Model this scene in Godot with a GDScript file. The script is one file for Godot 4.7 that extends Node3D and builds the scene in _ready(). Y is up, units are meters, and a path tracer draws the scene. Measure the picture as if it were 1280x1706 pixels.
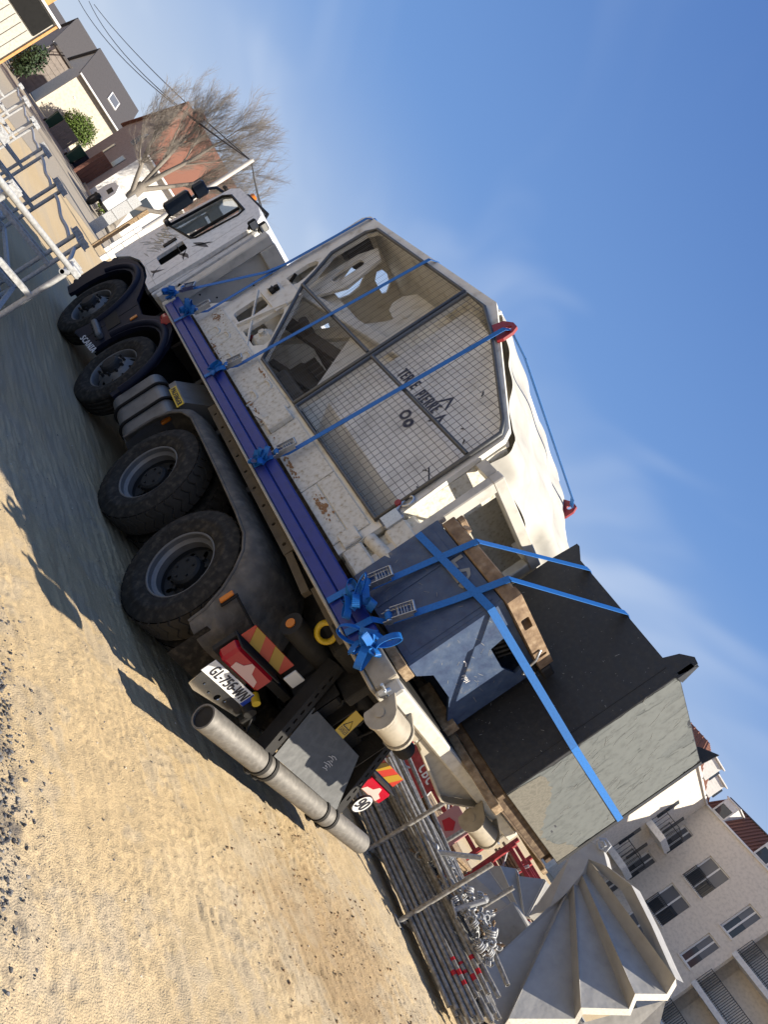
extends Node3D
# A loaded four-axle flatbed truck on a sandy site, photographed with a strongly rolled phone.
# x runs along the truck (front is -x), y is up, +z is the truck's kerb side that faces the camera. Axle four stands at x = 0.

var M := {}
var org := {}
var used := {}
var rng := RandomNumberGenerator.new()

# ---------------------------------------------------------------- mesh builder
class MB:
	var v := PackedVector3Array()
	var n := PackedVector3Array()
	var col := PackedColorArray()
	var cur := Color(1, 1, 1)
	var use_col := false
	func tri(a: Vector3, b: Vector3, c: Vector3) -> void:
		var m := (c - a).cross(b - a).normalized()
		v.append(a); v.append(b); v.append(c)
		n.append(m); n.append(m); n.append(m)
		if use_col:
			col.append(cur); col.append(cur); col.append(cur)
	func trin(a: Vector3, b: Vector3, c: Vector3, na: Vector3, nb: Vector3, nc: Vector3) -> void:
		if (c - a).cross(b - a).dot(na + nb + nc) < 0.0:
			v.append(a); v.append(c); v.append(b); n.append(na); n.append(nc); n.append(nb)
		else:
			v.append(a); v.append(b); v.append(c); n.append(na); n.append(nb); n.append(nc)
		if use_col:
			col.append(cur); col.append(cur); col.append(cur)
	func face(p: Array, out: Vector3) -> void:
		var m: Vector3 = (p[2] - p[0]).cross(p[1] - p[0])
		if p.size() > 3 and m.length_squared() < 1e-14:
			m = (p[3] - p[0]).cross(p[2] - p[0])
		var k: bool = m.dot(out) < 0.0
		for i in range(1, p.size() - 1):
			if k: tri(p[0], p[i + 1], p[i])
			else: tri(p[0], p[i], p[i + 1])
	func quadn(a: Vector3, b: Vector3, c: Vector3, d: Vector3, na: Vector3, nb: Vector3, nc: Vector3, nd: Vector3) -> void:
		trin(a, b, c, na, nb, nc); trin(a, c, d, na, nc, nd)
	# box with optional chamfer ch, turned by basis b
	func box(c: Vector3, s: Vector3, ch := 0.0, b := Basis.IDENTITY) -> void:
		var h := s * 0.5
		ch = min(ch, min(h.x, min(h.y, h.z)) * 0.6)
		var ax := [Vector3(1, 0, 0), Vector3(0, 1, 0), Vector3(0, 0, 1)]
		for i in 3:
			var j := (i + 1) % 3
			var k := (i + 2) % 3
			for sg in [-1.0, 1.0]:
				var o: Vector3 = ax[i] * sg
				var pts := []
				for q in [[-1, -1], [1, -1], [1, 1], [-1, 1]]:
					pts.append(c + b * (o * h[i] + ax[j] * q[0] * (h[j] - ch) + ax[k] * q[1] * (h[k] - ch)))
				face(pts, b * o)
				if ch > 0.0:
					for sj in [-1.0, 1.0]:
						var e: Vector3 = ax[j] * sj
						var f := []
						for q in [[0, -1], [0, 1], [1, 1], [1, -1]]:
							var hi: float = h[i] if q[0] == 0 else h[i] - ch
							var hj: float = h[j] - ch if q[0] == 0 else h[j]
							f.append(c + b * (o * hi + e * hj + ax[k] * q[1] * (h[k] - ch)))
						face(f, b * (o + e))
		if ch > 0.0:
			for sx in [-1.0, 1.0]:
				for sy in [-1.0, 1.0]:
					for sz in [-1.0, 1.0]:
						var g := Vector3(sx, sy, sz)
						face([c + b * (g * Vector3(h.x, h.y - ch, h.z - ch)), c + b * (g * Vector3(h.x - ch, h.y, h.z - ch)), c + b * (g * Vector3(h.x - ch, h.y - ch, h.z))], b * g)
	# box between two corners
	func bb(a: Vector3, b: Vector3, ch := 0.0) -> void:
		box((a + b) * 0.5, (b - a).abs(), ch)
	# a bar with rectangular section w x t from a to b, up gives the direction of t
	func bar(a: Vector3, b: Vector3, w: float, t: float, up := Vector3.UP, ch := 0.0) -> void:
		var d := (b - a).normalized()
		if abs(d.dot(up)) > 0.98: up = Vector3(0, 0, 1) if abs(d.z) < 0.9 else Vector3(1, 0, 0)
		var s := d.cross(up).normalized()
		var u := s.cross(d)
		box((a + b) * 0.5, Vector3((b - a).length(), t, w), ch, Basis(d, u, s))
	func tube(a: Vector3, b: Vector3, r0: float, r1 := -1.0, k := 10, caps := true) -> void:
		if r1 < 0.0: r1 = r0
		var d := (b - a).normalized()
		var s := d.cross(Vector3.UP if abs(d.y) < 0.9 else Vector3.RIGHT).normalized()
		var u := s.cross(d)
		for i in k:
			var t0 := TAU * i / k
			var t1 := TAU * (i + 1) / k
			var n0 := s * cos(t0) + u * sin(t0)
			var n1 := s * cos(t1) + u * sin(t1)
			quadn(a + n0 * r0, a + n1 * r0, b + n1 * r1, b + n0 * r1, n0, n1, n1, n0)
			if caps:
				face([a, a + n0 * r0, a + n1 * r0], -d)
				face([b, b + n0 * r1, b + n1 * r1], d)
	func pipe(a: Vector3, b: Vector3, r: float, ri: float, k := 14) -> void:
		lathe([Vector2(ri, 0), Vector2(r, 0), Vector2(r, (b - a).length()), Vector2(ri, (b - a).length()), Vector2(ri, 0)], a, (b - a).normalized(), k)
	func path(p: Array, r: float, k := 8, closed := false) -> void:
		var cnt := p.size()
		var rings := []
		var s := Vector3.ZERO
		for i in cnt:
			var a: Vector3 = p[(i - 1 + cnt) % cnt] if (closed or i > 0) else p[0]
			var b: Vector3 = p[(i + 1) % cnt] if (closed or i < cnt - 1) else p[cnt - 1]
			var d := (b - a).normalized()
			if s == Vector3.ZERO: s = d.cross(Vector3.UP if abs(d.y) < 0.9 else Vector3.RIGHT).normalized()
			s = (s - d * s.dot(d)).normalized()
			var u := s.cross(d)
			var ring := []
			for j in k:
				ring.append(s * cos(TAU * j / k) + u * sin(TAU * j / k))
			rings.append(ring)
		for i in (cnt if closed else cnt - 1):
			var i2 := (i + 1) % cnt
			for j in k:
				var j2 := (j + 1) % k
				quadn(p[i] + rings[i][j] * r, p[i] + rings[i][j2] * r, p[i2] + rings[i2][j2] * r, p[i2] + rings[i2][j] * r, rings[i][j], rings[i][j2], rings[i2][j2], rings[i2][j])
		if not closed:
			for e in [0, cnt - 1]:
				var pts := []
				for j in k: pts.append(p[e] + rings[e][j] * r)
				face(pts, (p[e] - p[1 if e == 0 else cnt - 2]))
	# profile of (radius, height along axis)
	func lathe(pr: Array, o: Vector3, axis: Vector3, k := 32, smooth := false) -> void:
		var s := axis.cross(Vector3.UP if abs(axis.y) < 0.9 else Vector3.RIGHT).normalized()
		var u := s.cross(axis)
		var sn := []
		for i in pr.size() - 1:
			var e: Vector2 = pr[i + 1] - pr[i]
			sn.append(Vector2(e.y, -e.x).normalized())
		for i in pr.size() - 1:
			var m0: Vector2 = sn[i]
			var m1: Vector2 = sn[i]
			if smooth:
				if i > 0: m0 = (sn[i] + sn[i - 1]).normalized()
				if i < sn.size() - 1: m1 = (sn[i] + sn[i + 1]).normalized()
			for j in k:
				var r0 := s * cos(TAU * j / k) + u * sin(TAU * j / k)
				var r1 := s * cos(TAU * (j + 1) / k) + u * sin(TAU * (j + 1) / k)
				var a: Vector3 = o + axis * pr[i].y
				var b: Vector3 = o + axis * pr[i + 1].y
				quadn(a + r0 * pr[i].x, a + r1 * pr[i].x, b + r1 * pr[i + 1].x, b + r0 * pr[i + 1].x,
					r0 * m0.x + axis * m0.y, r1 * m0.x + axis * m0.y, r1 * m1.x + axis * m1.y, r0 * m1.x + axis * m1.y)
	static func map3(p: Vector2, pl: String, d: float) -> Vector3:
		if pl == "z": return Vector3(p.x, p.y, d)
		if pl == "x": return Vector3(d, p.y, p.x)
		return Vector3(p.x, d, p.y)
	# a plate: outline with holes in the plane across axis pl, from depth d0 to d1
	func plate(outer: PackedVector2Array, holes: Array, pl: String, d0: float, d1: float) -> void:
		var nrm := map3(Vector2.ZERO, pl, 1.0)
		var cuts := [-1e4]
		for h in holes:
			var lo := 1e9
			var hi := -1e9
			for q in h:
				lo = min(lo, q.x); hi = max(hi, q.x)
			cuts.append((lo + hi) * 0.5)
		cuts.append(1e4)
		cuts.sort()
		for i in cuts.size() - 1:
			var rect := PackedVector2Array([Vector2(cuts[i], -1e4), Vector2(cuts[i + 1], -1e4), Vector2(cuts[i + 1], 1e4), Vector2(cuts[i], 1e4)])
			var pieces: Array = Geometry2D.intersect_polygons(outer, rect)
			for h in holes:
				var nx := []
				for q in pieces:
					for w in Geometry2D.clip_polygons(q, h): nx.append(w)
				pieces = nx
			for q in pieces:
				var ix := Geometry2D.triangulate_polygon(q)
				for t in range(0, ix.size(), 3):
					for dd in [d0, d1]:
						face([map3(q[ix[t]], pl, dd), map3(q[ix[t + 1]], pl, dd), map3(q[ix[t + 2]], pl, dd)], nrm * (1.0 if dd == max(d0, d1) else -1.0))
		var loops := [outer]
		loops.append_array(holes)
		for li in loops.size():
			var lp: PackedVector2Array = loops[li]
			var cw := Geometry2D.is_polygon_clockwise(lp)
			for i in lp.size():
				var a: Vector2 = lp[i]
				var b: Vector2 = lp[(i + 1) % lp.size()]
				var o2 := Vector2((b - a).y, -(b - a).x) * (-1.0 if cw else 1.0) * (1.0 if li == 0 else -1.0)
				face([map3(a, pl, d0), map3(b, pl, d0), map3(b, pl, d1), map3(a, pl, d1)], map3(o2, pl, 0.0))
	# flat webbing along points; side gives the width direction
	func ribbon(p: Array, side: Vector3, w: float, t := 0.003) -> void:
		for i in p.size() - 1:
			var d: Vector3 = (p[i + 1] - p[i]).normalized()
			var s := (side - d * side.dot(d)).normalized()
			var m := s.cross(d).normalized() * t * 0.5
			s *= w * 0.5
			var a: Vector3 = p[i]
			var b: Vector3 = p[i + 1]
			face([a - s + m, a + s + m, b + s + m, b - s + m], m)
			face([a - s - m, a + s - m, b + s - m, b - s - m], -m)
			face([a + s - m, a + s + m, b + s + m, b + s - m], s)
			face([a - s - m, a - s + m, b - s + m, b - s - m], -s)
	# a sheet of nu x nv cells, f(u, v) -> Vector3
	func sheet(nu: int, nv: int, f: Callable) -> void:
		var g := []
		for i in nu + 1:
			var row := []
			for j in nv + 1: row.append(f.call(float(i) / nu, float(j) / nv))
			g.append(row)
		var nn := []
		for i in nu + 1:
			var row := []
			for j in nv + 1:
				var du: Vector3 = g[min(i + 1, nu)][j] - g[max(i - 1, 0)][j]
				var dv: Vector3 = g[i][min(j + 1, nv)] - g[i][max(j - 1, 0)]
				row.append(du.cross(dv).normalized())
			nn.append(row)
		for i in nu:
			for j in nv:
				quadn(g[i][j], g[i + 1][j], g[i + 1][j + 1], g[i][j + 1], nn[i][j], nn[i + 1][j], nn[i + 1][j + 1], nn[i][j + 1])
	func mesh(o: Vector3, m: Material) -> ArrayMesh:
		var vv := PackedVector3Array(v)
		if o != Vector3.ZERO:
			for i in vv.size(): vv[i] -= o
		var a := []
		a.resize(Mesh.ARRAY_MAX)
		a[Mesh.ARRAY_VERTEX] = vv
		a[Mesh.ARRAY_NORMAL] = n
		if use_col: a[Mesh.ARRAY_COLOR] = col
		var r := ArrayMesh.new()
		r.add_surface_from_arrays(Mesh.PRIMITIVE_TRIANGLES, a)
		r.surface_set_material(0, m)
		return r

# ---------------------------------------------------------------- nodes
func numbered(s: String) -> String:
	if not used.has(s):
		used[s] = 0
		return s
	used[s] += 1
	return "%s_%03d" % [s, used[s]]

func tag(o: Node, label: String, category: String, group := "", kind := "") -> void:
	o.set_meta("label", label)
	o.set_meta("category", category)
	if group != "": o.set_meta("group", group)
	if kind != "": o.set_meta("kind", kind)

func thing(called: String, label: String, category: String, at: Vector3, group := "") -> Node3D:
	var o := Node3D.new()
	o.name = numbered(called)
	add_child(o)
	o.position = at
	org[o] = at
	tag(o, label, category, group)
	return o

func part(p: Node3D, called: String, b: MB, m: Material) -> MeshInstance3D:
	var o := MeshInstance3D.new()
	o.name = called
	o.mesh = b.mesh(org[p], m)
	p.add_child(o, true)
	org[o] = org[p]
	return o

func solo(called: String, b: MB, m: Material, label: String, category: String, at: Vector3, group := "") -> MeshInstance3D:
	var o := MeshInstance3D.new()
	o.name = numbered(called)
	o.mesh = b.mesh(at, m)
	add_child(o)
	o.position = at
	org[o] = at
	tag(o, label, category, group)
	return o

func structure(called: String, b: MB, m: Material) -> MeshInstance3D:
	var o := MeshInstance3D.new()
	o.name = numbered(called)
	o.mesh = b.mesh(Vector3.ZERO, m)
	o.set_meta("kind", "structure")
	add_child(o)
	org[o] = Vector3.ZERO
	return o

# lettering: a flat text mesh as a part; right and up give its axes
func lettering(p: Node3D, called: String, s: String, height: float, at: Vector3, right: Vector3, up: Vector3, m: Material, width := 0.0, bold := true) -> MeshInstance3D:
	var f := SystemFont.new()
	f.font_names = PackedStringArray(["Droid Sans"])
	f.font_weight = 700 if bold else 400
	var t := TextMesh.new()
	t.font = f
	t.text = s
	t.font_size = 64
	t.pixel_size = height / 46.0
	t.depth = 0.003
	t.material = m
	var o := MeshInstance3D.new()
	o.name = called
	o.mesh = t
	p.add_child(o, true)
	var r := right.normalized()
	var u := up.normalized()
	var sx := 1.0
	if width > 0.0:
		var w := t.get_aabb().size.x
		if w > 0.001: sx = width / w
	o.transform = Transform3D(Basis(r * sx, u, r.cross(u)), at - org[p])
	org[o] = at
	return o

# ---------------------------------------------------------------- materials
func lin(r: float, g: float, b: float) -> Color:
	return Color(r, g, b).linear_to_srgb()

# colour texture: seamless noise run through a ramp of [position, linear colour]
func ramp_tex(seed_: int, freq: float, octs: int, ramp: Array, size := 256, kind := FastNoiseLite.TYPE_SIMPLEX_SMOOTH, frac := FastNoiseLite.FRACTAL_FBM, ratio := 1.0) -> ImageTexture:
	var f := FastNoiseLite.new()
	f.seed = seed_
	f.noise_type = kind
	f.frequency = freq
	f.fractal_type = frac
	f.fractal_octaves = octs
	f.fractal_gain = 0.55
	var src := f.get_seamless_image(size, size)
	src.convert(Image.FORMAT_L8)
	var d := src.get_data()
	var g := Gradient.new()
	var offs := PackedFloat32Array()
	var cols := PackedColorArray()
	for q in ramp:
		offs.append(q[0]); cols.append(q[1])
	g.offsets = offs
	g.colors = cols
	var lut := PackedByteArray()
	for i in 256:
		var cc := g.sample(i / 255.0).linear_to_srgb()
		lut.append(clampi(int(cc.r * 255.0), 0, 255)); lut.append(clampi(int(cc.g * 255.0), 0, 255)); lut.append(clampi(int(cc.b * 255.0), 0, 255))
	var out := PackedByteArray()
	out.resize(size * size * 3)
	for i in size * size:
		var k := d[i] * 3
		out[i * 3] = lut[k]; out[i * 3 + 1] = lut[k + 1]; out[i * 3 + 2] = lut[k + 2]
	var im := Image.create_from_data(size, size, false, Image.FORMAT_RGB8, out)
	im.generate_mipmaps()
	return ImageTexture.create_from_image(im)

func bump_tex(seed_: int, freq: float, octs: int, strength: float, size := 256, kind := FastNoiseLite.TYPE_SIMPLEX_SMOOTH) -> ImageTexture:
	var f := FastNoiseLite.new()
	f.seed = seed_
	f.noise_type = kind
	f.frequency = freq
	f.fractal_octaves = octs
	var im := f.get_seamless_image(size, size)
	im.convert(Image.FORMAT_RGBA8)
	im.bump_map_to_normal_map(strength)
	im.generate_mipmaps()
	return ImageTexture.create_from_image(im)

func mat(key: String, c: Color, rough: float, metal := 0.0, tex: Texture2D = null, scale := 1.0, nrm: Texture2D = null, nstr := 0.5) -> StandardMaterial3D:
	var m := StandardMaterial3D.new()
	m.albedo_color = c
	m.roughness = rough
	m.metallic = metal
	m.metallic_specular = 0.5
	m.cull_mode = BaseMaterial3D.CULL_DISABLED
	if tex:
		m.albedo_texture = tex
	if nrm:
		m.normal_enabled = true
		m.normal_texture = nrm
		m.normal_scale = nstr
	if tex or nrm:
		m.uv1_triplanar = true
		m.uv1_world_triplanar = true
		m.uv1_scale = Vector3.ONE * scale
	M[key] = m
	return m

func G(v: float) -> Color: return Color(v, v, v)

func make_materials() -> void:
	# greyscale wear textures, multiplied into a plain colour
	var mott := ramp_tex(11, 0.02, 5, [[0.0, G(0.62)], [0.45, G(0.9)], [1.0, G(1.0)]])
	var fine := ramp_tex(12, 0.06, 4, [[0.0, G(0.7)], [0.5, G(0.93)], [1.0, G(1.0)]])
	var scuff := ramp_tex(13, 0.03, 5, [[0.0, G(0.55)], [0.4, G(0.8)], [0.62, G(0.86)], [0.7, G(1.0)], [1.0, G(1.0)]], 256, FastNoiseLite.TYPE_SIMPLEX_SMOOTH, FastNoiseLite.FRACTAL_RIDGED)
	var bump := bump_tex(21, 0.05, 4, 3.0)
	var bumpc := bump_tex(22, 0.02, 4, 5.0)
	var dirty := ramp_tex(31, 0.016, 6, [[0.0, Color(0.36, 0.32, 0.25)], [0.2, Color(0.54, 0.51, 0.44)], [0.36, Color(0.63, 0.61, 0.55)], [1.0, Color(0.70, 0.69, 0.63)]], 512)
	var stained := ramp_tex(32, 0.03, 7, [[0.0, Color(0.20, 0.14, 0.08)], [0.1, Color(0.36, 0.31, 0.22)], [0.25, Color(0.49, 0.46, 0.385)], [0.45, Color(0.56, 0.54, 0.47)], [1.0, Color(0.64, 0.62, 0.56)]], 512)
	var wornblue := ramp_tex(33, 0.012, 6, [[0.0, Color(0.024, 0.04, 0.095)], [0.35, Color(0.036, 0.062, 0.125)], [0.6, Color(0.044, 0.073, 0.138)], [0.8, Color(0.062, 0.088, 0.145)], [0.93, Color(0.13, 0.135, 0.15)], [1.0, Color(0.26, 0.22, 0.175)]], 512)
	var binblack := ramp_tex(36, 0.05, 7, [[0.0, Color(0.013, 0.0135, 0.0145)], [0.6, Color(0.019, 0.0195, 0.0205)], [0.82, Color(0.026, 0.0255, 0.024)], [0.95, Color(0.05, 0.046, 0.04)], [1.0, Color(0.09, 0.08, 0.068)]], 512)
	var galv := ramp_tex(37, 0.05, 4, [[0.0, Color(0.24, 0.25, 0.26)], [0.5, Color(0.38, 0.39, 0.40)], [1.0, Color(0.52, 0.53, 0.54)]])
	var oldsteel := ramp_tex(38, 0.03, 5, [[0.0, Color(0.12, 0.09, 0.065)], [0.4, Color(0.24, 0.23, 0.21)], [0.7, Color(0.33, 0.325, 0.31)], [1.0, Color(0.45, 0.44, 0.42)]])
	var rust := ramp_tex(39, 0.03, 5, [[0.0, Color(0.05, 0.025, 0.012)], [0.5, Color(0.095, 0.062, 0.035)], [1.0, Color(0.18, 0.13, 0.08)]])
	var tan_ := ramp_tex(40, 0.025, 5, [[0.0, Color(0.10, 0.06, 0.035)], [0.5, Color(0.22, 0.15, 0.09)], [1.0, Color(0.36, 0.28, 0.19)]])
	var wood := ramp_tex(41, 0.03, 4, [[0.0, Color(0.13, 0.085, 0.045)], [0.5, Color(0.24, 0.17, 0.10)], [1.0, Color(0.37, 0.28, 0.18)]])
	var conc := ramp_tex(42, 0.02, 6, [[0.0, Color(0.26, 0.255, 0.24)], [0.3, Color(0.325, 0.32, 0.305)], [0.6, Color(0.355, 0.35, 0.335)], [1.0, Color(0.41, 0.40, 0.38)]], 512)
	var rub := ramp_tex(43, 0.03, 5, [[0.0, Color(0.014, 0.013, 0.012)], [0.5, Color(0.027, 0.025, 0.022)], [1.0, Color(0.085, 0.073, 0.056)]])
	var dusty := ramp_tex(44, 0.03, 5, [[0.0, Color(0.065, 0.061, 0.055)], [0.5, Color(0.115, 0.104, 0.089)], [1.0, Color(0.20, 0.175, 0.14)]])
	var brickt := ramp_tex(45, 0.12, 3, [[0.0, Color(0.13, 0.05, 0.03)], [0.5, Color(0.24, 0.10, 0.065)], [1.0, Color(0.33, 0.17, 0.11)]])
	var redold := ramp_tex(46, 0.03, 5, [[0.0, Color(0.10, 0.03, 0.02)], [0.5, Color(0.28, 0.02, 0.025)], [1.0, Color(0.36, 0.05, 0.05)]])
	var sandt := ramp_tex(47, 0.07, 5, [[0.0, G(0.66)], [0.35, G(0.86)], [0.6, G(0.97)], [1.0, G(1.0)]], 512)
	var tarpb := bump_tex(23, 0.012, 3, 4.0)
	mat("cab", lin(0.72, 0.72, 0.70), 0.3, 0.0, fine, 0.7)
	mat("headboard", lin(0.50, 0.49, 0.46), 0.5, 0.0, mott, 0.6)
	mat("white_frame", lin(0.52, 0.50, 0.445), 0.45, 0.0, mott, 0.8)
	mat("machine", G(1.0), 0.6, 0.0, dirty, 0.55, bump, 0.15)
	mat("stained", G(1.0), 0.7, 0.0, stained, 1.2, bump, 0.3)
	mat("tarp", lin(0.47, 0.455, 0.41), 0.75, 0.0, mott, 0.5, tarpb, 0.6)
	mat("hopper", lin(0.78, 0.775, 0.75), 0.6, 0.0, mott, 0.5, bumpc, 0.1)
	mat("beam_sunlit", lin(0.54, 0.52, 0.46), 0.45, 0.0, fine, 0.8)  # paler copy of the cream paint, sunlight put into the beam's colour
	mat("cream", lin(0.36, 0.32, 0.25), 0.45, 0.0, fine, 0.8)
	mat("rail_blue", lin(0.005, 0.022, 0.215), 0.45, 0.0, fine, 0.6)
	mat("box_blue", G(1.0), 0.5, 0.1, wornblue, 1.1, bump, 0.2)
	mat("bin_steel", G(1.0), 0.5, 0.0, binblack, 0.8, bump, 0.15)
	mat("galv", G(1.0), 0.6, 0.25, galv, 2.0)
	mat("old_tube", G(1.0), 0.65, 0.3, oldsteel, 2.0, bump, 0.2)
	mat("bumper_tube", lin(0.19, 0.18, 0.165), 0.6, 0.35, scuff, 1.2, bump, 0.25)
	mat("rust_fleck", lin(0.27, 0.15, 0.07), 0.9)
	mat("rust", G(1.0), 0.85, 0.1, rust, 1.5, bump, 0.3)
	mat("tan_steel", G(1.0), 0.7, 0.15, tan_, 1.3, bump, 0.3)
	mat("rail_brown", lin(0.115, 0.095, 0.07), 0.8, 0.1, mott, 1.5, bump, 0.3)
	mat("wood", G(1.0), 0.85, 0.0, wood, 2.0, bump, 0.4)
	mat("concrete", G(1.0), 0.85, 0.0, conc, 0.5, bump, 0.25)
	mat("concrete_edge", lin(0.66, 0.64, 0.58), 0.9, 0.0, fine, 1.5, bump, 0.4)
	mat("tread_rubber", lin(0.066, 0.060, 0.052), 0.8, 0.0, mott, 1.5)
	mat("rubber", G(1.0), 0.85, 0.0, rub, 1.5, bump, 0.25)
	mat("guard", G(1.0), 0.7, 0.0, dusty, 1.0, bump, 0.5)
	mat("navy", lin(0.009, 0.011, 0.024), 0.6, 0.0, mott, 0.8)
	mat("black", lin(0.012, 0.012, 0.012), 0.6, 0.0, mott, 1.0)
	mat("dark_steel", lin(0.035, 0.034, 0.033), 0.6, 0.3, mott, 1.0, bump, 0.2)
	mat("grey_plate", lin(0.115, 0.118, 0.118), 0.5, 0.3, scuff, 0.7, bump, 0.15)
	mat("tank", lin(0.20, 0.20, 0.20), 0.5, 0.6, mott, 0.8)
	mat("rim_silver", lin(0.17, 0.17, 0.17), 0.5, 0.4, mott, 1.5)
	mat("rim_grey", lin(0.14, 0.146, 0.152), 0.5, 0.4, mott, 1.5)
	mat("hub", lin(0.03, 0.032, 0.034), 0.6, 0.3, mott, 1.5)
	mat("strap", lin(0.004, 0.135, 0.46), 0.6, 0.0, fine, 3.0)
	mat("zinc", lin(0.50, 0.52, 0.54), 0.3, 0.85, fine, 3.0)
	mat("chrome", lin(0.60, 0.60, 0.60), 0.15, 0.95)
	mat("red_lug", lin(0.22, 0.012, 0.016), 0.45)
	mat("red_old", G(1.0), 0.6, 0.0, redold, 1.0, bump, 0.2)
	mat("red_lens", lin(0.34, 0.006, 0.02), 0.16)
	mat("clear_lens", lin(0.60, 0.40, 0.36), 0.15)
	mat("haz_red", lin(0.36, 0.026, 0.014), 0.35)
	mat("haz_yellow", lin(0.30, 0.185, 0.012), 0.35)
	mat("orange", lin(0.55, 0.16, 0.015), 0.25)
	mat("yellow", lin(0.58, 0.40, 0.02), 0.4)
	mat("white_plate", lin(0.68, 0.68, 0.66), 0.35)
	mat("print_black", lin(0.02, 0.02, 0.03), 0.5)
	mat("print_white", lin(0.62, 0.62, 0.62), 0.5)
	mat("print_navy", lin(0.03, 0.035, 0.07), 0.5)
	mat("print_gold", lin(0.50, 0.43, 0.30), 0.45)
	mat("print_grey", lin(0.40, 0.385, 0.35), 0.45)
	mat("spray_red", lin(0.42, 0.01, 0.02), 0.7)
	mat("mirror_black", lin(0.012, 0.012, 0.013), 0.25)
	mat("lamp_glass", lin(0.35, 0.35, 0.33), 0.1, 0.3)
	mat("mesh_wire", lin(0.14, 0.14, 0.138), 0.55, 0.5)
	mat("mesh_frame", lin(0.115, 0.12, 0.125), 0.5, 0.5, scuff, 2.0)
	mat("facade", lin(0.71, 0.65, 0.57), 0.9, 0.0, fine, 0.25)
	mat("mud_stain", lin(0.135, 0.128, 0.105), 0.8, 0.0, scuff, 2.2)
	mat("sun_scuff_dark", lin(0.082, 0.094, 0.096), 0.7, 0.0, fine, 2.0)  # three scuff tones that put sunlight into the bin's end plate colour
	mat("sun_scuff_mid", lin(0.094, 0.107, 0.108), 0.7, 0.0, fine, 2.3)
	mat("sun_scuff_pale", lin(0.108, 0.121, 0.120), 0.7, 0.0, mott, 2.0)
	mat("scratch_pale", lin(0.22, 0.225, 0.22), 0.6)
	mat("render_beige", lin(0.66, 0.60, 0.50), 0.9, 0.0, fine, 0.3)
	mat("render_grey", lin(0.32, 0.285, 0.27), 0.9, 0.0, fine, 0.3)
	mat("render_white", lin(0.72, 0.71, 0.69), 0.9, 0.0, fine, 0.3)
	mat("slate", lin(0.075, 0.07, 0.072), 0.7, 0.0, mott, 1.5)
	mat("brick", lin(0.78, 0.80, 0.82), 0.9, 0.0, brickt, 0.9)
	mat("tile_roof", G(1.0), 0.85, 0.0, brickt, 0.6)
	mat("frame_white", lin(0.70, 0.70, 0.70), 0.4)
	mat("window_dark", lin(0.035, 0.045, 0.06), 0.06, 0.0)
	mat("window_shutter", lin(0.12, 0.13, 0.15), 0.3, 0.0)
	mat("railing", lin(0.03, 0.032, 0.036), 0.5, 0.3)
	mat("fence_grey", lin(0.26, 0.23, 0.21), 0.8, 0.0, mott, 0.8)
	mat("fence_brown", lin(0.17, 0.075, 0.055), 0.85, 0.0, mott, 0.8)
	mat("bin_green", lin(0.008, 0.05, 0.032), 0.45)
	mat("bin_navy", lin(0.012, 0.016, 0.03), 0.45)
	mat("orange_wall", lin(0.60, 0.33, 0.13), 0.85, 0.0, fine, 0.4)
	mat("cladding", lin(0.52, 0.50, 0.44), 0.6, 0.0, fine, 0.6)
	mat("asphalt", lin(0.30, 0.265, 0.215), 0.9, 0.0, sandt, 0.4, bump, 0.4)
	mat("kerb_stone", lin(0.42, 0.38, 0.32), 0.9, 0.0, fine, 0.8)
	mat("bark", lin(0.24, 0.215, 0.185), 0.9, 0.0, mott, 2.0, bump, 0.6)
	mat("twig", lin(0.225, 0.20, 0.175), 0.9)
	mat("cable", lin(0.02, 0.02, 0.022), 0.6)
	mat("pole", lin(0.55, 0.53, 0.50), 0.7, 0.0, fine, 1.0)
	for key in ["navy", "black", "dark_steel", "guard", "rubber", "tread_rubber", "hub"]: M[key].metallic_specular = 0.3
	var lf := mat("leaf", lin(0.060, 0.10, 0.018), 0.7)
	lf.vertex_color_use_as_albedo = true
	lf.albedo_color = Color.WHITE
	lf.backlight_enabled = true
	lf.backlight = Color(0.2, 0.3, 0.1)
	var sm := mat("sand", Color.WHITE, 0.95, 0.0, sandt, 1.6, bump_tex(24, 0.10, 4, 7.0, 512), 0.5)
	sm.vertex_color_use_as_albedo = true
	var st := mat("stone", Color.WHITE, 0.9)
	st.vertex_color_use_as_albedo = true
	var gl := mat("glass", Color(0.55, 0.62, 0.62, 0.16), 0.03)
	gl.transparency = BaseMaterial3D.TRANSPARENCY_ALPHA
	var gt := mat("tinted_glass", Color(0.05, 0.06, 0.07, 0.55), 0.03)
	gt.transparency = BaseMaterial3D.TRANSPARENCY_ALPHA

# ---------------------------------------------------------------- air and light
const SUN := Vector3(1.15, 1.0, -0.66)

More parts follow.
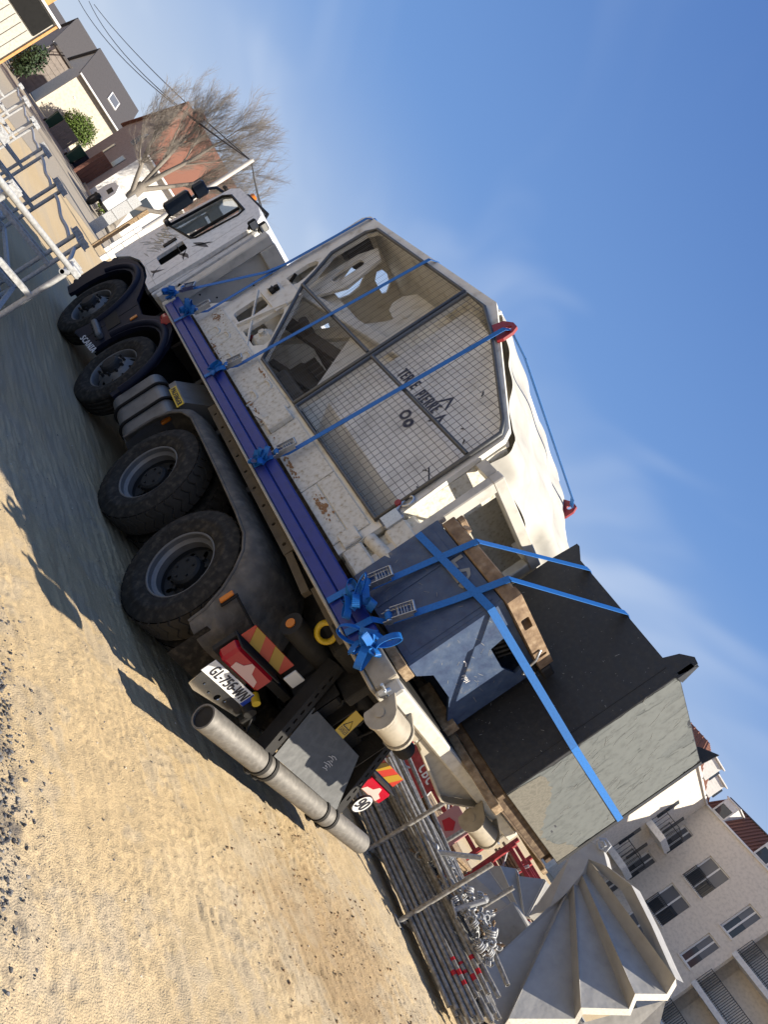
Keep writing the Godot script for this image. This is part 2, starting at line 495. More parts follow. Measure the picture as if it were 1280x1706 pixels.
func make_camera_and_light() -> void:
	var cam := Camera3D.new()
	cam.name = "camera"
	add_child(cam)
	cam.transform = Transform3D(Basis(Vector3(0.405226, 0.831170, -0.380720), Vector3(-0.553848, 0.554517, 0.621098), Vector3(0.727354, -0.040825, 0.685047)), Vector3(4.549, 1.770, 4.774))
	cam.fov = 67.87
	cam.near = 0.05
	cam.far = 2000.0
	cam.current = true
	var sun := DirectionalLight3D.new()
	sun.name = "sun"
	add_child(sun)
	sun.look_at_from_position(SUN * 20.0, Vector3.ZERO)
	sun.light_energy = 1.6
	sun.light_color = Color(1.0, 0.955, 0.88)
	sun.light_angular_distance = 0.53
	sun.shadow_enabled = true
	var w := 1024
	var h := 512
	var f := FastNoiseLite.new()
	f.seed = 5
	f.frequency = 1.0
	f.fractal_octaves = 4
	var f2 := FastNoiseLite.new()
	f2.seed = 9
	f2.frequency = 0.6
	f2.fractal_octaves = 3
	var data := PackedFloat32Array()
	data.resize(w * h * 3)
	for j in h:
		var th := PI * (j + 0.5) / h
		var y := cos(th)
		var rr := sin(th)
		var t := clampf(y, 0.0, 1.0)
		var base := Color(0.56, 0.645, 0.765).lerp(Color(0.175, 0.335, 0.665), smoothstep(-0.04, 0.37, t)).lerp(Color(0.072, 0.168, 0.455), smoothstep(0.15, 0.85, t))
		if y < 0.0: base = Color(0.42, 0.40, 0.36)
		for i in w:
			var ph := TAU * ((i + 0.5) / w - 0.5)
			var cc := base
			if y > 0.0:
				var px := sin(ph) * rr / (y + 0.12)
				var pz := -cos(ph) * rr / (y + 0.12)
				var a := px * 0.8 + pz * 0.6
				var b := -px * 0.6 + pz * 0.8
				var wob := f2.get_noise_2d(px * 0.7, pz * 0.7)
				var n := f.get_noise_2d(a * 0.22 + wob * 0.3, b * 1.5 + wob * 0.5)
				var c := smoothstep(-0.05, 0.9, n + wob * 0.45) * 0.30 * smoothstep(0.0, 0.08, y)
				cc = base.lerp(Color(0.80, 0.86, 0.94), c)
			var k := (j * w + i) * 3
			data[k] = cc.r; data[k + 1] = cc.g; data[k + 2] = cc.b
	var im := Image.create_from_data(w, h, false, Image.FORMAT_RGBF, data.to_byte_array())
	var ps := PanoramaSkyMaterial.new()
	ps.panorama = ImageTexture.create_from_image(im)
	ps.energy_multiplier = 0.58
	var sky := Sky.new()
	sky.sky_material = ps
	var env := Environment.new()
	env.background_mode = Environment.BG_SKY
	env.sky = sky
	env.ambient_light_source = Environment.AMBIENT_SOURCE_SKY
	env.tonemap_mode = Environment.TONE_MAPPER_LINEAR
	env.tonemap_exposure = 1.88
	env.sdfgi_enabled = true
	env.ssao_enabled = true
	env.ssil_enabled = true
	var we := WorldEnvironment.new()
	we.name = "world_environment"
	we.environment = env
	add_child(we)

# ---------------------------------------------------------------- ground
var gn1 := FastNoiseLite.new()
var gn2 := FastNoiseLite.new()
var gn3 := FastNoiseLite.new()

func gh(x: float, z: float) -> float:
	var fade := 1.0 - smoothstep(9.0, 16.0, Vector2(x - 1.5, z).length())
	if fade <= 0.0: return 0.0
	var h := gn1.get_noise_2d(x * 0.55, z * 0.55) * 0.022
	h += gn1.get_noise_2d(x * 2.3 + 40.0, z * 2.3) * 0.010
	var k := clampf(gn2.get_noise_2d(x * 0.5, z * 0.5) * 1.8 + 0.6, 0.1, 1.0)
	# drag streaks along the truck, then a crust of small scales and prints
	h += gn1.get_noise_2d(x * 0.7 + 3.0, z * 9.0 + x * 1.2) * 0.011
	h += gn1.get_noise_2d(x * 1.3 + 50.0, z * 24.0 + x * 2.0) * 0.0045 * k
	var wx := x + gn2.get_noise_2d(x * 5.0, z * 5.0 + 20.0) * 0.05
	var wz := z + gn2.get_noise_2d(x * 5.0 + 31.0, z * 5.0) * 0.05
	h -= absf(gn3.get_noise_2d(wx * 8.0, wz * 11.0)) * 0.009 * k
	h -= (1.0 - absf(gn3.get_noise_2d(wx * 15.0 + 9.0, wz * 18.0)) * 4.0) * 0.0026 * k
	h += gn3.get_noise_2d(x * 26.0, z * 26.0 + 5.0) * 0.0028
	# prints of the truck's own tyres, leading out behind it
	if x > 0.6:
		for rz in [1.08, 0.76, -0.76, -1.08]:
			var d := absf(z - rz - 0.05 * (x - 0.6) - 0.02 * (x - 0.6) * (x - 0.6))
			if d < 0.15:
				var q := smoothstep(0.15, 0.12, d) * smoothstep(0.6, 1.1, x)
				h -= 0.004 * q
				h += 0.0035 * q * smoothstep(0.55, 0.9, absf(fposmod(x * 11.0 + absf(fposmod(d * 13.0, 2.0) - 1.0) * 0.5, 1.0) - 0.5) * 2.0) * clampf(gn2.get_noise_2d(x * 1.1, z * 1.1) * 2.0 + 0.5, 0.0, 1.0)
	# a few lug prints
	var pr := smoothstep(0.25, 0.5, gn2.get_noise_2d(x * 0.9 + 60.0, z * 0.9))
	if pr > 0.0:
		h -= 0.007 * pr * smoothstep(0.2, 0.7, sin(z * 62.0 + sin(x * 30.0) * 0.8)) * smoothstep(-0.3, 0.2, sin(x * 21.0 + 1.3))
	return h * fade

func make_ground() -> void:
	gn1.seed = 101; gn1.frequency = 1.0; gn1.fractal_octaves = 3
	gn2.seed = 102; gn2.frequency = 1.0; gn2.fractal_octaves = 3
	gn3.seed = 103; gn3.frequency = 1.0; gn3.fractal_octaves = 3
	var axis := func(lo: float, hi: float, st: float) -> PackedFloat32Array:
		var a := []
		var v := lo
		while v <= hi:
			a.append(v); v += st
		var s := st
		var w := hi
		while w < 260.0:
			s *= 1.13; w += s; a.append(w)
		s = st
		w = lo
		while w > -260.0:
			s *= 1.13; w -= s; a.push_front(w)
		return PackedFloat32Array(a)
	var xs: PackedFloat32Array = axis.call(-0.6, 3.7, 0.0125)
	var zs: PackedFloat32Array = axis.call(-3.0, 3.0, 0.0125)
	var nx := xs.size()
	var nz := zs.size()
	var v := PackedVector3Array()
	var c := PackedColorArray()
	v.resize(nx * nz); c.resize(nx * nz)
	var sand := Color(0.465, 0.352, 0.198)
	var pale := Color(0.505, 0.40, 0.25)
	var grey := Color(0.30, 0.275, 0.235)
	var brown := Color(0.25, 0.155, 0.07)
	var dark := Color(0.085, 0.085, 0.09)
	for i in nx:
		for j in nz:
			var x := xs[i]
			var z := zs[j]
			v[i * nz + j] = Vector3(x, gh(x, z), z)
			var a := gn1.get_noise_2d(x * 0.35 + 7.0, z * 0.35)
			var b := gn2.get_noise_2d(x * 1.4, z * 1.4 + 3.0)
			var e := gn3.get_noise_2d(x * 5.0, z * 5.0)
			var q := sand.lerp(pale, clampf(a * 1.3 + 0.4 + e * 0.3, 0.0, 1.0))
			q = q.lerp(grey, clampf((b * 1.3 + a * 0.6 - 0.12) + e * 0.9, 0.0, 0.28))
			# trodden brown earth beside the tube stack
			var s := smoothstep(1.1, 0.2, Vector2((x - 2.2) * 1.0, (z + 0.72) * 0.75).length() + b * 0.45 + e * 0.35)
			q = q.lerp(brown, s * 0.5)
			# dark chippings spilt near the camera
			var g := smoothstep(0.62, 0.1, Vector2((x - 2.2) * 0.5, (z - 2.9) * 1.2).length() + e * 0.35 + gn3.get_noise_2d(x * 11.0, z * 11.0) * 0.25)
			q = q.lerp(dark, g * 0.85)
			c[i * nz + j] = q
	var nn := PackedVector3Array()
	nn.resize(nx * nz)
	var ix := PackedInt32Array()
	for i in nx:
		for j in nz:
			var i0 := maxi(i - 1, 0)
			var i1 := mini(i + 1, nx - 1)
			var j0 := maxi(j - 1, 0)
			var j1 := mini(j + 1, nz - 1)
			nn[i * nz + j] = (v[i * nz + j1] - v[i * nz + j0]).cross(v[i1 * nz + j] - v[i0 * nz + j]).normalized()
			if i < nx - 1 and j < nz - 1:
				var p := i * nz + j
				ix.append(p); ix.append(p + nz); ix.append(p + 1)
				ix.append(p + 1); ix.append(p + nz); ix.append(p + nz + 1)
	var arr := []
	arr.resize(Mesh.ARRAY_MAX)
	arr[Mesh.ARRAY_VERTEX] = v
	arr[Mesh.ARRAY_NORMAL] = nn
	arr[Mesh.ARRAY_COLOR] = c
	arr[Mesh.ARRAY_INDEX] = ix
	var am := ArrayMesh.new()
	am.add_surface_from_arrays(Mesh.PRIMITIVE_TRIANGLES, arr)
	am.surface_set_material(0, M.sand)
	var o := MeshInstance3D.new()
	o.name = "ground"
	o.mesh = am
	o.set_meta("kind", "structure")
	add_child(o)
	# loose stones, past counting
	var stone := func(seed_: int) -> ArrayMesh:
		var r := RandomNumberGenerator.new()
		r.seed = seed_
		var b := MB.new()
		var rings := [[0.0, -0.6], [0.8, -0.35], [1.0, 0.1], [0.6, 0.5], [0.0, 0.65]]
		var g := []
		for q in rings:
			var row := []
			for k in 7:
				var t := TAU * k / 7.0
				var rr: float = q[0] * r.randf_range(0.75, 1.2)
				row.append(Vector3(cos(t) * rr, q[1] * r.randf_range(0.8, 1.1), sin(t) * rr * 0.8))
			g.append(row)
		for a in rings.size() - 1:
			for k in 7:
				var k2 := (k + 1) % 7
				b.face([g[a][k], g[a][k2], g[a + 1][k2]], g[a][k] + g[a + 1][k2])
				b.face([g[a][k], g[a + 1][k2], g[a + 1][k]], g[a][k] + g[a + 1][k2])
		return b.mesh(Vector3.ZERO, M.stone)
	var scatter := func(called: String, label: String, seed_: int, cnt: int, where: Callable, size: Vector2, cols: Array) -> void:
		var r := RandomNumberGenerator.new()
		r.seed = seed_
		var mm := MultiMesh.new()
		mm.transform_format = MultiMesh.TRANSFORM_3D
		mm.use_colors = true
		mm.mesh = stone.call(seed_)
		mm.instance_count = cnt
		for i in cnt:
			var p: Vector2 = where.call(r)
			var sz := size.x * pow(size.y / size.x, pow(r.randf(), 2.6))
			var bs := Basis(Vector3(r.randf() - 0.5, 1, r.randf() - 0.5).normalized(), r.randf() * TAU).scaled(Vector3.ONE * sz)
			mm.set_instance_transform(i, Transform3D(bs, Vector3(p.x, gh(p.x, p.y) + sz * 0.25, p.y)))
			var q: Color = cols[r.randi() % cols.size()]
			mm.set_instance_color(i, q * r.randf_range(0.7, 1.25))
		var n := MultiMeshInstance3D.new()
		n.name = called
		n.multimesh = mm
		tag(n, label, "gravel", "", "stuff")
		add_child(n)
	scatter.call("gravel", "small pale and grey stones strewn over the yellow sand", 71, 3600, func(r): return Vector2(r.randf_range(-2.5, 4.6), r.randf_range(-3.2, 4.0)), Vector2(0.002, 0.010), [Color(0.42, 0.34, 0.23), Color(0.30, 0.26, 0.2), Color(0.5, 0.43, 0.33), Color(0.16, 0.15, 0.14)])
	scatter.call("dark_gravel", "patch of dark grey chippings spilt on the sand", 72, 5600, func(r):
		var a: float = r.randf() * TAU
		var d: float = 0.62 * pow(r.randf(), 0.62) + 0.5 * pow(r.randf(), 5.0)
		return Vector2(2.2 + cos(a) * d * 1.5, 2.88 + sin(a) * d * 0.62), Vector2(0.003, 0.013), [Color(0.07, 0.07, 0.075), Color(0.11, 0.11, 0.115), Color(0.05, 0.05, 0.055), Color(0.17, 0.165, 0.16)])
	scatter.call("brown_gravel", "brown crumbs of earth lying on trodden sand beside the tubes", 73, 700, func(r):
		var a: float = r.randf() * TAU
		var d: float = 1.5 * pow(r.randf(), 0.6)
		return Vector2(2.2 + cos(a) * d * 0.7, -0.75 + sin(a) * d), Vector2(0.003, 0.014), [Color(0.20, 0.12, 0.06), Color(0.13, 0.085, 0.05), Color(0.28, 0.19, 0.10)])
	# the street beyond the site and its kerb
	var b := MB.new()
	b.face([Vector3(-70, 0.006, -4.8), Vector3(-21, 0.006, -4.8), Vector3(-21, 0.006, 3.4), Vector3(-70, 0.006, 3.4)], Vector3.UP)
	structure("street", b, M.asphalt)
	b = MB.new()
	b.bb(Vector3(-70, 0.0, -4.95), Vector3(-20, 0.12, -4.8), 0.015)
	structure("kerb", b, M.kerb_stone)
	b = MB.new()
	b.face([Vector3(-70, 0.11, -9), Vector3(-20, 0.11, -9), Vector3(-20, 0.11, -4.95), Vector3(-70, 0.11, -4.95)], Vector3.UP)
	structure("pavement", b, M.kerb_stone)

# ---------------------------------------------------------------- truck
func pv(a: Array) -> PackedVector2Array:
	var r := PackedVector2Array()
	for i in range(0, a.size(), 2): r.append(Vector2(a[i], a[i + 1]))
	return r

func circle(cx: float, cy: float, r: float, k := 12) -> PackedVector2Array:
	var p := PackedVector2Array()
	for i in k: p.append(Vector2(cx + cos(TAU * i / k) * r, cy + sin(TAU * i / k) * r))
	return p

func rrect(x0: float, y0: float, x1: float, y1: float, r: float, k := 5) -> PackedVector2Array:
	var p := PackedVector2Array()
	for q in [[x1 - r, y0 + r, -90], [x1 - r, y1 - r, 0], [x0 + r, y1 - r, 90], [x0 + r, y0 + r, 180]]:
		for i in k + 1:
			var t := deg_to_rad(q[2] + 90.0 * i / k)
			p.append(Vector2(q[0] + cos(t) * r, q[1] + sin(t) * r))
	return p

const AXLES := [-5.56, -3.62, -1.341, 0.0]
const WY := 0.515

func add_tyre(b: MB, o: Vector3, ax: Vector3, drive: bool, tread: MB) -> void:
	var w := 0.30
	var half := [Vector2(0.292, 0.045), Vector2(0.31, 0.02), Vector2(0.345, 0.008), Vector2(0.375, 0.006), Vector2(0.38, 0.001), Vector2(0.42, 0.0), Vector2(0.425, 0.004), Vector2(0.465, 0.010), Vector2(0.495, 0.022), Vector2(0.512, 0.034)]
	var pr := half.duplicate()
	if not drive:
		for g in [0.075, 0.125, 0.175, 0.225]:
			pr.append_array([Vector2(0.522, g - 0.007), Vector2(0.510, g - 0.004), Vector2(0.510, g + 0.004), Vector2(0.522, g + 0.007)])
	else:
		b.lathe(half, o, ax, 56, true)
		var back := []
		for i in range(half.size() - 1, -1, -1): back.append(Vector2(half[i].x, w - half[i].y))
		b.lathe(back, o, ax, 56, true)
		var s := ax.cross(Vector3.UP).normalized()
		var u := s.cross(ax)
		var na := 612
		var nw := 26
		var g := []
		for i in na:
			var row := []
			for j in nw + 1:
				var h := 0.034 + (w - 0.068) * j / nw
				var e := absf(h - w * 0.5) / (w * 0.5)
				var zig := absf(fposmod(h * 13.0, 2.0) - 1.0) * 0.55 + h * 1.6
				var ph := fposmod(i * 36.0 / na + zig, 1.0)
				var r := 0.526 - 0.010 * e * e
				if ph < 0.12: r -= 0.014
				var t := TAU * i / na
				row.append(o + ax * h + (s * cos(t) + u * sin(t)) * r)
			g.append(row)
		for i in na:
			var i2 := (i + 1) % na
			for j in nw:
				var out: Vector3 = g[i][j] - (o + ax * (g[i][j] - o).dot(ax))
				tread.face([g[i][j], g[i2][j], g[i2][j + 1], g[i][j + 1]], out)
		return
	for i in range(half.size() - 1, -1, -1): pr.append(Vector2(half[i].x, w - half[i].y))
	b.lathe(pr, o, ax, 64, true)

func add_holed_disc(b: MB, o: Vector3, ax: Vector3, r0: float, h0: float, r1: float, h1: float, holes: int) -> void:
	var s := ax.cross(Vector3.UP).normalized()
	var u := s.cross(ax)
	var k := holes * 12
	var nr := 9
	var q := func(i: int, f: float) -> Vector3:
		var t := TAU * i / k
		return o + ax * lerpf(h0, h1, f) + (s * cos(t) + u * sin(t)) * lerpf(r0, r1, f)
	for i in k:
		var m := (i % 12) + 0.5
		for j in nr:
			var f := (j + 0.5) / nr
			var ex := (m - 6.0) / 12.0 * TAU / holes * lerpf(r0, r1, 0.55)
			var ey := (f - 0.55) * absf(r1 - r0)
			if Vector2(ex, ey * 0.9).length() > 0.026:
				b.face([q.call(i, float(j) / nr), q.call(i + 1, float(j) / nr), q.call(i + 1, float(j + 1) / nr), q.call(i, float(j + 1) / nr)], ax)

var tyre_drive: ArrayMesh
var tread_drive: ArrayMesh
var tyre_steer: ArrayMesh

func wheel(t: Node3D, x: float, inner: float, side: float, drive: bool, dished: bool) -> void:
	# inner is the distance of the tyre's inner face from the truck's middle
	var o := Vector3(x, WY, inner * side)
	var ax := Vector3(0, 0, side)
	var n := Node3D.new()
	n.name = "wheel"
	t.add_child(n, true)
	n.position = o - org[t]
	org[n] = o
	if side < 0.0: n.rotation.y = PI
	var loc := Vector3.ZERO
	var az := Vector3(0, 0, 1)
	var key := "drive" if drive else "steer"
	if (drive and tyre_drive == null) or (not drive and tyre_steer == null):
		var b := MB.new()
		var tb := MB.new()
		add_tyre(b, loc, az, drive, tb)
		if drive: tread_drive = tb.mesh(Vector3.ZERO, M.tread_rubber)
		var am := b.mesh(Vector3.ZERO, M.rubber)
		if drive: tyre_drive = am
		else: tyre_steer = am
	var ty := MeshInstance3D.new()
	ty.name = "tyre"
	ty.mesh = tyre_drive if drive else tyre_steer
	n.add_child(ty, true)
	if drive:
		var td := MeshInstance3D.new()
		td.name = "tread"
		td.mesh = tread_drive
		n.add_child(td, true)
	n.set_meta("label", "twin drive wheel with zigzag tread" if drive else "steered wheel with ribbed tread")
	org[n] = Vector3.ZERO
	var r := MB.new()
	var hb := MB.new()
	if dished:
		r.lathe([Vector2(0.286, 0.266), Vector2(0.298, 0.272), Vector2(0.302, 0.266), Vector2(0.298, 0.258)], loc, az, 56, true)
		r.lathe([Vector2(0.298, 0.270), Vector2(0.284, 0.262), Vector2(0.279, 0.225), Vector2(0.262, 0.212), Vector2(0.250, 0.205), Vector2(0.244, 0.150)], loc, az, 56)
		hb.lathe([Vector2(0.244, 0.150), Vector2(0.241, 0.13), Vector2(0.238, 0.118)], loc, az, 48)
		add_holed_disc(hb, loc, az, 0.150, 0.095, 0.238, 0.118, 10)
		hb.lathe([Vector2(0.178, 0.102), Vector2(0.170, 0.118), Vector2(0.135, 0.128), Vector2(0.128, 0.190), Vector2(0.110, 0.207), Vector2(0.0, 0.211)], loc, az, 32)
		for i in 10:
			var a := TAU * i / 10.0
			hb.tube(Vector3(cos(a) * 0.152, sin(a) * 0.152, 0.115), Vector3(cos(a) * 0.152, sin(a) * 0.152, 0.152), 0.016, -1.0, 6)
		for i in 5:
			var a := TAU * i / 5.0
			hb.tube(Vector3(cos(a) * 0.08, sin(a) * 0.08, 0.205), Vector3(cos(a) * 0.08, sin(a) * 0.08, 0.221), 0.011, -1.0, 6)
		part(n, "rim", r, M.rim_silver)
	else:
		r.lathe([Vector2(0.286, 0.262), Vector2(0.298, 0.270), Vector2(0.302, 0.264), Vector2(0.298, 0.256)], loc, az, 56, true)
		r.lathe([Vector2(0.298, 0.268), Vector2(0.284, 0.258), Vector2(0.274, 0.20), Vector2(0.268, 0.17)], loc, az, 56, true)
		add_holed_disc(r, loc, az, 0.178, 0.262, 0.268, 0.17, 10)
		r.lathe([Vector2(0.178, 0.262), Vector2(0.165, 0.276), Vector2(0.125, 0.278)], loc, az, 40, true)
		hb.lathe([Vector2(0.128, 0.276), Vector2(0.118, 0.30), Vector2(0.108, 0.335), Vector2(0.085, 0.352), Vector2(0.0, 0.356)], loc, az, 32)
		for i in 10:
			var a := TAU * i / 10.0 + 0.2
			hb.tube(Vector3(cos(a) * 0.152, sin(a) * 0.152, 0.272), Vector3(cos(a) * 0.152, sin(a) * 0.152, 0.318), 0.018, 0.014, 6)
		part(n, "rim", r, M.rim_grey)
	part(n, "hub", hb, M.hub)

func make_truck() -> Node3D:
	var t := thing("flatbed_truck", "white-cabbed four-axle flatbed truck with a dark blue bed rail, carrying strapped machinery", "truck", Vector3(-2.4, 0, 0))
	var b := MB.new()
	# chassis
	for s in [-1.0, 1.0]:
		b = MB.new()
		b.plate(pv([0.0, 0.72, 0.075, 0.72, 0.075, 0.735, 0.012, 0.735, 0.012, 1.005, 0.075, 1.005, 0.075, 1.02, 0.0, 1.02]), [], "x", -6.5, 1.25)
		for i in b.v.size():
			b.v[i].z = s * (0.44 - b.v[i].z)
		part(t, "chassis_rail", b, M.dark_steel)
	b = MB.new()
	for x in [-6.0, -4.6, -2.9, -2.1, -0.67, 0.7]:
		b.bb(Vector3(x - 0.06, 0.75, -0.42), Vector3(x + 0.06, 0.99, 0.42), 0.01)
	part(t, "cross_member", b, M.dark_steel)
	for i in 4:
		b = MB.new()
		var x: float = AXLES[i]
		b.tube(Vector3(x, WY, -0.9), Vector3(x, WY, 0.9), 0.075, -1.0, 14)
		if i > 1:
			b.lathe([Vector2(0.0, -0.2), Vector2(0.13, -0.17), Vector2(0.2, 0.0), Vector2(0.13, 0.17), Vector2(0.0, 0.2)], Vector3(x, WY, 0), Vector3(1, 0, 0), 20, true)
		for s in [-1.0, 1.0]:
			for k in 4:
				b.bb(Vector3(x - 0.62 + k * 0.05, WY + 0.10 + k * 0.028, s * 0.52 - 0.045), Vector3(x + 0.62 - k * 0.05, WY + 0.124 + k * 0.028, s * 0.52 + 0.045))
			b.tube(Vector3(x + 0.16, WY, s * 0.36), Vector3(x + 0.12, 0.86, s * 0.36), 0.04, -1.0, 10)
		part(t, "axle", b, M.dark_steel)
	# wheels
	for s in [1.0, -1.0]:
		for i in [0, 1]: wheel(t, AXLES[i], 0.90, s, false, false)
		for i in [2, 3]:
			wheel(t, AXLES[i], 0.945, s, true, true)
			wheel(t, AXLES[i], 0.60, s, true, true)
	# rear mudguards: a lip in the wheel's plane that swells to a rounded crown
	var lip := [[-2.0, 0.42], [-2.0, 0.60], [-1.985, 0.76], [-1.91, 0.92], [-1.80, 1.02], [-1.62, 1.075], [-1.2, 1.08], [-0.67, 1.08], [-0.1, 1.075], [0.18, 1.06], [0.34, 1.0], [0.46, 0.89], [0.56, 0.76], [0.63, 0.60], [0.645, 0.46]]
	var crown := [[-2.09, 0.40], [-2.10, 0.62], [-2.09, 0.82], [-2.02, 1.0], [-1.88, 1.12], [-1.66, 1.17], [-1.2, 1.175], [-0.67, 1.175], [-0.1, 1.17], [0.22, 1.165], [0.46, 1.11], [0.62, 0.99], [0.73, 0.82], [0.79, 0.62], [0.80, 0.44]]
	for s in [1.0, -1.0]:
		b = MB.new()
		var f := func(u: float, v: float) -> Vector3:
			var k := u * (lip.size() - 1)
			var i := mini(int(k), lip.size() - 2)
			var fr := k - i
			var a := Vector2(lerpf(lip[i][0], lip[i + 1][0], fr), lerpf(lip[i][1], lip[i + 1][1], fr))
			var c := Vector2(lerpf(crown[i][0], crown[i + 1][0], fr), lerpf(crown[i][1], crown[i + 1][1], fr))
			var th := v * PI * 0.5
			var q := 1.0
			var z := 0.0
			if v < 0.5:
				q = sin(v * PI)
				z = 1.262 - 0.19 * (1.0 - cos(v * PI))
			else:
				z = lerpf(1.072, 0.58, (v - 0.5) * 2.0)
			var p := a.lerp(c, q)
			return Vector3(p.x, p.y, z * s)
		b.sheet(70, 20, f)
		var lp := []
		for q in lip: lp.append(Vector3(q[0], q[1], 1.262 * s))
		b.path(lp, 0.013, 8)
		var g := part(t, "mudguard", b, M.guard)
		b = MB.new()
		b.box(Vector3(0.665, 0.77, 1.275 * s), Vector3(0.045, 0.11, 0.02), 0.006, Basis(Vector3(0, 0, 1), 0.0))
		part(g, "marker_reflector", b, M.orange)
		b = MB.new()
		b.bar(Vector3(0.70, 0.83, 1.25 * s), Vector3(1.0, 0.80, 1.0 * s), 0.03, 0.015)
		b.box(Vector3(0.695, 0.775, 1.262 * s), Vector3(0.03, 0.14, 0.014), 0.004)
		part(g, "bracket", b, M.black)
		b = MB.new()
		b.sheet(6, 8, func(u: float, v: float) -> Vector3: return Vector3(0.76 + 0.03 * sin(u * 3.0) * (1.0 - v), lerpf(0.24, 0.56, v), lerpf(0.62, 1.24, u) * s))
		part(t, "mud_flap", b, M.rubber)
	# steer axle fenders, one dark side panel with two arches
	for s in [1.0, -1.0]:
		var out := [-6.47, 0.30, -6.47, 0.88, -6.36, 1.06, -6.12, 1.22, -5.80, 1.31, -5.50, 1.325, -5.22, 1.29, -5.02, 1.22, -4.75, 1.08, -4.3, 1.06, -4.14, 1.14, -3.96, 1.25, -3.75, 1.315, -3.5, 1.29, -3.26, 1.17, -3.08, 0.98, -2.99, 0.75, -2.93, 0.42, -3.04, 0.40]
		var poly := pv(out)
		for k in 15:
			var a := deg_to_rad(-10.0 + 200.0 * k / 14.0)
			poly.append(Vector2(-3.62 + cos(a) * 0.60, WY + sin(a) * 0.635))
		poly.append(Vector2(-4.24, 0.38)); poly.append(Vector2(-4.95, 0.22))
		for k in 15:
			var a := deg_to_rad(-24.0 + 215.0 * k / 14.0)
			poly.append(Vector2(-5.56 + cos(a) * 0.63, WY + sin(a) * 0.66))
		poly.append(Vector2(-6.2, 0.29))
		b = MB.new()
		b.plate(poly, [], "z", 1.165 * s, 1.215 * s)
		var fp := part(t, "fender", b, M.navy)
		for c in [[-5.56, 0.64], [-3.62, 0.61]]:
			b = MB.new()
			b.sheet(24, 4, func(u: float, v: float) -> Vector3:
				var a := deg_to_rad(-14.0 + 208.0 * u)
				return Vector3(c[0] + cos(a) * c[1], WY + sin(a) * (c[1] + 0.03), lerpf(1.17, 0.6, v) * s))
			part(fp, "arch_liner", b, M.black)
		for c in [[-5.56, 0.70, -4.0, 150.0], [-3.62, 0.665, 0.0, 170.0]]:
			b = MB.new()
			var arc := []
			for k in 19:
				var a := deg_to_rad(lerpf(c[2], c[3], k / 18.0))
				arc.append(Vector3(c[0] + cos(a) * c[1], WY + sin(a) * (c[1] + 0.035), 1.212 * s))
			b.path(arc, 0.045, 10)
			part(fp, "arch_lip", b, M.navy)
		if s > 0.0:
			lettering(fp, "maker_name", "SCANIA", 0.075, Vector3(-4.42, 0.345, 1.219), Vector3(1, 0.16, 0), Vector3(-0.16, 1, 0), M.print_white, 0.56)
			b = MB.new()
			b.box(Vector3(-4.56, 0.515, 1.25), Vector3(0.46, 0.075, 0.09), 0.02)
			part(fp, "step", b, M.rim_grey)
			b = MB.new()
			b.bb(Vector3(-4.80, 0.62, 1.216), Vector3(-4.42, 0.80, 1.222), 0.002)
			b.bb(Vector3(-4.62, 0.30, 1.2155), Vector3(-4.612, 1.06, 1.2185))
			for q in 5: b.tube(Vector3(-4.86 + q * 0.12, 0.45, 1.214), Vector3(-4.86 + q * 0.12, 0.45, 1.224), 0.010, -1.0, 8)
			part(fp, "step_recess", b, M.black)
			b = MB.new()
			b.box(Vector3(-4.33, 0.96, 1.222), Vector3(0.05, 0.10, 0.02), 0.006)
			part(fp, "marker_reflector", b, M.orange)
	# fuel tank with two bands
	for s in [1.0, -1.0]:
		b = MB.new()
		b.plate(rrect(0.62, 0.36, 1.20, 0.965, 0.11, 6), [], "x", -2.90, -2.08)
		if s < 0.0:
			for i in b.v.size(): b.v[i].z *= -1.0; b.n[i].z *= -1.0
		var tk := part(t, "fuel_tank", b, M.tank)
		for x in [-2.66, -2.33]:
			b = MB.new()
			var loop := rrect(0.61, 0.35, 1.212, 0.977, 0.115, 6)
			var p3 := []
			for q in loop: p3.append(Vector3(x, q.y, q.x * s))
			b.path(p3, 0.016, 6, true)
			part(tk, "tank_band", b, M.black)
		b = MB.new()
		b.box(Vector3(-2.05, 0.82, 1.14 * s), Vector3(0.05, 0.1, 0.03), 0.006)
		part(tk, "marker_reflector", b, M.orange)
	b = MB.new()
	b.plate(pv([1.215, 1.0, 1.215, 1.075, 1.19, 1.10, 1.0, 1.285, 0.75, 1.285, 0.75, 1.0]), [], "x", -2.48, -2.0)
	var bx := part(t, "side_locker", b, M.tank)
	b = MB.new()
	b.bb(Vector3(-2.37, 0.985, 1.217), Vector3(-1.99, 1.065, 1.224), 0.002)
	var sg := part(bx, "name_plate", b, M.yellow)
	lettering(sg, "plate_lettering", "PALFINGER", 0.05, Vector3(-2.18, 1.025, 1.226), Vector3(1, 0, 0), Vector3.UP, M.print_black, 0.34)
	# bed
	b = MB.new()
	b.bb(Vector3(-4.1, 1.36, -1.2), Vector3(1.96, 1.50, 1.2))
	part(t, "bed_floor", b, M.dark_steel)
	b = MB.new()
	for x in [-3.6, -2.6, -1.6, -0.6, 0.4, 1.2]:
		b.bb(Vector3(x - 0.04, 1.06 if x < 0.0 else 1.27, -1.0), Vector3(x + 0.04, 1.36, 1.0), 0.006)
	for s in [-1.0, 1.0]:
		b.bb(Vector3(-4.1, 1.025, s * 0.36 - 0.05), Vector3(1.3, 1.358, s * 0.36 + 0.05), 0.01)
	part(t, "bed_subframe", b, M.dark_steel)
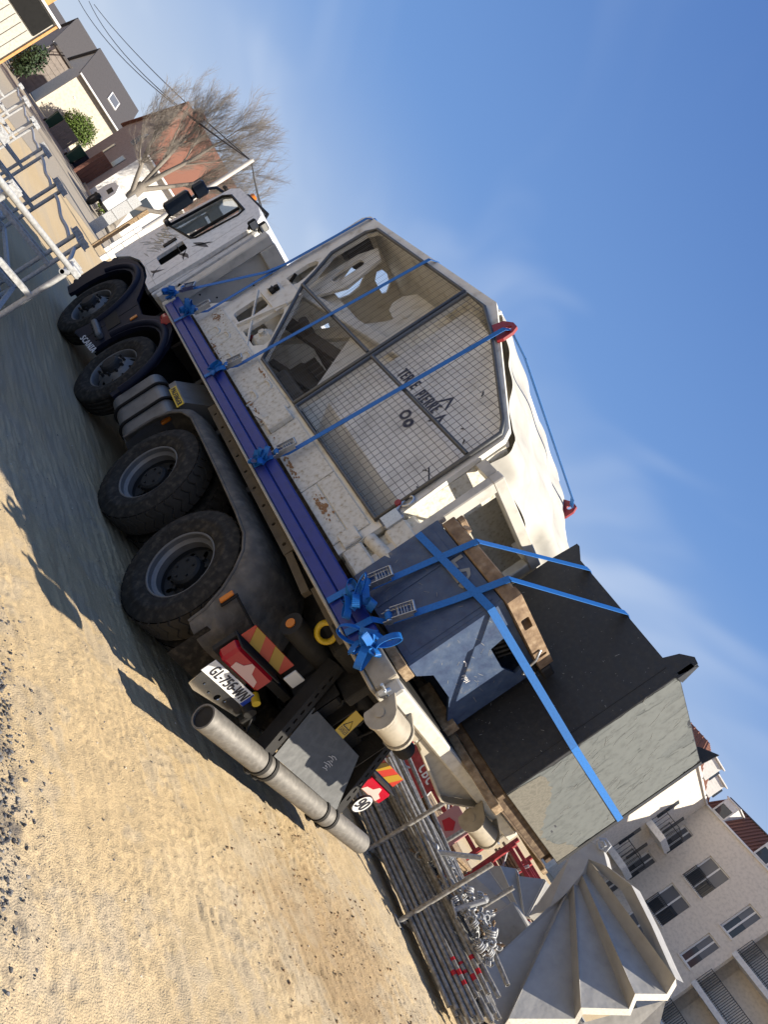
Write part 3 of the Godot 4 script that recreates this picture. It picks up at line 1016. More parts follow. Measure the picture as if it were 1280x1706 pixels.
	for s in [1.0, -1.0]:
		b = MB.new()
		b.bb(Vector3(-4.06, 1.352, s * 1.205), Vector3(1.64, 1.440, s * 1.270), 0.008)
		b.bb(Vector3(-4.06, 1.443, s * 1.201), Vector3(1.64, 1.537, s * 1.264), 0.008)
		var rl := part(t, "side_rail", b, M.rail_blue)
		rl.set_meta("label", "glossy dark blue side rail of the bed")
		b = MB.new()
		b.bb(Vector3(-4.06, 1.325, s * 1.19), Vector3(1.98, 1.349, s * 1.275), 0.006)
		b.bb(Vector3(1.645, 1.352, s * 1.205), Vector3(1.98, 1.50, s * 1.262), 0.008)
		part(t, "edge_strip", b, M.cream)
		b = MB.new()
		var holes := []
		for k in 9: holes.append(circle(-1.78 + k * 0.26, 1.255, 0.017, 8))
		b.plate(pv([-1.95, 1.215, 0.40, 1.215, 0.40, 1.295, -1.95, 1.295]), holes, "z", s * 1.035, s * 1.065)
		b.bar(Vector3(0.40, 1.25, s * 1.03), Vector3(0.78, 1.22, s * 0.98), 0.06, 0.06)
		b.bar(Vector3(0.78, 1.28, s * 0.98), Vector3(1.30, 1.27, s * 0.96), 0.04, 0.04)
		part(t, "perforated_rail", b, M.rail_brown)
	b = MB.new()
	b.bb(Vector3(-4.10, 1.33, 1.08), Vector3(-4.02, 1.50, 1.285), 0.01)
	part(t, "bed_corner", b, M.white_frame)
	b = MB.new()
	b.tube(Vector3(-3.86, 1.28, 1.2), Vector3(-3.70, 1.28, 1.235), 0.065, -1.0, 16)
	part(t, "marker_lamp", b, M.red_lens)
	# rear beam, gussets and rollers
	b = MB.new()
	b.bb(Vector3(1.965, 1.395, -1.20), Vector3(2.075, 1.492, 1.235), 0.012)
	b.bb(Vector3(1.965, 1.33, -1.18), Vector3(2.02, 1.394, 1.225), 0.006)
	var rb := part(t, "rear_beam", b, M.beam_sunlit)
	b = MB.new()
	b.plate(pv([0.64, 1.392, 0.62, 1.35, -0.04, 1.235, -0.13, 1.26, -0.42, 1.392]), [], "x", 1.99, 2.026)
	b.plate(pv([0.64, 1.35, 0.62, 1.335, -0.04, 1.22, -0.13, 1.245, -0.44, 1.38, -0.42, 1.392, -0.13, 1.26, -0.04, 1.235]), [], "x", 2.027, 2.085)
	b.plate(pv([1.0, 1.392, 0.98, 1.25, 0.86, 1.25, 0.66, 1.345, 0.66, 1.392]), [], "x", 2.0, 2.032)
	part(rb, "gusset", b, M.cream)
	for r in [[1.27, 0.99], [-0.38, -0.76]]:
		b = MB.new()
		b.tube(Vector3(2.135, 1.315, r[0] - 0.035), Vector3(2.135, 1.315, r[1] + 0.035), 0.088, -1.0, 26)
		var ro := part(t, "roller", b, M.cream)
		for zz in [[r[0], r[0] - 0.02], [r[1] + 0.02, r[1]]]:
			b = MB.new()
			var pl := PackedVector2Array()
			for k in 13:
				var a := deg_to_rad(-120.0 + 200.0 * k / 12.0)
				pl.append(Vector2(2.135 + cos(a) * 0.097, 1.315 + sin(a) * 0.097))
			pl.append(Vector2(2.078, 1.44)); pl.append(Vector2(2.078, 1.24))
			b.plate(pl, [], "z", zz[0], zz[1])
			b.tube(Vector3(2.135, 1.315, zz[0] + 0.008 * signf(zz[0] - r[1] - 0.05)), Vector3(2.135, 1.315, zz[1]), 0.03, -1.0, 16)
			part(ro, "cheek_plate", b, M.cream)
	b = MB.new()
	b.tube(Vector3(2.06, 1.43, 1.29), Vector3(2.06, 1.36, 1.31), 0.014, -1.0, 8)
	b.tube(Vector3(2.06, 1.41, 1.37), Vector3(2.06, 1.39, 1.22), 0.010, -1.0, 8)
	b.box(Vector3(2.06, 1.38, 1.30), Vector3(0.03, 0.05, 0.05), 0.008)
	part(t, "clamp_screw", b, M.zinc)
	b = MB.new()
	b.tube(Vector3(2.06, 1.40, -1.08), Vector3(2.06, 1.30, -1.10), 0.012, -1.0, 8)
	b.tube(Vector3(2.06, 1.33, -1.16), Vector3(2.06, 1.31, -1.02), 0.009, -1.0, 8)
	part(t, "clamp_screw", b, M.zinc)
	# stabiliser beam and dark gear under the bed's tail
	b = MB.new()
	b.tube(Vector3(0.93, 1.03, 0.98), Vector3(1.02, 1.06, -1.02), 0.088, -1.0, 20)
	var sb := part(t, "stabiliser_tube", b, M.dark_steel)
	b = MB.new()
	b.tube(Vector3(0.93, 1.03, 0.98), Vector3(0.93, 1.03, 0.992), 0.036, -1.0, 16)
	part(sb, "round_reflector", b, M.orange)
	b = MB.new()
	b.lathe([Vector2(0.05, -0.02), Vector2(0.078, -0.028), Vector2(0.09, 0.0), Vector2(0.078, 0.028), Vector2(0.05, 0.02), Vector2(0.05, -0.02)], Vector3(1.0, 1.19, 0.78), Vector3(0.75, 0.1, 0.6).normalized(), 24, true)
	part(t, "rolled_webbing", b, M.yellow)
	b = MB.new()
	b.bb(Vector3(0.55, 0.72, -0.5), Vector3(0.95, 1.05, 0.5), 0.03)
	b.bb(Vector3(0.70, 1.14, -0.12), Vector3(1.15, 1.33, 0.7), 0.03)
	b.bb(Vector3(1.0, 0.70, 0.10), Vector3(1.12, 0.98, 0.42), 0.03)
	b.bb(Vector3(1.0, 0.62, -0.45), Vector3(1.1, 0.9, -0.1), 0.03)
	for k in 5:
		b.path([Vector3(1.02, 1.10, 0.4 - k * 0.17), Vector3(1.12, 0.98 - 0.03 * (k % 2), 0.33 - k * 0.17), Vector3(1.1, 0.86, 0.30 - k * 0.16), Vector3(0.98, 0.78, 0.36 - k * 0.15)], 0.014, 8)
	part(t, "underbody_gear", b, M.dark_steel)
	# underrun tube
	b = MB.new()
	b.pipe(Vector3(1.383, 0.335, 1.205), Vector3(1.383, 0.335, -1.215), 0.084, 0.072, 28)
	var ub := part(t, "underrun_tube", b, M.bumper_tube)
	b = MB.new()
	b.tube(Vector3(1.383, 0.335, 1.19), Vector3(1.383, 0.335, 1.17), 0.073, -1.0, 24)
	part(ub, "end_cap", b, M.dark_steel)
	for z in [0.50, 0.40, -0.42, -0.58]:
		b = MB.new()
		b.pipe(Vector3(1.383, 0.335, z + 0.018), Vector3(1.383, 0.335, z - 0.018), 0.093, 0.084, 28)
		b.box(Vector3(1.383, 0.235, z), Vector3(0.05, 0.03, 0.05), 0.005)
		part(ub, "clamp_band", b, M.dark_steel)
	for q in [[0.57, 0.47], [-0.56, -0.66]]:
		b = MB.new()
		var holes := []
		for k in 8: holes.append(rrect(0.15 + k * 0.075, -0.010, 0.195 + k * 0.075, 0.010, 0.009, 2))
		b.plate(pv([0.0, -0.05, 0.80, -0.05, 0.80, 0.05, 0.0, 0.05]), holes, "z", 0.0, 0.012)
		b.bb(Vector3(0.0, -0.05, -0.10), Vector3(0.80, -0.038, 0.0))
		b.bb(Vector3(0.0, 0.038, -0.10), Vector3(0.80, 0.05, 0.0))
		var d := Vector3(-0.25, 0.68, 0).normalized()
		var tr := Transform3D(Basis(d, Vector3(0, 0, 1), d.cross(Vector3(0, 0, 1))), Vector3(1.385, 0.37, (q[0] + q[1]) * 0.5))
		for i in b.v.size():
			b.v[i] = tr * b.v[i]
			b.n[i] = tr.basis * b.n[i]
		part(t, "underrun_arm", b, M.dark_steel)
	b = MB.new()
	b.face([Vector3(1.385, 0.43, 0.46), Vector3(1.385, 0.42, -0.57), Vector3(1.235, 0.80, -0.36), Vector3(1.235, 0.82, 0.46)], Vector3(1, 0.4, 0))
	b.face([Vector3(1.377, 0.43, 0.46), Vector3(1.377, 0.42, -0.57), Vector3(1.227, 0.80, -0.36), Vector3(1.227, 0.82, 0.46)], Vector3(-1, -0.4, 0))
	var gp := part(t, "kick_plate", b, M.grey_plate)
	b = MB.new()
	for k in 7:
		var y := 0.58 + k * 0.016
		var xx := 1.389 - (y - 0.43) * 0.395
		b.ribbon([Vector3(xx, y, -0.06 - 0.03 * sin(k * 2.1)), Vector3(xx - 0.003, y + 0.008, -0.09 - 0.02 * cos(k * 3.0)), Vector3(xx, y + 0.002, -0.13 + 0.02 * sin(k * 1.7))], Vector3(-0.37, 0.93, 0), 0.005, 0.001)
	part(gp, "chalk_writing", b, M.print_white)
	b = MB.new()
	b.plate(pv([1.36, 0.42, 1.36, 0.46, 1.16, 1.0, 1.05, 1.0, 1.05, 0.80]), [], "z", -0.575, -0.565)
	part(t, "side_gusset", b, M.dark_steel)
	# lamps, boards and plate
	for s in [1.0, -1.0]:
		b = MB.new()
		b.bb(Vector3(1.04, 0.585, s * 0.83), Vector3(1.15, 0.735, s * 1.285), 0.022)
		var tl := part(t, "tail_lamp", b, M.red_lens)
		b = MB.new()
		b.plate(pv([s * 1.19, 0.602, s * 1.20, 0.648, s * 1.13, 0.665, s * 1.10, 0.712, s * 1.06, 0.71, s * 1.02, 0.66, s * 0.93, 0.645, s * 0.90, 0.602]), [], "x", 1.148, 1.1535)
		part(tl, "reversing_lens", b, M.clear_lens)
		b = MB.new()
		b.bb(Vector3(1.0, 0.74, s * 0.80), Vector3(1.16, 0.752, s * 1.29), 0.003)
		b.bb(Vector3(1.0, 0.56, s * 0.80), Vector3(1.04, 0.74, s * 1.29), 0.003)
		b.bar(Vector3(1.0, 0.66, s * 0.82), Vector3(1.0, 0.66, s * 0.44), 0.06, 0.06)
		part(tl, "lamp_bracket", b, M.dark_steel)
		b = MB.new()
		b.bb(Vector3(1.07, 0.772, s * 0.77), Vector3(1.078, 0.886, s * 1.30), 0.002)
		var hz := part(t, "hazard_board", b, M.haz_red)
		hz.set_meta("label", "red and yellow striped board above the tail lamp")
		for k in 2:
			b = MB.new()
			var z0 := 1.20 - k * 0.26
			b.plate(pv([s * z0, 0.774, s * (z0 - 0.13), 0.774, s * (z0 - 0.03), 0.884, s * (z0 + 0.10 if k == 1 else z0 + 0.085), 0.884]), [], "x", 1.0775, 1.0805)
			part(hz, "stripe", b, M.haz_yellow)
		b = MB.new()
		b.bb(Vector3(1.07, 0.765, s * 0.58), Vector3(1.085, 0.87, s * 0.72), 0.004)
		part(t, "pale_reflector", b, M.white_plate)
	b = MB.new()
	b.bb(Vector3(1.145, 0.455, 0.80), Vector3(1.151, 0.568, 1.315), 0.002)
	var np := part(t, "number_plate", b, M.white_plate)
	lettering(np, "plate_characters", "GL-756-WN", 0.078, Vector3(1.153, 0.512, 1.058), Vector3(0, 0, -1), Vector3.UP, M.print_black, 0.41)
	b = MB.new()
	b.bb(Vector3(1.149, 0.458, 0.803), Vector3(1.153, 0.565, 0.842))
	part(np, "blue_band", b, mat("plate_blue", lin(0.02, 0.06, 0.36), 0.35))
	b = MB.new()
	var ph := []
	for q in [[1.19, 0.40, 0.011], [1.10, 0.375, 0.011], [1.01, 0.385, 0.026], [0.94, 0.40, 0.012]]: ph.append(circle(q[0], q[1], q[2], 10))
	b.plate(pv([1.27, 0.335, 1.29, 0.455, 0.74, 0.455, 0.74, 0.37, 1.20, 0.32]), ph, "x", 1.136, 1.142)
	part(np, "plate_holder", b, M.chrome)
	b = MB.new()
	b.tube(Vector3(1.12, 0.56, 0.80), Vector3(1.20, 0.55, 0.80), 0.03, -1.0, 14)
	part(t, "air_coupling", b, M.yellow)
	b = MB.new()
	b.tube(Vector3(1.08, 0.48, 0.76), Vector3(1.20, 0.47, 0.75), 0.045, -1.0, 14)
	b.bb(Vector3(1.12, 0.36, 0.62), Vector3(1.17, 0.46, 0.70), 0.01)
	b.bb(Vector3(1.14, 0.30, 0.60), Vector3(1.18, 0.36, 0.64), 0.005)
	b.path([Vector3(1.16, 0.44, 0.66), Vector3(1.22, 0.36, 0.63), Vector3(1.20, 0.30, 0.60)], 0.012, 8)
	part(t, "trailer_socket", b, M.dark_steel)
	b = MB.new()
	b.tube(Vector3(1.19, 0.525, -1.03), Vector3(1.205, 0.525, -1.03), 0.095, -1.0, 28)
	var sp := part(t, "speed_disc", b, M.white_plate)
	lettering(sp, "speed_number", "90", 0.115, Vector3(1.208, 0.525, -1.03), Vector3(0, 0, -1), Vector3.UP, M.print_black, 0.135)
	b = MB.new()
	b.pipe(Vector3(1.188, 0.525, -1.03), Vector3(1.207, 0.525, -1.03), 0.1, 0.093, 28)
	part(sp, "disc_rim", b, M.print_black)
	b = MB.new()
	b.box(Vector3(1.21, 0.90, 0.02), Vector3(0.006, 0.235, 0.145), 0.001, Basis(Vector3(0, 0, 1), 0.2))
	var ws := part(t, "warning_sticker", b, M.yellow)
	b = MB.new()
	b.box(Vector3(1.185, 0.975, 0.02), Vector3(0.007, 0.055, 0.14), 0.001, Basis(Vector3(0, 0, 1), 0.2))
	part(ws, "picture_panel", b, M.haz_red)
	lettering(ws, "warning_words", "DANGER", 0.04, Vector3(1.222, 0.85, 0.02), Vector3(0, 0, -1), Vector3(-0.2, 1, 0), M.print_black, 0.12)
	b = MB.new()
	b.ribbon([Vector3(1.219, 0.88, 0.075), Vector3(1.204, 0.945, 0.02), Vector3(1.219, 0.88, -0.035), Vector3(1.219, 0.88, 0.075)], Vector3(0, 0.7, 0.7), 0.008, 0.001)
	part(ws, "warning_triangle", b, M.print_black)
	b = MB.new()
	b.bb(Vector3(1.1, 0.76, 0.10), Vector3(1.2, 1.03, 0.115), 0.003)
	b.bb(Vector3(1.1, 0.76, -0.075), Vector3(1.2, 1.03, -0.06), 0.003)
	part(t, "sticker_post", b, M.dark_steel)
	make_cab(t)
	return t

func make_cab(t: Node3D) -> void:
	var b := MB.new()
	var side := pv([-4.80, 1.262, -4.73, 2.0, -4.70, 2.78, -4.84, 2.90, -5.15, 2.975, -6.05, 2.985, -6.22, 2.90, -6.34, 2.45, -6.44, 1.93, -6.49, 1.45, -6.50, 1.08, -6.42, 1.08, -6.14, 1.255, -5.82, 1.345, -5.50, 1.36, -5.20, 1.325, -5.06, 1.27])
	var win := pv([-6.33, 1.915, -5.48, 2.055, -5.40, 2.11, -5.27, 2.71, -5.31, 2.81, -6.00, 2.83, -6.15, 2.74])
	var hat := rrect(-5.58, 1.545, -5.245, 1.945, 0.03, 3)
	for s in [1.0, -1.0]:
		b = MB.new()
		b.plate(side, [win, hat], "z", s * 1.175, s * 1.22)
		var p := part(t, "cab_side", b, M.cab)
		b = MB.new()
		b.plate(win, [], "z", s * 1.188, s * 1.192)
		part(p, "door_window", b, M.glass)
		b = MB.new()
		var lp := []
		for q in win: lp.append(Vector3(q.x, q.y, s * 1.218))
		b.path(lp, 0.02, 6, true)
		b.tube(Vector3(-5.60, 2.05, s * 1.2), Vector3(-5.52, 2.79, s * 1.2), 0.022, -1.0, 8)
		part(p, "window_seal", b, M.black)
		b = MB.new()
		b.bb(Vector3(-5.85, 1.50, s * 1.10), Vector3(-5.20, 1.99, s * 1.11))
		b.bb(Vector3(-5.60, 1.53, s * 1.11), Vector3(-5.581, 1.96, s * 1.174))
		b.bb(Vector3(-5.55, 1.84, s * 1.19), Vector3(-5.25, 1.85, s * 1.205))
		part(p, "intake_recess", b, M.black)
		b = MB.new()
		b.bb(Vector3(-5.79, 1.70, s * 1.215), Vector3(-5.70, 1.90, s * 1.235), 0.008)
		part(p, "door_handle", b, M.black)
		b = MB.new()
		b.bb(Vector3(-5.552, 1.37, s * 1.2195), Vector3(-5.545, 2.05, s * 1.2215))
		b.bb(Vector3(-5.55, 1.365, s * 1.2195), Vector3(-4.82, 1.372, s * 1.2215))
		part(p, "door_gap", b, M.print_grey)
		b = MB.new()
		b.bb(Vector3(-6.35, 1.86, s * 1.2195), Vector3(-5.55, 1.867, s * 1.2215))
		b.bb(Vector3(-4.98, 1.30, s * 1.2195), Vector3(-4.974, 2.85, s * 1.2215))
		part(p, "panel_gap", b, M.print_grey)
		# airbrushed decoration of the door and flank
		b = MB.new()
		for q in [[-5.30, 2.04, -5.12, 2.12, -4.92, 2.16, 0.05], [-5.22, 2.00, -5.08, 2.16, -4.98, 2.24, 0.03], [-5.26, 1.80, -5.12, 1.90, -4.96, 1.88, 0.04], [-5.24, 1.92, -5.14, 1.84, -5.00, 1.82, 0.03], [-5.28, 1.40, -5.16, 1.42, -5.08, 1.56, 0.04], [-5.24, 1.52, -5.20, 1.42, -5.06, 1.38, 0.03]]:
			var p2 := PackedVector2Array()
			var p3 := PackedVector2Array()
			for i in 11:
				var f := i / 10.0
				var c := Vector2(q[0], q[1]).lerp(Vector2(q[2], q[3]), f).lerp(Vector2(q[2], q[3]).lerp(Vector2(q[4], q[5]), f), f)
				var wd: float = q[6] * 0.75 * sin(PI * clampf(f, 0.03, 0.985))
				p2.append(c + Vector2(-0.3, 0.9) * wd)
				p3.insert(0, c - Vector2(-0.3, 0.9) * wd)
			p2.append_array(p3)
			b.plate(p2, [], "z", s * 1.2195, s * 1.2225)
		part(p, "painted_flourish", b, M.print_black)
		b = MB.new()
		var r := RandomNumberGenerator.new()
		r.seed = 17
		for k in 34:
			var x0 := r.randf_range(-6.40, -5.80)
			var y0 := r.randf_range(1.42, 1.86)
			var l := r.randf_range(0.10, 0.34)
			var a := r.randf_range(0.15, 0.75)
			var w := r.randf_range(0.006, 0.018)
			b.plate(pv([x0, y0, x0 + l * 0.5 * cos(a), y0 + l * 0.5 * sin(a) + w, x0 + l * cos(a), y0 + l * sin(a) * 0.8, x0 + l * 0.5 * cos(a), y0 + l * 0.5 * sin(a) - w]), [], "z", s * 1.2195, s * (1.2215 + 0.0001 * k))
		part(p, "painted_mane", b, M.print_grey)
		b = MB.new()
		for k in 16:
			var x0 := r.randf_range(-6.35, -5.9)
			var y0 := r.randf_range(1.62, 1.84)
			var l := r.randf_range(0.08, 0.22)
			var a := r.randf_range(0.3, 0.7)
			b.plate(pv([x0, y0, x0 + l * 0.5 * cos(a), y0 + l * 0.5 * sin(a) + 0.012, x0 + l * cos(a), y0 + l * sin(a) * 0.8, x0 + l * 0.5 * cos(a), y0 + l * 0.5 * sin(a) - 0.01]), [], "z", s * 1.2195, s * (1.2255 + 0.0001 * k))
		part(p, "painted_highlight", b, M.print_gold)
	# rounded front corners
	for s in [1.0, -1.0]:
		b = MB.new()
		var fe := [[1.08, -6.50, -6.86], [1.45, -6.49, -6.86], [1.93, -6.44, -6.77], [2.45, -6.34, -6.57], [2.90, -6.22, -6.40]]
		b.sheet(10, 12, func(u: float, v: float) -> Vector3:
			var k := v * 4.0
			var i := mini(int(k), 3)
			var f := k - i
			var y: float = lerpf(fe[i][0], fe[i + 1][0], f)
			var xa: float = lerpf(fe[i][1], fe[i + 1][1], f)
			var xb: float = lerpf(fe[i][2], fe[i + 1][2], f)
			var a := u * PI * 0.5
			return Vector3(xa + (xb - xa) * sin(a), y, s * (0.86 + 0.358 * cos(a))))
		part(t, "cab_corner", b, M.cab)
	# shell between the flanks
	b = MB.new()
	b.bb(Vector3(-4.79, 1.26, -1.174), Vector3(-4.74, 2.82, 1.174), 0.01)
	b.bb(Vector3(-4.74, 1.30, 0.66), Vector3(-4.66, 2.74, 1.16), 0.02)
	part(t, "cab_back", b, M.cab)
	b = MB.new()
	var prof := [[-4.72, 2.79], [-4.85, 2.905], [-5.15, 2.98], [-5.7, 3.0], [-6.05, 2.99], [-6.22, 2.91]]
	for s in 2:
		for i in prof.size() - 1:
			var a := Vector2(prof[i][0], prof[i][1] - s * 0.05)
			var c := Vector2(prof[i + 1][0], prof[i + 1][1] - s * 0.05)
			b.face([Vector3(a.x, a.y, -1.19), Vector3(c.x, c.y, -1.19), Vector3(c.x, c.y, 1.19), Vector3(a.x, a.y, 1.19)], Vector3(0, 1 - 2 * s, 0))
	b.bb(Vector3(-6.42, 2.84, -0.87), Vector3(-6.15, 2.94, 0.87), 0.02)
	var rf := part(t, "cab_roof", b, M.cab)
	b = MB.new()
	b.tube(Vector3(-6.35, 3.06, 0.92), Vector3(-6.35, 3.15, 0.92), 0.06, 0.045, 14)
	part(rf, "beacon", b, M.orange)
	b = MB.new()
	b.path([Vector3(-6.30, 3.0, 1.0), Vector3(-6.28, 3.06, 1.0), Vector3(-5.35, 3.05, 1.0), Vector3(-5.28, 2.98, 1.0)], 0.025, 8)
	b.bb(Vector3(-6.42, 2.98, 0.84), Vector3(-6.28, 3.05, 1.0), 0.01)
	b.box(Vector3(-6.5, 2.86, 1.1), Vector3(0.12, 0.05, 0.2), 0.01)
	part(rf, "roof_bar", b, M.black)
	b = MB.new()
	b.face([Vector3(-6.40, 2.90, -0.85), Vector3(-6.40, 2.90, 0.85), Vector3(-6.77, 1.92, 0.85), Vector3(-6.77, 1.92, -0.85)], Vector3(-1, 0.3, 0))
	part(t, "windscreen", b, M.glass)
	b = MB.new()
	b.bb(Vector3(-6.88, 1.1, -0.86), Vector3(-6.80, 1.91, 0.86), 0.02)
	part(t, "grille", b, M.cab)
	b = MB.new()
	b.bb(Vector3(-6.46, 1.22, -1.174), Vector3(-4.80, 1.30, 1.174))
	b.bb(Vector3(-6.66, 1.5, -0.9), Vector3(-6.30, 1.90, 0.9), 0.04)
	for z in [-0.62, 0.62]:
		b.bb(Vector3(-5.72, 1.35, z - 0.24), Vector3(-5.20, 1.72, z + 0.24), 0.05)
		b.bb(Vector3(-5.32, 1.70, z - 0.23), Vector3(-5.14, 2.38, z + 0.23), 0.05)
		b.bb(Vector3(-5.30, 2.40, z - 0.13), Vector3(-5.18, 2.58, z + 0.13), 0.04)
	b.lathe([Vector2(0.2, -0.015), Vector2(0.225, 0.0), Vector2(0.2, 0.015), Vector2(0.2, -0.015)], Vector3(-6.2, 1.98, 0.62), Vector3(0.75, 0.66, 0).normalized(), 24, true)
	part(t, "cab_interior", b, M.black)
	b = MB.new()
	b.bb(Vector3(-6.92, 0.32, -0.98), Vector3(-6.50, 0.98, 0.98), 0.06)
	b.bb(Vector3(-6.74, 0.33, -1.18), Vector3(-6.50, 0.97, 1.18), 0.08)
	b.bb(Vector3(-6.84, 0.98, -0.9), Vector3(-6.48, 1.075, 0.9), 0.02)
	b.bb(Vector3(-6.62, 0.985, -1.16), Vector3(-6.47, 1.07, 1.16), 0.02)
	part(t, "front_bumper", b, M.navy)
	# mirrors
	for s in [1.0, -1.0]:
		b = MB.new()
		b.box(Vector3(-6.37, 2.19, 1.385 * s), Vector3(0.10, 0.40, 0.19), 0.03)
		b.box(Vector3(-6.37, 2.535, 1.385 * s), Vector3(0.10, 0.20, 0.20), 0.03)
		var mi := part(t, "wing_mirror", b, M.mirror_black)
		b = MB.new()
		b.bb(Vector3(-6.322, 2.02, 1.31 * s), Vector3(-6.317, 2.36, 1.46 * s))
		b.bb(Vector3(-6.322, 2.46, 1.31 * s), Vector3(-6.317, 2.61, 1.46 * s))
		part(mi, "mirror_glass", b, M.window_dark)
		b = MB.new()
		b.path([Vector3(-6.4, 1.90, 1.2 * s), Vector3(-6.40, 1.93, 1.28 * s), Vector3(-6.40, 2.1, 1.33 * s), Vector3(-6.40, 2.62, 1.33 * s), Vector3(-6.40, 2.74, 1.28 * s), Vector3(-6.42, 2.80, 1.17 * s)], 0.022, 8)
		b.box(Vector3(-6.38, 1.92, 1.24 * s), Vector3(0.14, 0.08, 0.10), 0.02)
		part(mi, "mirror_arm", b, M.mirror_black)
	# headboard behind the cab
	b = MB.new()
	b.bb(Vector3(-4.31, 1.50, 1.13), Vector3(-4.15, 2.80, 1.255), 0.012)
	b.bb(Vector3(-4.31, 1.50, -1.255), Vector3(-4.15, 2.80, -1.13), 0.012)
	b.bb(Vector3(-4.312, 2.60, -1.13), Vector3(-4.148, 2.81, 1.13), 0.012)
	b.bb(Vector3(-4.312, 1.44, -1.13), Vector3(-4.148, 1.60, 1.13), 0.012)
	var hb := part(t, "headboard_frame", b, M.white_frame)
	b = MB.new()
	b.bb(Vector3(-4.27, 1.6, -1.13), Vector3(-4.25, 2.6, 1.13))
	part(hb, "headboard_panel", b, M.headboard)
	b = MB.new()
	for q in [[1.75, 1.06], [1.9, 0.92], [2.35, 0.8], [2.38, 0.83], [1.72, 0.8]]:
		b.tube(Vector3(-4.25, q[0], q[1]), Vector3(-4.243, q[0], q[1]), 0.011, -1.0, 8)
	part(hb, "bolt", b, M.black)
	for q in [[2.74, 1.29], [2.83, 1.20]]:
		b = MB.new()
		b.box(Vector3(-4.56, q[0], q[1]), Vector3(0.07, 0.11, 0.11), 0.015)
		b.bar(Vector3(-4.62, q[0] - 0.02, q[1]), Vector3(-4.72, q[0] - 0.06, q[1] - 0.08), 0.03, 0.02)
		var wl := part(t, "work_lamp", b, M.black)
		b = MB.new()
		b.box(Vector3(-4.524, q[0], q[1]), Vector3(0.005, 0.085, 0.085), 0.001)
		part(wl, "lamp_lens", b, M.lamp_glass)
	b = MB.new()
	b.bb(Vector3(-4.66, 1.36, 0.70), Vector3(-4.40, 1.52, 1.05), 0.02)
	b.path([Vector3(-4.5, 1.5, 1.1), Vector3(-4.52, 1.62, 1.18), Vector3(-4.45, 1.66, 1.14), Vector3(-4.42, 1.52, 1.1)], 0.018, 8)
	b.bb(Vector3(-4.72, 0.95, -0.9), Vector3(-4.35, 1.3, 0.95), 0.03)
	part(t, "cab_mount", b, M.black)

# ---------------------------------------------------------------- load
func wire_grid(b: MB, poly: PackedVector2Array, z: float, dx: float, dy: float, r: float, zoff: float) -> void:
	var lo := Vector2(1e9, 1e9)
	var hi := -lo
	for q in poly:
		lo = lo.min(q); hi = hi.max(q)
	var y := lo.y + dy * 0.5
	while y < hi.y:
		for seg in Geometry2D.intersect_polyline_with_polygon(PackedVector2Array([Vector2(lo.x - 1, y), Vector2(hi.x + 1, y)]), poly):
			b.tube(Vector3(seg[0].x, seg[0].y, z), Vector3(seg[1].x, seg[1].y, z), r, -1.0, 4, false)
		y += dy
	var x := lo.x + dx * 0.5
	while x < hi.x:
		for seg in Geometry2D.intersect_polyline_with_polygon(PackedVector2Array([Vector2(x, lo.y - 1), Vector2(x, hi.y + 1)]), poly):
			b.tube(Vector3(seg[0].x, seg[0].y, z + zoff), Vector3(seg[1].x, seg[1].y, z + zoff), r * 1.15, -1.0, 4, false)
		x += dx

# small ragged flecks of rust on an upright panel
func flecks(b: MB, r: RandomNumberGenerator, cx: float, cy: float, sx: float, sy: float, cnt: int, slope: float, z: float) -> void:
	for k in cnt:
		var x := cx + r.randfn() * sx * 0.5
		var y := cy + r.randfn() * sy * 0.5 + (x - cx) * slope
		var l := r.randf_range(0.004, 0.022)
		var pts := []
		for i in 6:
			var a := TAU * i / 6.0
			pts.append(Vector3(x + cos(a) * l * r.randf_range(0.5, 1.5), y + sin(a) * l * r.randf_range(0.25, 0.8), z + 0.00005 * k))
		b.face(pts, Vector3(0, 0, 1))

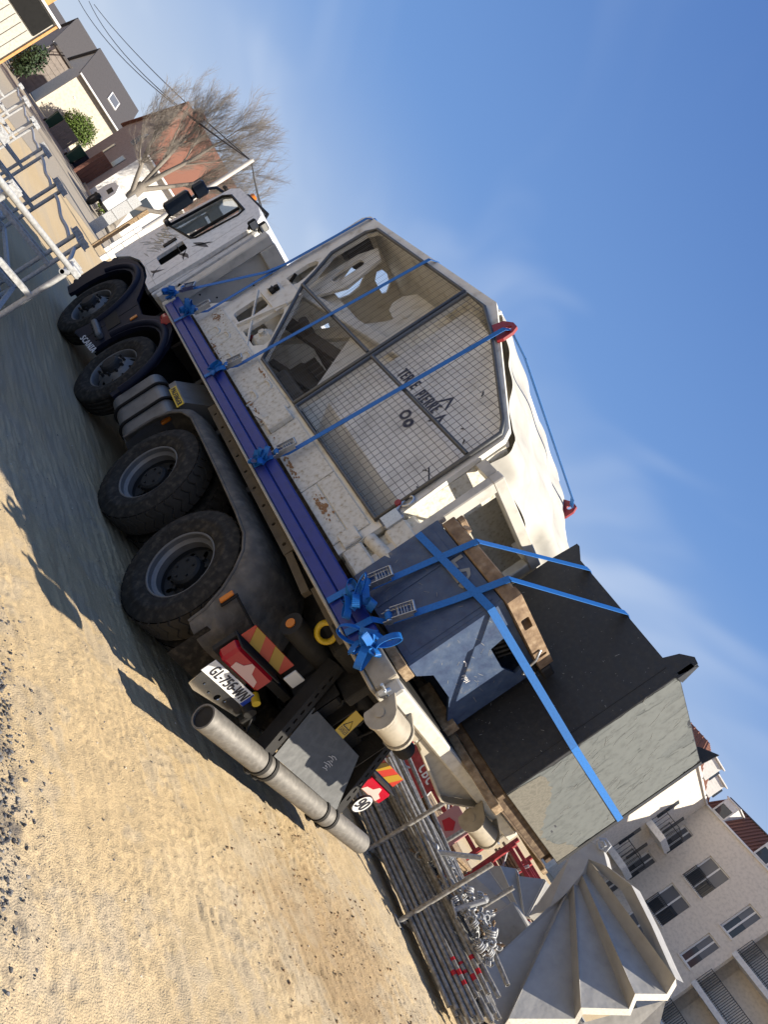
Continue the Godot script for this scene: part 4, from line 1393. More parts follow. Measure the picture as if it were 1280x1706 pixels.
func make_machine() -> void:
	var t := thing("processing_machine", "tall off-white machine with wire guards and a pale tarpaulin, strapped to the bed", "machine", Vector3(-1.4, 1.5, 0))
	var b := MB.new()
	var flank := pv([-3.80, 1.56, -3.80, 1.70, -3.45, 2.0, -3.42, 3.70, -3.34, 3.775, -0.67, 3.785, 0.70, 3.045, 0.76, 2.96, 0.80, 1.90, 0.80, 1.56])
	var slot1 := rrect(-3.17, 1.93, -2.885, 2.29, 0.05, 3)
	var slot2 := pv([-3.19, 2.62, -3.20, 2.90, -3.16, 2.98, -3.10, 3.0, -3.04, 2.96, -2.96, 2.78, -2.95, 2.66, -2.98, 2.62])
	var tri_ := pv([-2.72, 1.91, -2.68, 2.32, -2.64, 2.39, -2.57, 2.36, -2.25, 2.08, -2.24, 2.0, -2.34, 1.91])
	var openA := pv([-1.97, 1.91, -1.045, 1.91, -1.045, 3.685, -2.93, 3.685, -3.03, 3.58, -3.06, 3.16, -2.88, 2.86, -2.80, 2.69])
	var openB := pv([-0.985, 1.91, 0.735, 1.91, 0.715, 2.97, 0.62, 3.05, -0.29, 3.515, -0.68, 3.675, -0.985, 3.685])
	b.plate(flank, [slot1, slot2, tri_, openA, openB], "z", 1.10, 1.145)
	part(t, "flank_plate", b, M.machine)
	b = MB.new()
	b.plate(flank, [rrect(-3.2, 2.3, -2.45, 3.5, 0.12), rrect(-2.2, 2.3, -1.2, 3.5, 0.12), rrect(-0.9, 2.3, 0.3, 2.9, 0.1)], "z", -1.145, -1.10)  # far-side openings enlarged to let sun in and brighten the works
	part(t, "flank_plate", b, M.machine)
	# front bulkhead with its openings, roof, floor
	b = MB.new()
	var cuts := [pv([0.86, 3.26, 0.85, 3.38, 0.70, 3.47, 0.55, 3.43, 0.48, 3.34, 0.46, 3.19, 0.52, 2.93, 0.57, 2.94, 0.66, 3.19]), pv([0.44, 3.53, 0.52, 3.59, 0.51, 3.66, 0.42, 3.70, 0.30, 3.68, 0.22, 3.6, 0.24, 3.54]), pv([0.33, 2.69, 0.31, 2.82, 0.24, 2.81, 0.25, 2.70]), pv([0.16, 2.98, 0.17, 3.08, 0.05, 3.05, -0.02, 2.93, 0.10, 2.90]), pv([-0.2, 2.7, -0.2, 3.3, -0.7, 3.3, -0.7, 2.7])]
	b.plate(pv([1.09, 1.56, 1.09, 3.74, -1.09, 3.74, -1.09, 1.56]), cuts, "x", -3.42, -3.39)
	part(t, "front_bulkhead", b, M.machine)
	b = MB.new()
	b.bb(Vector3(-3.42, 3.735, -1.095), Vector3(-0.60, 3.777, 1.095), 0.006)
	part(t, "roof_plate", b, M.machine)
	b = MB.new()
	b.bb(Vector3(-3.8, 1.502, -1.1), Vector3(0.8, 1.558, 1.1))
	part(t, "floor_plate", b, M.rust)
	b = MB.new()
	b.bb(Vector3(-3.36, 3.30, 0.85), Vector3(-3.05, 3.60, 1.08), 0.02)
	part(t, "control_box", b, M.dark_steel)
	b = MB.new()
	b.bb(Vector3(-3.20, 2.30, 1.146), Vector3(-2.93, 2.52, 1.172), 0.02)
	b.bb(Vector3(-2.98, 2.30, 1.146), Vector3(-2.66, 2.62, 1.168), 0.015)
	for q in [[-3.10, 2.40], [-3.06, 2.47]]:
		b.tube(Vector3(q[0], q[1], 1.17), Vector3(q[0], q[1], 1.215), 0.028, -1.0, 10)
	part(t, "hinge_bracket", b, M.machine)
	b = MB.new()
	b.bb(Vector3(-3.12, 2.38, 1.172), Vector3(-2.98, 2.44, 1.21), 0.01)
	b.tube(Vector3(-3.02, 2.46, 1.17), Vector3(-3.02, 2.46, 1.22), 0.03, -1.0, 10)
	b.tube(Vector3(-3.08, 2.63, 1.14), Vector3(-3.08, 2.72, 1.18), 0.02, -1.0, 8)
	part(t, "latch", b, M.black)
	b = MB.new()
	b.bar(Vector3(-2.86, 1.90, 1.156), Vector3(-2.66, 2.44, 1.156), 0.03, 0.05, Vector3(0, 0, 1))
	b.bar(Vector3(-3.3, 2.30, 1.156), Vector3(-2.4, 1.86, 1.15), 0.02, 0.02, Vector3(0, 0, 1))
	part(t, "strut", b, M.machine)
	b = MB.new()
	b.box(Vector3(-2.50, 2.04, 1.03), Vector3(0.24, 0.24, 0.16), 0.05)
	b.tube(Vector3(-2.50, 2.06, 1.10), Vector3(-2.50, 2.06, 1.15), 0.035, -1.0, 12)
	part(t, "gearbox", b, M.stained)
	b = MB.new()
	b.tube(Vector3(-2.95, 1.95, 0.8), Vector3(-2.95, 1.95, 0.92), 0.04, -1.0, 14)
	part(t, "red_valve", b, M.red_lug)
	# lower skirt with pressed rims and stains
	b = MB.new()
	b.bb(Vector3(-3.44, 1.562, 1.146), Vector3(-1.06, 1.87, 1.162), 0.003)
	var sk := part(t, "skirt_panel", b, M.stained)
	for q in [[-2.20, 1.72, 0.5], [-2.38, 1.56, 0.4], [-1.52, 1.56, 0.35], [-1.54, 1.72, 0.4], [-3.02, 1.60, 0.3], [-2.80, 1.66, 0.4]]:
		b = MB.new()
		var p3 := []
		for k in 11:
			var a := PI * k / 10.0
			var sx := cos(a)
			p3.append(Vector3(q[0] + 0.085 * signf(sx) * pow(absf(sx), 0.5), q[1] + 0.03 + 0.085 * pow(sin(a), 0.5), 1.163))
		p3.push_front(Vector3(q[0] + 0.085, q[1] - 0.01, 1.160))
		p3.append(Vector3(q[0] - 0.085, q[1] - 0.0, 1.160))
		b.path(p3, 0.013, 6)
		part(sk, "pressed_rim", b, M.stained)
	var rr := RandomNumberGenerator.new()
	rr.seed = 91
	for q in [[-3.28, 1.77, 0.16, 0.05, 44, 0.14], [-2.75, 1.58, 0.25, 0.02, 26, 0.0], [-1.35, 1.59, 0.25, 0.03, 30, 0.0], [-1.75, 1.83, 0.3, 0.02, 20, 0.0]]:
		b = MB.new()
		flecks(b, rr, q[0], q[1], q[2], q[3], q[4], q[5], 1.1635)
		part(sk, "rust_stain", b, M.rust_fleck).set_meta("kind", "stuff")
	b = MB.new()
	b.bb(Vector3(-1.04, 1.60, 1.146), Vector3(-0.86, 1.84, 1.215), 0.012)
	b.bar(Vector3(-1.06, 1.62, 1.18), Vector3(-1.15, 1.58, 1.22), 0.03, 0.03)
	part(t, "hinge_block", b, M.stained)
	b = MB.new()
	b.bb(Vector3(-0.855, 1.562, 1.146), Vector3(0.02, 1.86, 1.160), 0.003)
	b.bb(Vector3(0.03, 1.562, 1.146), Vector3(0.70, 1.695, 1.158), 0.003)
	b.bb(Vector3(0.03, 1.705, 1.146), Vector3(0.72, 1.86, 1.160), 0.003)
	b.bb(Vector3(0.66, 1.62, 1.150), Vector3(0.80, 1.76, 1.175), 0.005)
	part(t, "lower_panel", b, M.stained)
	b = MB.new()
	flecks(b, rr, 0.28, 1.64, 0.14, 0.035, 60, 0.0, 1.1595)
	flecks(b, rr, -0.4, 1.60, 0.3, 0.03, 40, 0.0, 1.1615)
	part(t, "rust_stain", b, M.rust_fleck).set_meta("kind", "stuff")
	# wire guards: a fine one over the works, a square one over the hopper
	for q in [[openA, "fine_guard", 0.095, 0.019, 0.0013], [openB, "square_guard", 0.062, 0.058, 0.0023]]:
		b = MB.new()
		var lp := []
		for w in q[0]: lp.append(Vector3(w.x, w.y, 1.168))
		b.path(lp, 0.019, 10, true)
		var g := part(t, q[1], b, M.mesh_frame)
		b = MB.new()
		wire_grid(b, q[0], 1.166, q[2], q[3], q[4], 0.004)
		var wm := part(g, "wire_mesh", b, M.mesh_wire)
		wm.set_meta("kind", "stuff")
		b = MB.new()
		if q[1] == "fine_guard":
			b.tube(Vector3(-2.80, 2.69, 1.176), Vector3(-1.06, 2.69, 1.176), 0.019, -1.0, 8)
		else:
			b.tube(Vector3(-0.97, 2.69, 1.176), Vector3(0.71, 2.69, 1.176), 0.019, -1.0, 8)
		part(g, "guard_rail", b, M.mesh_frame)
	# works behind the fine guard
	b = MB.new()
	b.bb(Vector3(-2.95, 1.6, -0.9), Vector3(-1.9, 2.30, 0.35), 0.03)
	b.bb(Vector3(-2.1, 1.6, 0.2), Vector3(-1.55, 2.05, 0.9), 0.03)
	b.bar(Vector3(-3.3, 2.35, 0.75), Vector3(-1.9, 2.62, 0.6), 0.09, 0.12)
	b.tube(Vector3(-2.7, 2.5, -0.8), Vector3(-2.7, 2.5, 0.9), 0.05, -1.0, 12)
	for k in 7:
		b.bb(Vector3(-2.75 + k * 0.11, 2.28, 0.30), Vector3(-2.71 + k * 0.11, 2.42, 0.42), 0.008)
	b.bar(Vector3(-3.0, 2.0, 0.5), Vector3(-1.9, 2.25, 0.42), 0.07, 0.07)
	b.tube(Vector3(-2.6, 1.85, 0.4), Vector3(-2.0, 1.85, 0.4), 0.13, -1.0, 16)
	part(t, "drive_works", b, M.rail_brown)
	b = MB.new()
	b.plate(pv([-3.34, 2.20, -3.30, 2.05, -2.10, 3.05, -1.72, 3.55, -1.78, 3.62, -2.24, 3.22]), [], "z", 0.55, 0.60)
	b.bar(Vector3(-3.30, 2.62, 1.02), Vector3(-1.2, 3.02, 0.80), 0.07, 0.11, Vector3.UP, 0.01)
	b.plate(pv([-3.05, 2.75, -2.78, 2.72, -2.55, 3.05, -2.66, 3.52, -2.90, 3.60, -3.02, 3.40]), [rrect(-2.92, 3.0, -2.76, 3.38, 0.05, 3)], "z", 0.98, 1.01)
	part(t, "lifting_arm", b, M.machine)
	b = MB.new()
	b.bar(Vector3(-3.36, 2.86, 0.98), Vector3(-1.7, 2.86, 0.7), 0.10, 0.16, Vector3.UP, 0.01)
	b.plate(pv([-3.35, 2.15, -3.35, 3.25, -3.05, 3.30, -2.82, 2.98, -2.95, 2.62, -2.60, 2.15]), [], "z", 0.92, 0.95)
	part(t, "inner_bracket", b, M.machine)
	b = MB.new()
	b.plate(pv([-1.55, 1.95, -2.25, 2.95, -2.05, 3.05, -1.98, 3.22, -2.16, 3.26, -2.24, 3.34, -2.24, 3.46, -2.12, 3.58, -0.95, 3.6, -0.95, 1.95]), [], "z", 0.72, 0.75)
	b.bb(Vector3(-2.0, 3.3, 0.755), Vector3(-1.85, 3.38, 0.76))
	part(t, "chute_plate", b, M.machine)
	# hopper: upright flank with a sloped foot
	b = MB.new()
	b.face([Vector3(-1.02, 2.17, 0.99), Vector3(0.69, 2.12, 0.99), Vector3(0.69, 3.0, 0.99), Vector3(-0.5, 3.58, 0.99), Vector3(-1.02, 3.68, 0.99)], Vector3(0, 0, 1))
	b.face([Vector3(-1.02, 2.17, 0.99), Vector3(0.69, 2.12, 0.99), Vector3(0.69, 1.6, 0.52), Vector3(-1.02, 1.6, 0.52)], Vector3(0, -0.5, 1))
	b.face([Vector3(-1.02, 2.17, 0.985), Vector3(-1.02, 3.68, 0.985), Vector3(-1.02, 3.68, -0.9), Vector3(-1.02, 1.6, -0.9), Vector3(-1.02, 1.6, 0.52)], Vector3(-1, 0, 0))
	var hp := part(t, "hopper", b, M.hopper)
	lettering(hp, "company_name", "TERRE", 0.105, Vector3(-0.66, 2.83, 0.995), Vector3(1, 0, 0), Vector3.UP, M.print_navy, 0.30)
	lettering(hp, "company_name", "PIERRE", 0.105, Vector3(-0.26, 2.81, 0.995), Vector3(1, 0, 0), Vector3.UP, M.print_navy, 0.32)
	b = MB.new()
	b.plate(pv([-0.20, 2.86, -0.12, 2.99, -0.04, 2.86, -0.06, 2.86, -0.12, 2.95, -0.18, 2.86]), [], "z", 0.991, 0.994)
	b.plate(pv([-0.06, 2.70, 0.0, 2.84, 0.06, 2.72, 0.03, 2.74, 0.0, 2.79, -0.04, 2.70]), [], "z", 0.991, 0.994)
	b.plate(circle(-0.28, 2.60, 0.055, 10), [circle(-0.28, 2.60, 0.03, 8)], "z", 0.991, 0.994)
	b.plate(circle(-0.17, 2.57, 0.05, 9), [circle(-0.17, 2.57, 0.02, 8)], "z", 0.991, 0.994)
	part(hp, "emblem", b, M.print_navy)
	b = MB.new()
	for q in [[0.36, 2.8, 0.39, 2.77], [0.24, 2.84, 0.26, 2.85], [0.40, 2.46, 0.60, 2.34], [0.42, 2.43, 0.39, 2.41], [0.02, 3.18, 0.06, 3.14], [0.5, 2.3, 0.58, 2.28]]:
		b.ribbon([Vector3(q[0], q[1], 0.992), Vector3((q[0] + q[2]) * 0.5, (q[1] + q[3]) * 0.5 + 0.008, 0.992), Vector3(q[2], q[3], 0.992)], Vector3(0.5, 0.8, 0), 0.012, 0.002)
	part(hp, "scratch", b, M.print_black)
	# sheet over the sloped top and the tail
	b = MB.new()
	b.sheet(44, 50, func(u: float, v: float) -> Vector3:
		var z := lerpf(1.06, -1.12, u)
		var p: Vector2
		if v < 0.75: p = Vector2(-0.68, 3.795).lerp(Vector2(0.74, 3.045), v / 0.75)
		else: p = Vector2(0.74, 3.045).lerp(Vector2(0.83, 2.80), (v - 0.75) / 0.25)
		var w := sin(u * 21.0 + v * 7.0) * 0.012 + sin(u * 9.0 - v * 13.0) * 0.02 * (0.4 + v) + sin(u * 4.0 + v * 30.0) * 0.008 + 0.02 * absf(sin(u * 6.0 + v * 9.0))
		w += 0.03 * smoothstep(0.7, 1.0, v) * sin(u * 14.0 + v * 5.0)
		return Vector3(p.x + w, p.y + w * 0.6, z))
	part(t, "tarpaulin", b, M.tarp)
	b = MB.new()
	b.bb(Vector3(0.74, 1.56, 0.72), Vector3(0.775, 2.95, 1.09))
	b.bb(Vector3(0.45, 1.56, -1.1), Vector3(0.48, 2.95, 0.72))
	b.bb(Vector3(0.48, 1.56, 0.70), Vector3(0.74, 2.95, 0.72))
	part(t, "tail_plate", b, M.stained)
	for s in [1.145, -1.125]:
		b = MB.new()
		b.plate(pv([-0.40, 3.58, -0.36, 3.67, -0.27, 3.71, -0.20, 3.70, -0.17, 3.64, -0.17, 3.55, -0.19, 3.50]), [circle(-0.245, 3.645, 0.03, 10)], "z", s, s + 0.028)
		var lug := part(t, "lifting_lug", b, M.red_lug)
		lug.set_meta("label", "dark red lifting lug with a round eye")
	# open white frame behind the hopper
	b = MB.new()
	b.bar(Vector3(1.0, 1.6, 1.08), Vector3(1.0, 2.70, 1.08), 0.10, 0.08, Vector3(1, 0, 0), 0.008)
	b.bar(Vector3(1.0, 2.735, 1.13), Vector3(1.0, 2.735, 0.10), 0.09, 0.09, Vector3.UP, 0.008)
	b.bar(Vector3(1.0, 2.69, 0.15), Vector3(1.0, 1.6, 0.15), 0.09, 0.08, Vector3(1, 0, 0), 0.008)
	b.bar(Vector3(0.79, 2.735, 1.08), Vector3(0.95, 2.735, 1.08), 0.08, 0.08)
	b.bar(Vector3(0.79, 2.735, 0.15), Vector3(0.95, 2.735, 0.15), 0.08, 0.08)
	part(t, "tail_frame", b, M.white_frame)
	b = MB.new()
	b.bb(Vector3(0.80, 1.56, 0.75), Vector3(0.97, 2.15, 1.08), 0.02)
	b.bb(Vector3(0.84, 1.90, 1.02), Vector3(1.10, 2.08, 1.14), 0.02)
	b.bb(Vector3(0.80, 1.58, 0.95), Vector3(1.06, 1.74, 1.15), 0.015)
	b.tube(Vector3(0.82, 1.80, 1.12), Vector3(1.10, 1.84, 1.10), 0.05, -1.0, 12)
	part(t, "tail_bracket", b, M.stained)
	b = MB.new()
	var hk := []
	for k in 12:
		var a := deg_to_rad(-70.0 + 250.0 * k / 11.0)
		hk.append(Vector3(0.76 + cos(a) * 0.035, 2.16 + sin(a) * 0.05, 1.165))
	hk.append(Vector3(0.77, 2.06, 1.165))
	b.path(hk, 0.012, 8)
	b.box(Vector3(0.80, 2.0, 1.15), Vector3(0.12, 0.16, 0.05), 0.015)
	part(t, "lashing_hook", b, M.zinc)
	b = MB.new()
	b.tube(Vector3(0.735, 2.10, 1.15), Vector3(0.735, 2.10, 1.19), 0.025, -1.0, 10)
	part(t, "hook_pin", b, M.red_lug)

func make_blue_box() -> void:
	var t := thing("steel_box", "worn dark blue steel box with a rusty top frame beside the black bin", "box", Vector3(1.46, 1.5, 0.72))
	var b := MB.new()
	b.bb(Vector3(1.05, 1.575, 1.14), Vector3(1.875, 2.24, 1.15), 0.003)
	b.bb(Vector3(1.05, 1.575, 0.31), Vector3(1.08, 2.24, 1.139))
	b.bb(Vector3(1.05, 1.575, 0.30), Vector3(1.86, 2.24, 0.309))
	b.bb(Vector3(1.06, 2.20, 0.31), Vector3(1.86, 2.238, 1.139))
	var bd := part(t, "body_shell", b, M.box_blue)
	b = MB.new()
	b.bb(Vector3(1.12, 1.60, 1.150), Vector3(1.40, 2.18, 1.156), 0.002)
	b.bb(Vector3(1.44, 1.62, 1.150), Vector3(1.84, 2.20, 1.154), 0.002)
	part(bd, "flank_panel", b, M.box_blue)
	b = MB.new()
	b.plate(pv([1.15, 1.575, 1.15, 2.24, 0.94, 2.24, 0.94, 1.66, 1.03, 1.575]), [], "x", 1.876, 1.902)
	part(t, "corner_plate", b, M.box_blue)
	b = MB.new()
	b.plate(pv([0.94, 1.66, 0.94, 2.24, 0.30, 2.24, 0.30, 1.56, 0.40, 1.56, 0.62, 1.66]), [pv([0.80, 2.04, 0.82, 2.14, 0.72, 2.20, 0.46, 2.20, 0.42, 2.10, 0.56, 2.04])], "x", 1.862, 1.884)
	var rp := part(t, "end_plate", b, M.box_blue)
	b = MB.new()
	b.bb(Vector3(1.70, 2.0, 0.40), Vector3(1.72, 2.22, 0.84))
	part(rp, "pocket_back", b, M.black)
	b = MB.new()
	for k in 4: b.bar(Vector3(1.80, 2.06, 0.56 + k * 0.05), Vector3(1.83, 2.18, 0.54 + k * 0.05), 0.012, 0.012)
	part(rp, "pocket_rib", b, M.dark_steel)
	b = MB.new()
	for k in 8:
		b.ribbon([Vector3(1.886, 1.80 + 0.012 * sin(k * 2.3), 0.74 - k * 0.012), Vector3(1.886, 1.812 + 0.01 * cos(k * 1.9), 0.732 - k * 0.012), Vector3(1.886, 1.822 + 0.012 * sin(k * 3.1), 0.735 - k * 0.012)], Vector3(0, 0.4, 0.9), 0.006, 0.001)
	b.ribbon([Vector3(1.886, 1.86, 0.86), Vector3(1.886, 1.865, 0.83), Vector3(1.886, 1.852, 0.80)], Vector3(0, 1, 0), 0.008, 0.001)
	part(rp, "white_print", b, M.print_white)
	b = MB.new()
	var br := RandomNumberGenerator.new()
	br.seed = 63
	for k in 46:
		var z := br.randf_range(0.34, 1.12)
		var y := br.randf_range(1.70, 2.22)
		var l := br.randf_range(0.006, 0.07)
		var a := br.randf_range(-0.6, 0.9)
		var xx := 1.9028 if z > 0.945 else 1.8848
		if z < 0.945 and y > 2.02 and z > 0.38: continue
		b.ribbon([Vector3(xx, y, z), Vector3(xx, y + sin(a) * l, clampf(z + cos(a) * l, 0.32, 1.14))], Vector3(0, cos(a), -sin(a)), br.randf_range(0.001, 0.0026), 0.0006)
	for k in 24:
		var x := br.randf_range(1.12, 1.82)
		var y := br.randf_range(1.64, 2.16)
		var l := br.randf_range(0.004, 0.05)
		var a := br.randf() * 3.0
		b.ribbon([Vector3(x, y, 1.1565), Vector3(x + cos(a) * l, y + sin(a) * l, 1.1565)], Vector3(-sin(a), cos(a), 0), br.randf_range(0.001, 0.003), 0.0006)
	part(bd, "scrapes", b, M.scratch_pale).set_meta("kind", "stuff")
	# white printed sketch of a digger on the shaded flank
	b = MB.new()
	for q in [[1.42, 2.12, 1.42, 2.22, 1.45, 2.22, 1.45, 2.16, 1.50, 2.16, 1.50, 2.12], [1.44, 2.09, 1.60, 2.09, 1.60, 2.115, 1.44, 2.115], [1.51, 2.14, 1.55, 2.21, 1.60, 2.19, 1.63, 2.14, 1.615, 2.13, 1.59, 2.17, 1.56, 2.18, 1.53, 2.13], [1.60, 2.11, 1.65, 2.13, 1.66, 2.10, 1.62, 2.085]]:
		b.plate(pv(q), [], "z", 1.156, 1.158)
	part(bd, "white_print", b, M.scratch_pale)
	b = MB.new()
	b.bb(Vector3(1.12, 2.245, 1.07), Vector3(1.88, 2.34, 1.17), 0.008)
	b.bb(Vector3(1.10, 2.245, 0.34), Vector3(1.18, 2.32, 1.069), 0.008)
	b.bb(Vector3(1.14, 2.34, 1.02), Vector3(1.20, 2.39, 1.16), 0.008)
	b.tube(Vector3(1.26, 2.33, 1.12), Vector3(1.26, 2.36, 1.15), 0.03, -1.0, 10)
	part(t, "top_frame", b, M.tan_steel)
	b = MB.new()
	var rect := rrect(0.86, 2.268, 0.97, 2.325, 0.01, 2)
	b.plate(pv([1.19, 2.246, 1.19, 2.345, 0.40, 2.345, 0.40, 2.246]), [rect, rrect(0.52, 2.27, 0.545, 2.33, 0.008, 2)], "x", 1.884, 1.955)
	b.bb(Vector3(1.80, 2.246, 0.42), Vector3(1.883, 2.27, 1.06))
	part(t, "cross_channel", b, M.tan_steel)
	b = MB.new()
	b.bb(Vector3(1.86, 2.24, 0.28), Vector3(1.97, 2.32, 0.395), 0.01)
	b.bb(Vector3(1.80, 2.16, 0.30), Vector3(1.90, 2.24, 0.42), 0.01)
	part(t, "frame_lug", b, M.dark_steel)
	b = MB.new()
	b.path([Vector3(1.96, 2.30, 0.60), Vector3(1.99, 2.24, 0.58), Vector3(1.98, 2.16, 0.54), Vector3(1.96, 2.13, 0.49), Vector3(1.975, 2.16, 0.45), Vector3(1.98, 2.2, 0.45)], 0.009, 6)
	part(t, "chain_hook", b, M.zinc)

func make_bin() -> void:
	var t := thing("tipping_bin", "big black steel bin with a scuffed sunlit end plate overhanging the truck's tail", "bin", Vector3(1.8, 1.6, -0.45))
	var b := MB.new()
	b.plate(pv([1.14, 1.70, 1.14, 2.83, 1.16, 3.06, 1.19, 3.06, 1.30, 2.99, 2.27, 2.925, 2.31, 3.02, 2.385, 3.075, 2.43, 3.06, 2.435, 2.98, 2.418, 2.90, 2.418, 1.625, 1.20, 1.625]), [], "z", 0.212, 0.224)
	var fl := part(t, "flank_plate", b, M.bin_steel)
	b = MB.new()
	var sr := RandomNumberGenerator.new()
	sr.seed = 62
	for k in 150:
		var x := sr.randf_range(1.2, 2.4)
		var y := sr.randf_range(1.66, 2.9)
		var l := 0.004 * pow(8.0, pow(sr.randf(), 4.0))
		var a := sr.randf() * 3.14
		b.ribbon([Vector3(x, y, 0.2248), Vector3(x + cos(a) * l, y + sin(a) * l, 0.2248)], Vector3(-sin(a), cos(a), 0), sr.randf_range(0.0015, 0.0035), 0.0006)
	part(fl, "scratches", b, M.scratch_pale).set_meta("kind", "stuff")
	b = MB.new()
	b.bb(Vector3(2.33, 1.64, 0.2245), Vector3(2.336, 2.90, 0.2275))
	b.bb(Vector3(1.22, 1.79, 0.2245), Vector3(2.33, 1.797, 0.2280))
	part(fl, "weld_seam", b, M.bin_steel)
	b = MB.new()
	b.plate(pv([1.14, 1.70, 1.14, 2.95, 2.28, 2.925, 2.32, 3.0, 2.45, 3.07, 2.43, 2.92, 2.418, 1.625, 1.20, 1.625]), [], "z", -1.172, -1.16)
	part(t, "flank_plate", b, M.bin_steel)
	b = MB.new()
	b.bb(Vector3(2.404, 1.625, -1.158), Vector3(2.424, 2.925, 0.226), 0.003)
	var rp := part(t, "end_plate", b, M.bin_steel)
	rp.set_meta("label", "scuffed sunlit end plate of the black bin")
	b = MB.new()
	b.bb(Vector3(2.424, 1.625, -1.172), Vector3(2.432, 2.93, -1.12), 0.002)
	b.plate(pv([0.224, 2.90, 0.224, 3.03, 0.195, 3.06, 0.14, 2.925]), [], "x", 2.404, 2.437)
	part(rp, "edge_flange", b, M.bin_steel)
	b = MB.new()
	var mud := PackedVector2Array([Vector2(0.215, 1.63), Vector2(0.21, 1.72)])
	var mr := RandomNumberGenerator.new()
	mr.seed = 61
	for k in 46:
		var f := k / 45.0
		mud.append(Vector2(0.18 - f * 1.30, 1.80 + 0.10 * sin(f * 7.0 + 0.6) - 0.08 * f + mr.randf_range(-0.022, 0.022)))
	mud.append(Vector2(-1.13, 1.63))
	b.plate(mud, [], "x", 2.4275, 2.4282)
	part(rp, "mud_stain", b, M.mud_stain)
	# ragged upright scuffs; their grey paints the sunlight on the black plate
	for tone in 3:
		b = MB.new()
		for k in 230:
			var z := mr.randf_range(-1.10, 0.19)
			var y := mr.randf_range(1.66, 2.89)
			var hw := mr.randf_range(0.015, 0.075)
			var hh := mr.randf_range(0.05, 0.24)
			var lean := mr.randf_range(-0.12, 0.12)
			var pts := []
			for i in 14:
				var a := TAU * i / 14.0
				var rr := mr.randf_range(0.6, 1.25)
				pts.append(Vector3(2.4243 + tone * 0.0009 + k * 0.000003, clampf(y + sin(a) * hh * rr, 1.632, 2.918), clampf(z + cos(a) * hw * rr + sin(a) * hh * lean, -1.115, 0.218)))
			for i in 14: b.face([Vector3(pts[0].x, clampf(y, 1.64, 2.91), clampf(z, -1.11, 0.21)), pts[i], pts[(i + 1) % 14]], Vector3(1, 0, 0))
		part(rp, "sun_scuff_smear", b, [M.sun_scuff_dark, M.sun_scuff_mid, M.sun_scuff_pale][tone]).set_meta("kind", "stuff")
	b = MB.new()
	for k in 70:
		var z := mr.randf_range(-1.08, 0.16)
		var y := mr.randf_range(1.80, 2.84)
		var l := mr.randf_range(0.02, 0.16)
		var a := mr.randf_range(0.9, 1.4) if mr.randf() < 0.8 else mr.randf() * 3.0
		var c := mr.randf_range(-0.03, 0.03)
		b.ribbon([Vector3(2.4285, y, z), Vector3(2.4285, y + sin(a) * l * 0.5 + c, z + cos(a) * l * 0.5), Vector3(2.4285, y + sin(a) * l, z + cos(a) * l)], Vector3(0, cos(a), -sin(a)), mr.randf_range(0.001, 0.0026), 0.0008)
	part(rp, "scratches", b, M.scratch_pale).set_meta("kind", "stuff")
	b = MB.new()
	for q in [[0.10, 1.70], [-0.62, 1.72], [-0.58, 1.76]]:
		b.bb(Vector3(2.424, q[1], q[0] - 0.02), Vector3(2.427, q[1] + 0.012, q[0] + 0.02))
	part(rp, "stamped_mark", b, M.print_black)
	b = MB.new()
	b.bb(Vector3(1.14, 1.628, -1.159), Vector3(2.402, 1.645, 0.211))
	b.bb(Vector3(1.14, 1.646, -1.159), Vector3(1.16, 2.90, 0.211))
	part(t, "inner_shell", b, M.bin_steel)
	for z in [0.17, -1.08]:
		b = MB.new()
		b.bb(Vector3(1.14, 1.56, z - 0.03), Vector3(2.40, 1.624, z + 0.03), 0.004)
		part(t, "skid", b, M.rust)
	b = MB.new()
	b.bb(Vector3(2.36, 1.545, -1.06), Vector3(2.375, 1.622, 0.12))
	b.bb(Vector3(2.36, 1.535, -1.06), Vector3(2.43, 1.543, 0.12))
	part(t, "fork_channel", b, M.rust)
	# timbers under the load, each lying on the bed
	var tm := [[Vector3(1.66, 1.505, 1.06), Vector3(1.92, 1.57, 1.20), "short timber block under the blue box's open corner", ""],
		[Vector3(1.55, 1.505, 0.30), Vector3(1.92, 1.60, 0.40), "weathered timber under the blue box beside the bin", ""],
		[Vector3(1.2, 1.495, 0.10), Vector3(2.44, 1.555, 0.21), "pale sawn timber under the bin, sticking out past the beam", ""],
		[Vector3(1.2, 1.495, -1.16), Vector3(2.44, 1.533, -1.06), "thin sawn timber under the bin's outer skid", ""]]
	for q in tm:
		b = MB.new()
		b.bb(q[0], q[1], 0.004)
		solo("timber", b, M.wood, q[2], "timber", Vector3((q[0].x + q[1].x) * 0.5, q[0].y, (q[0].z + q[1].z) * 0.5))

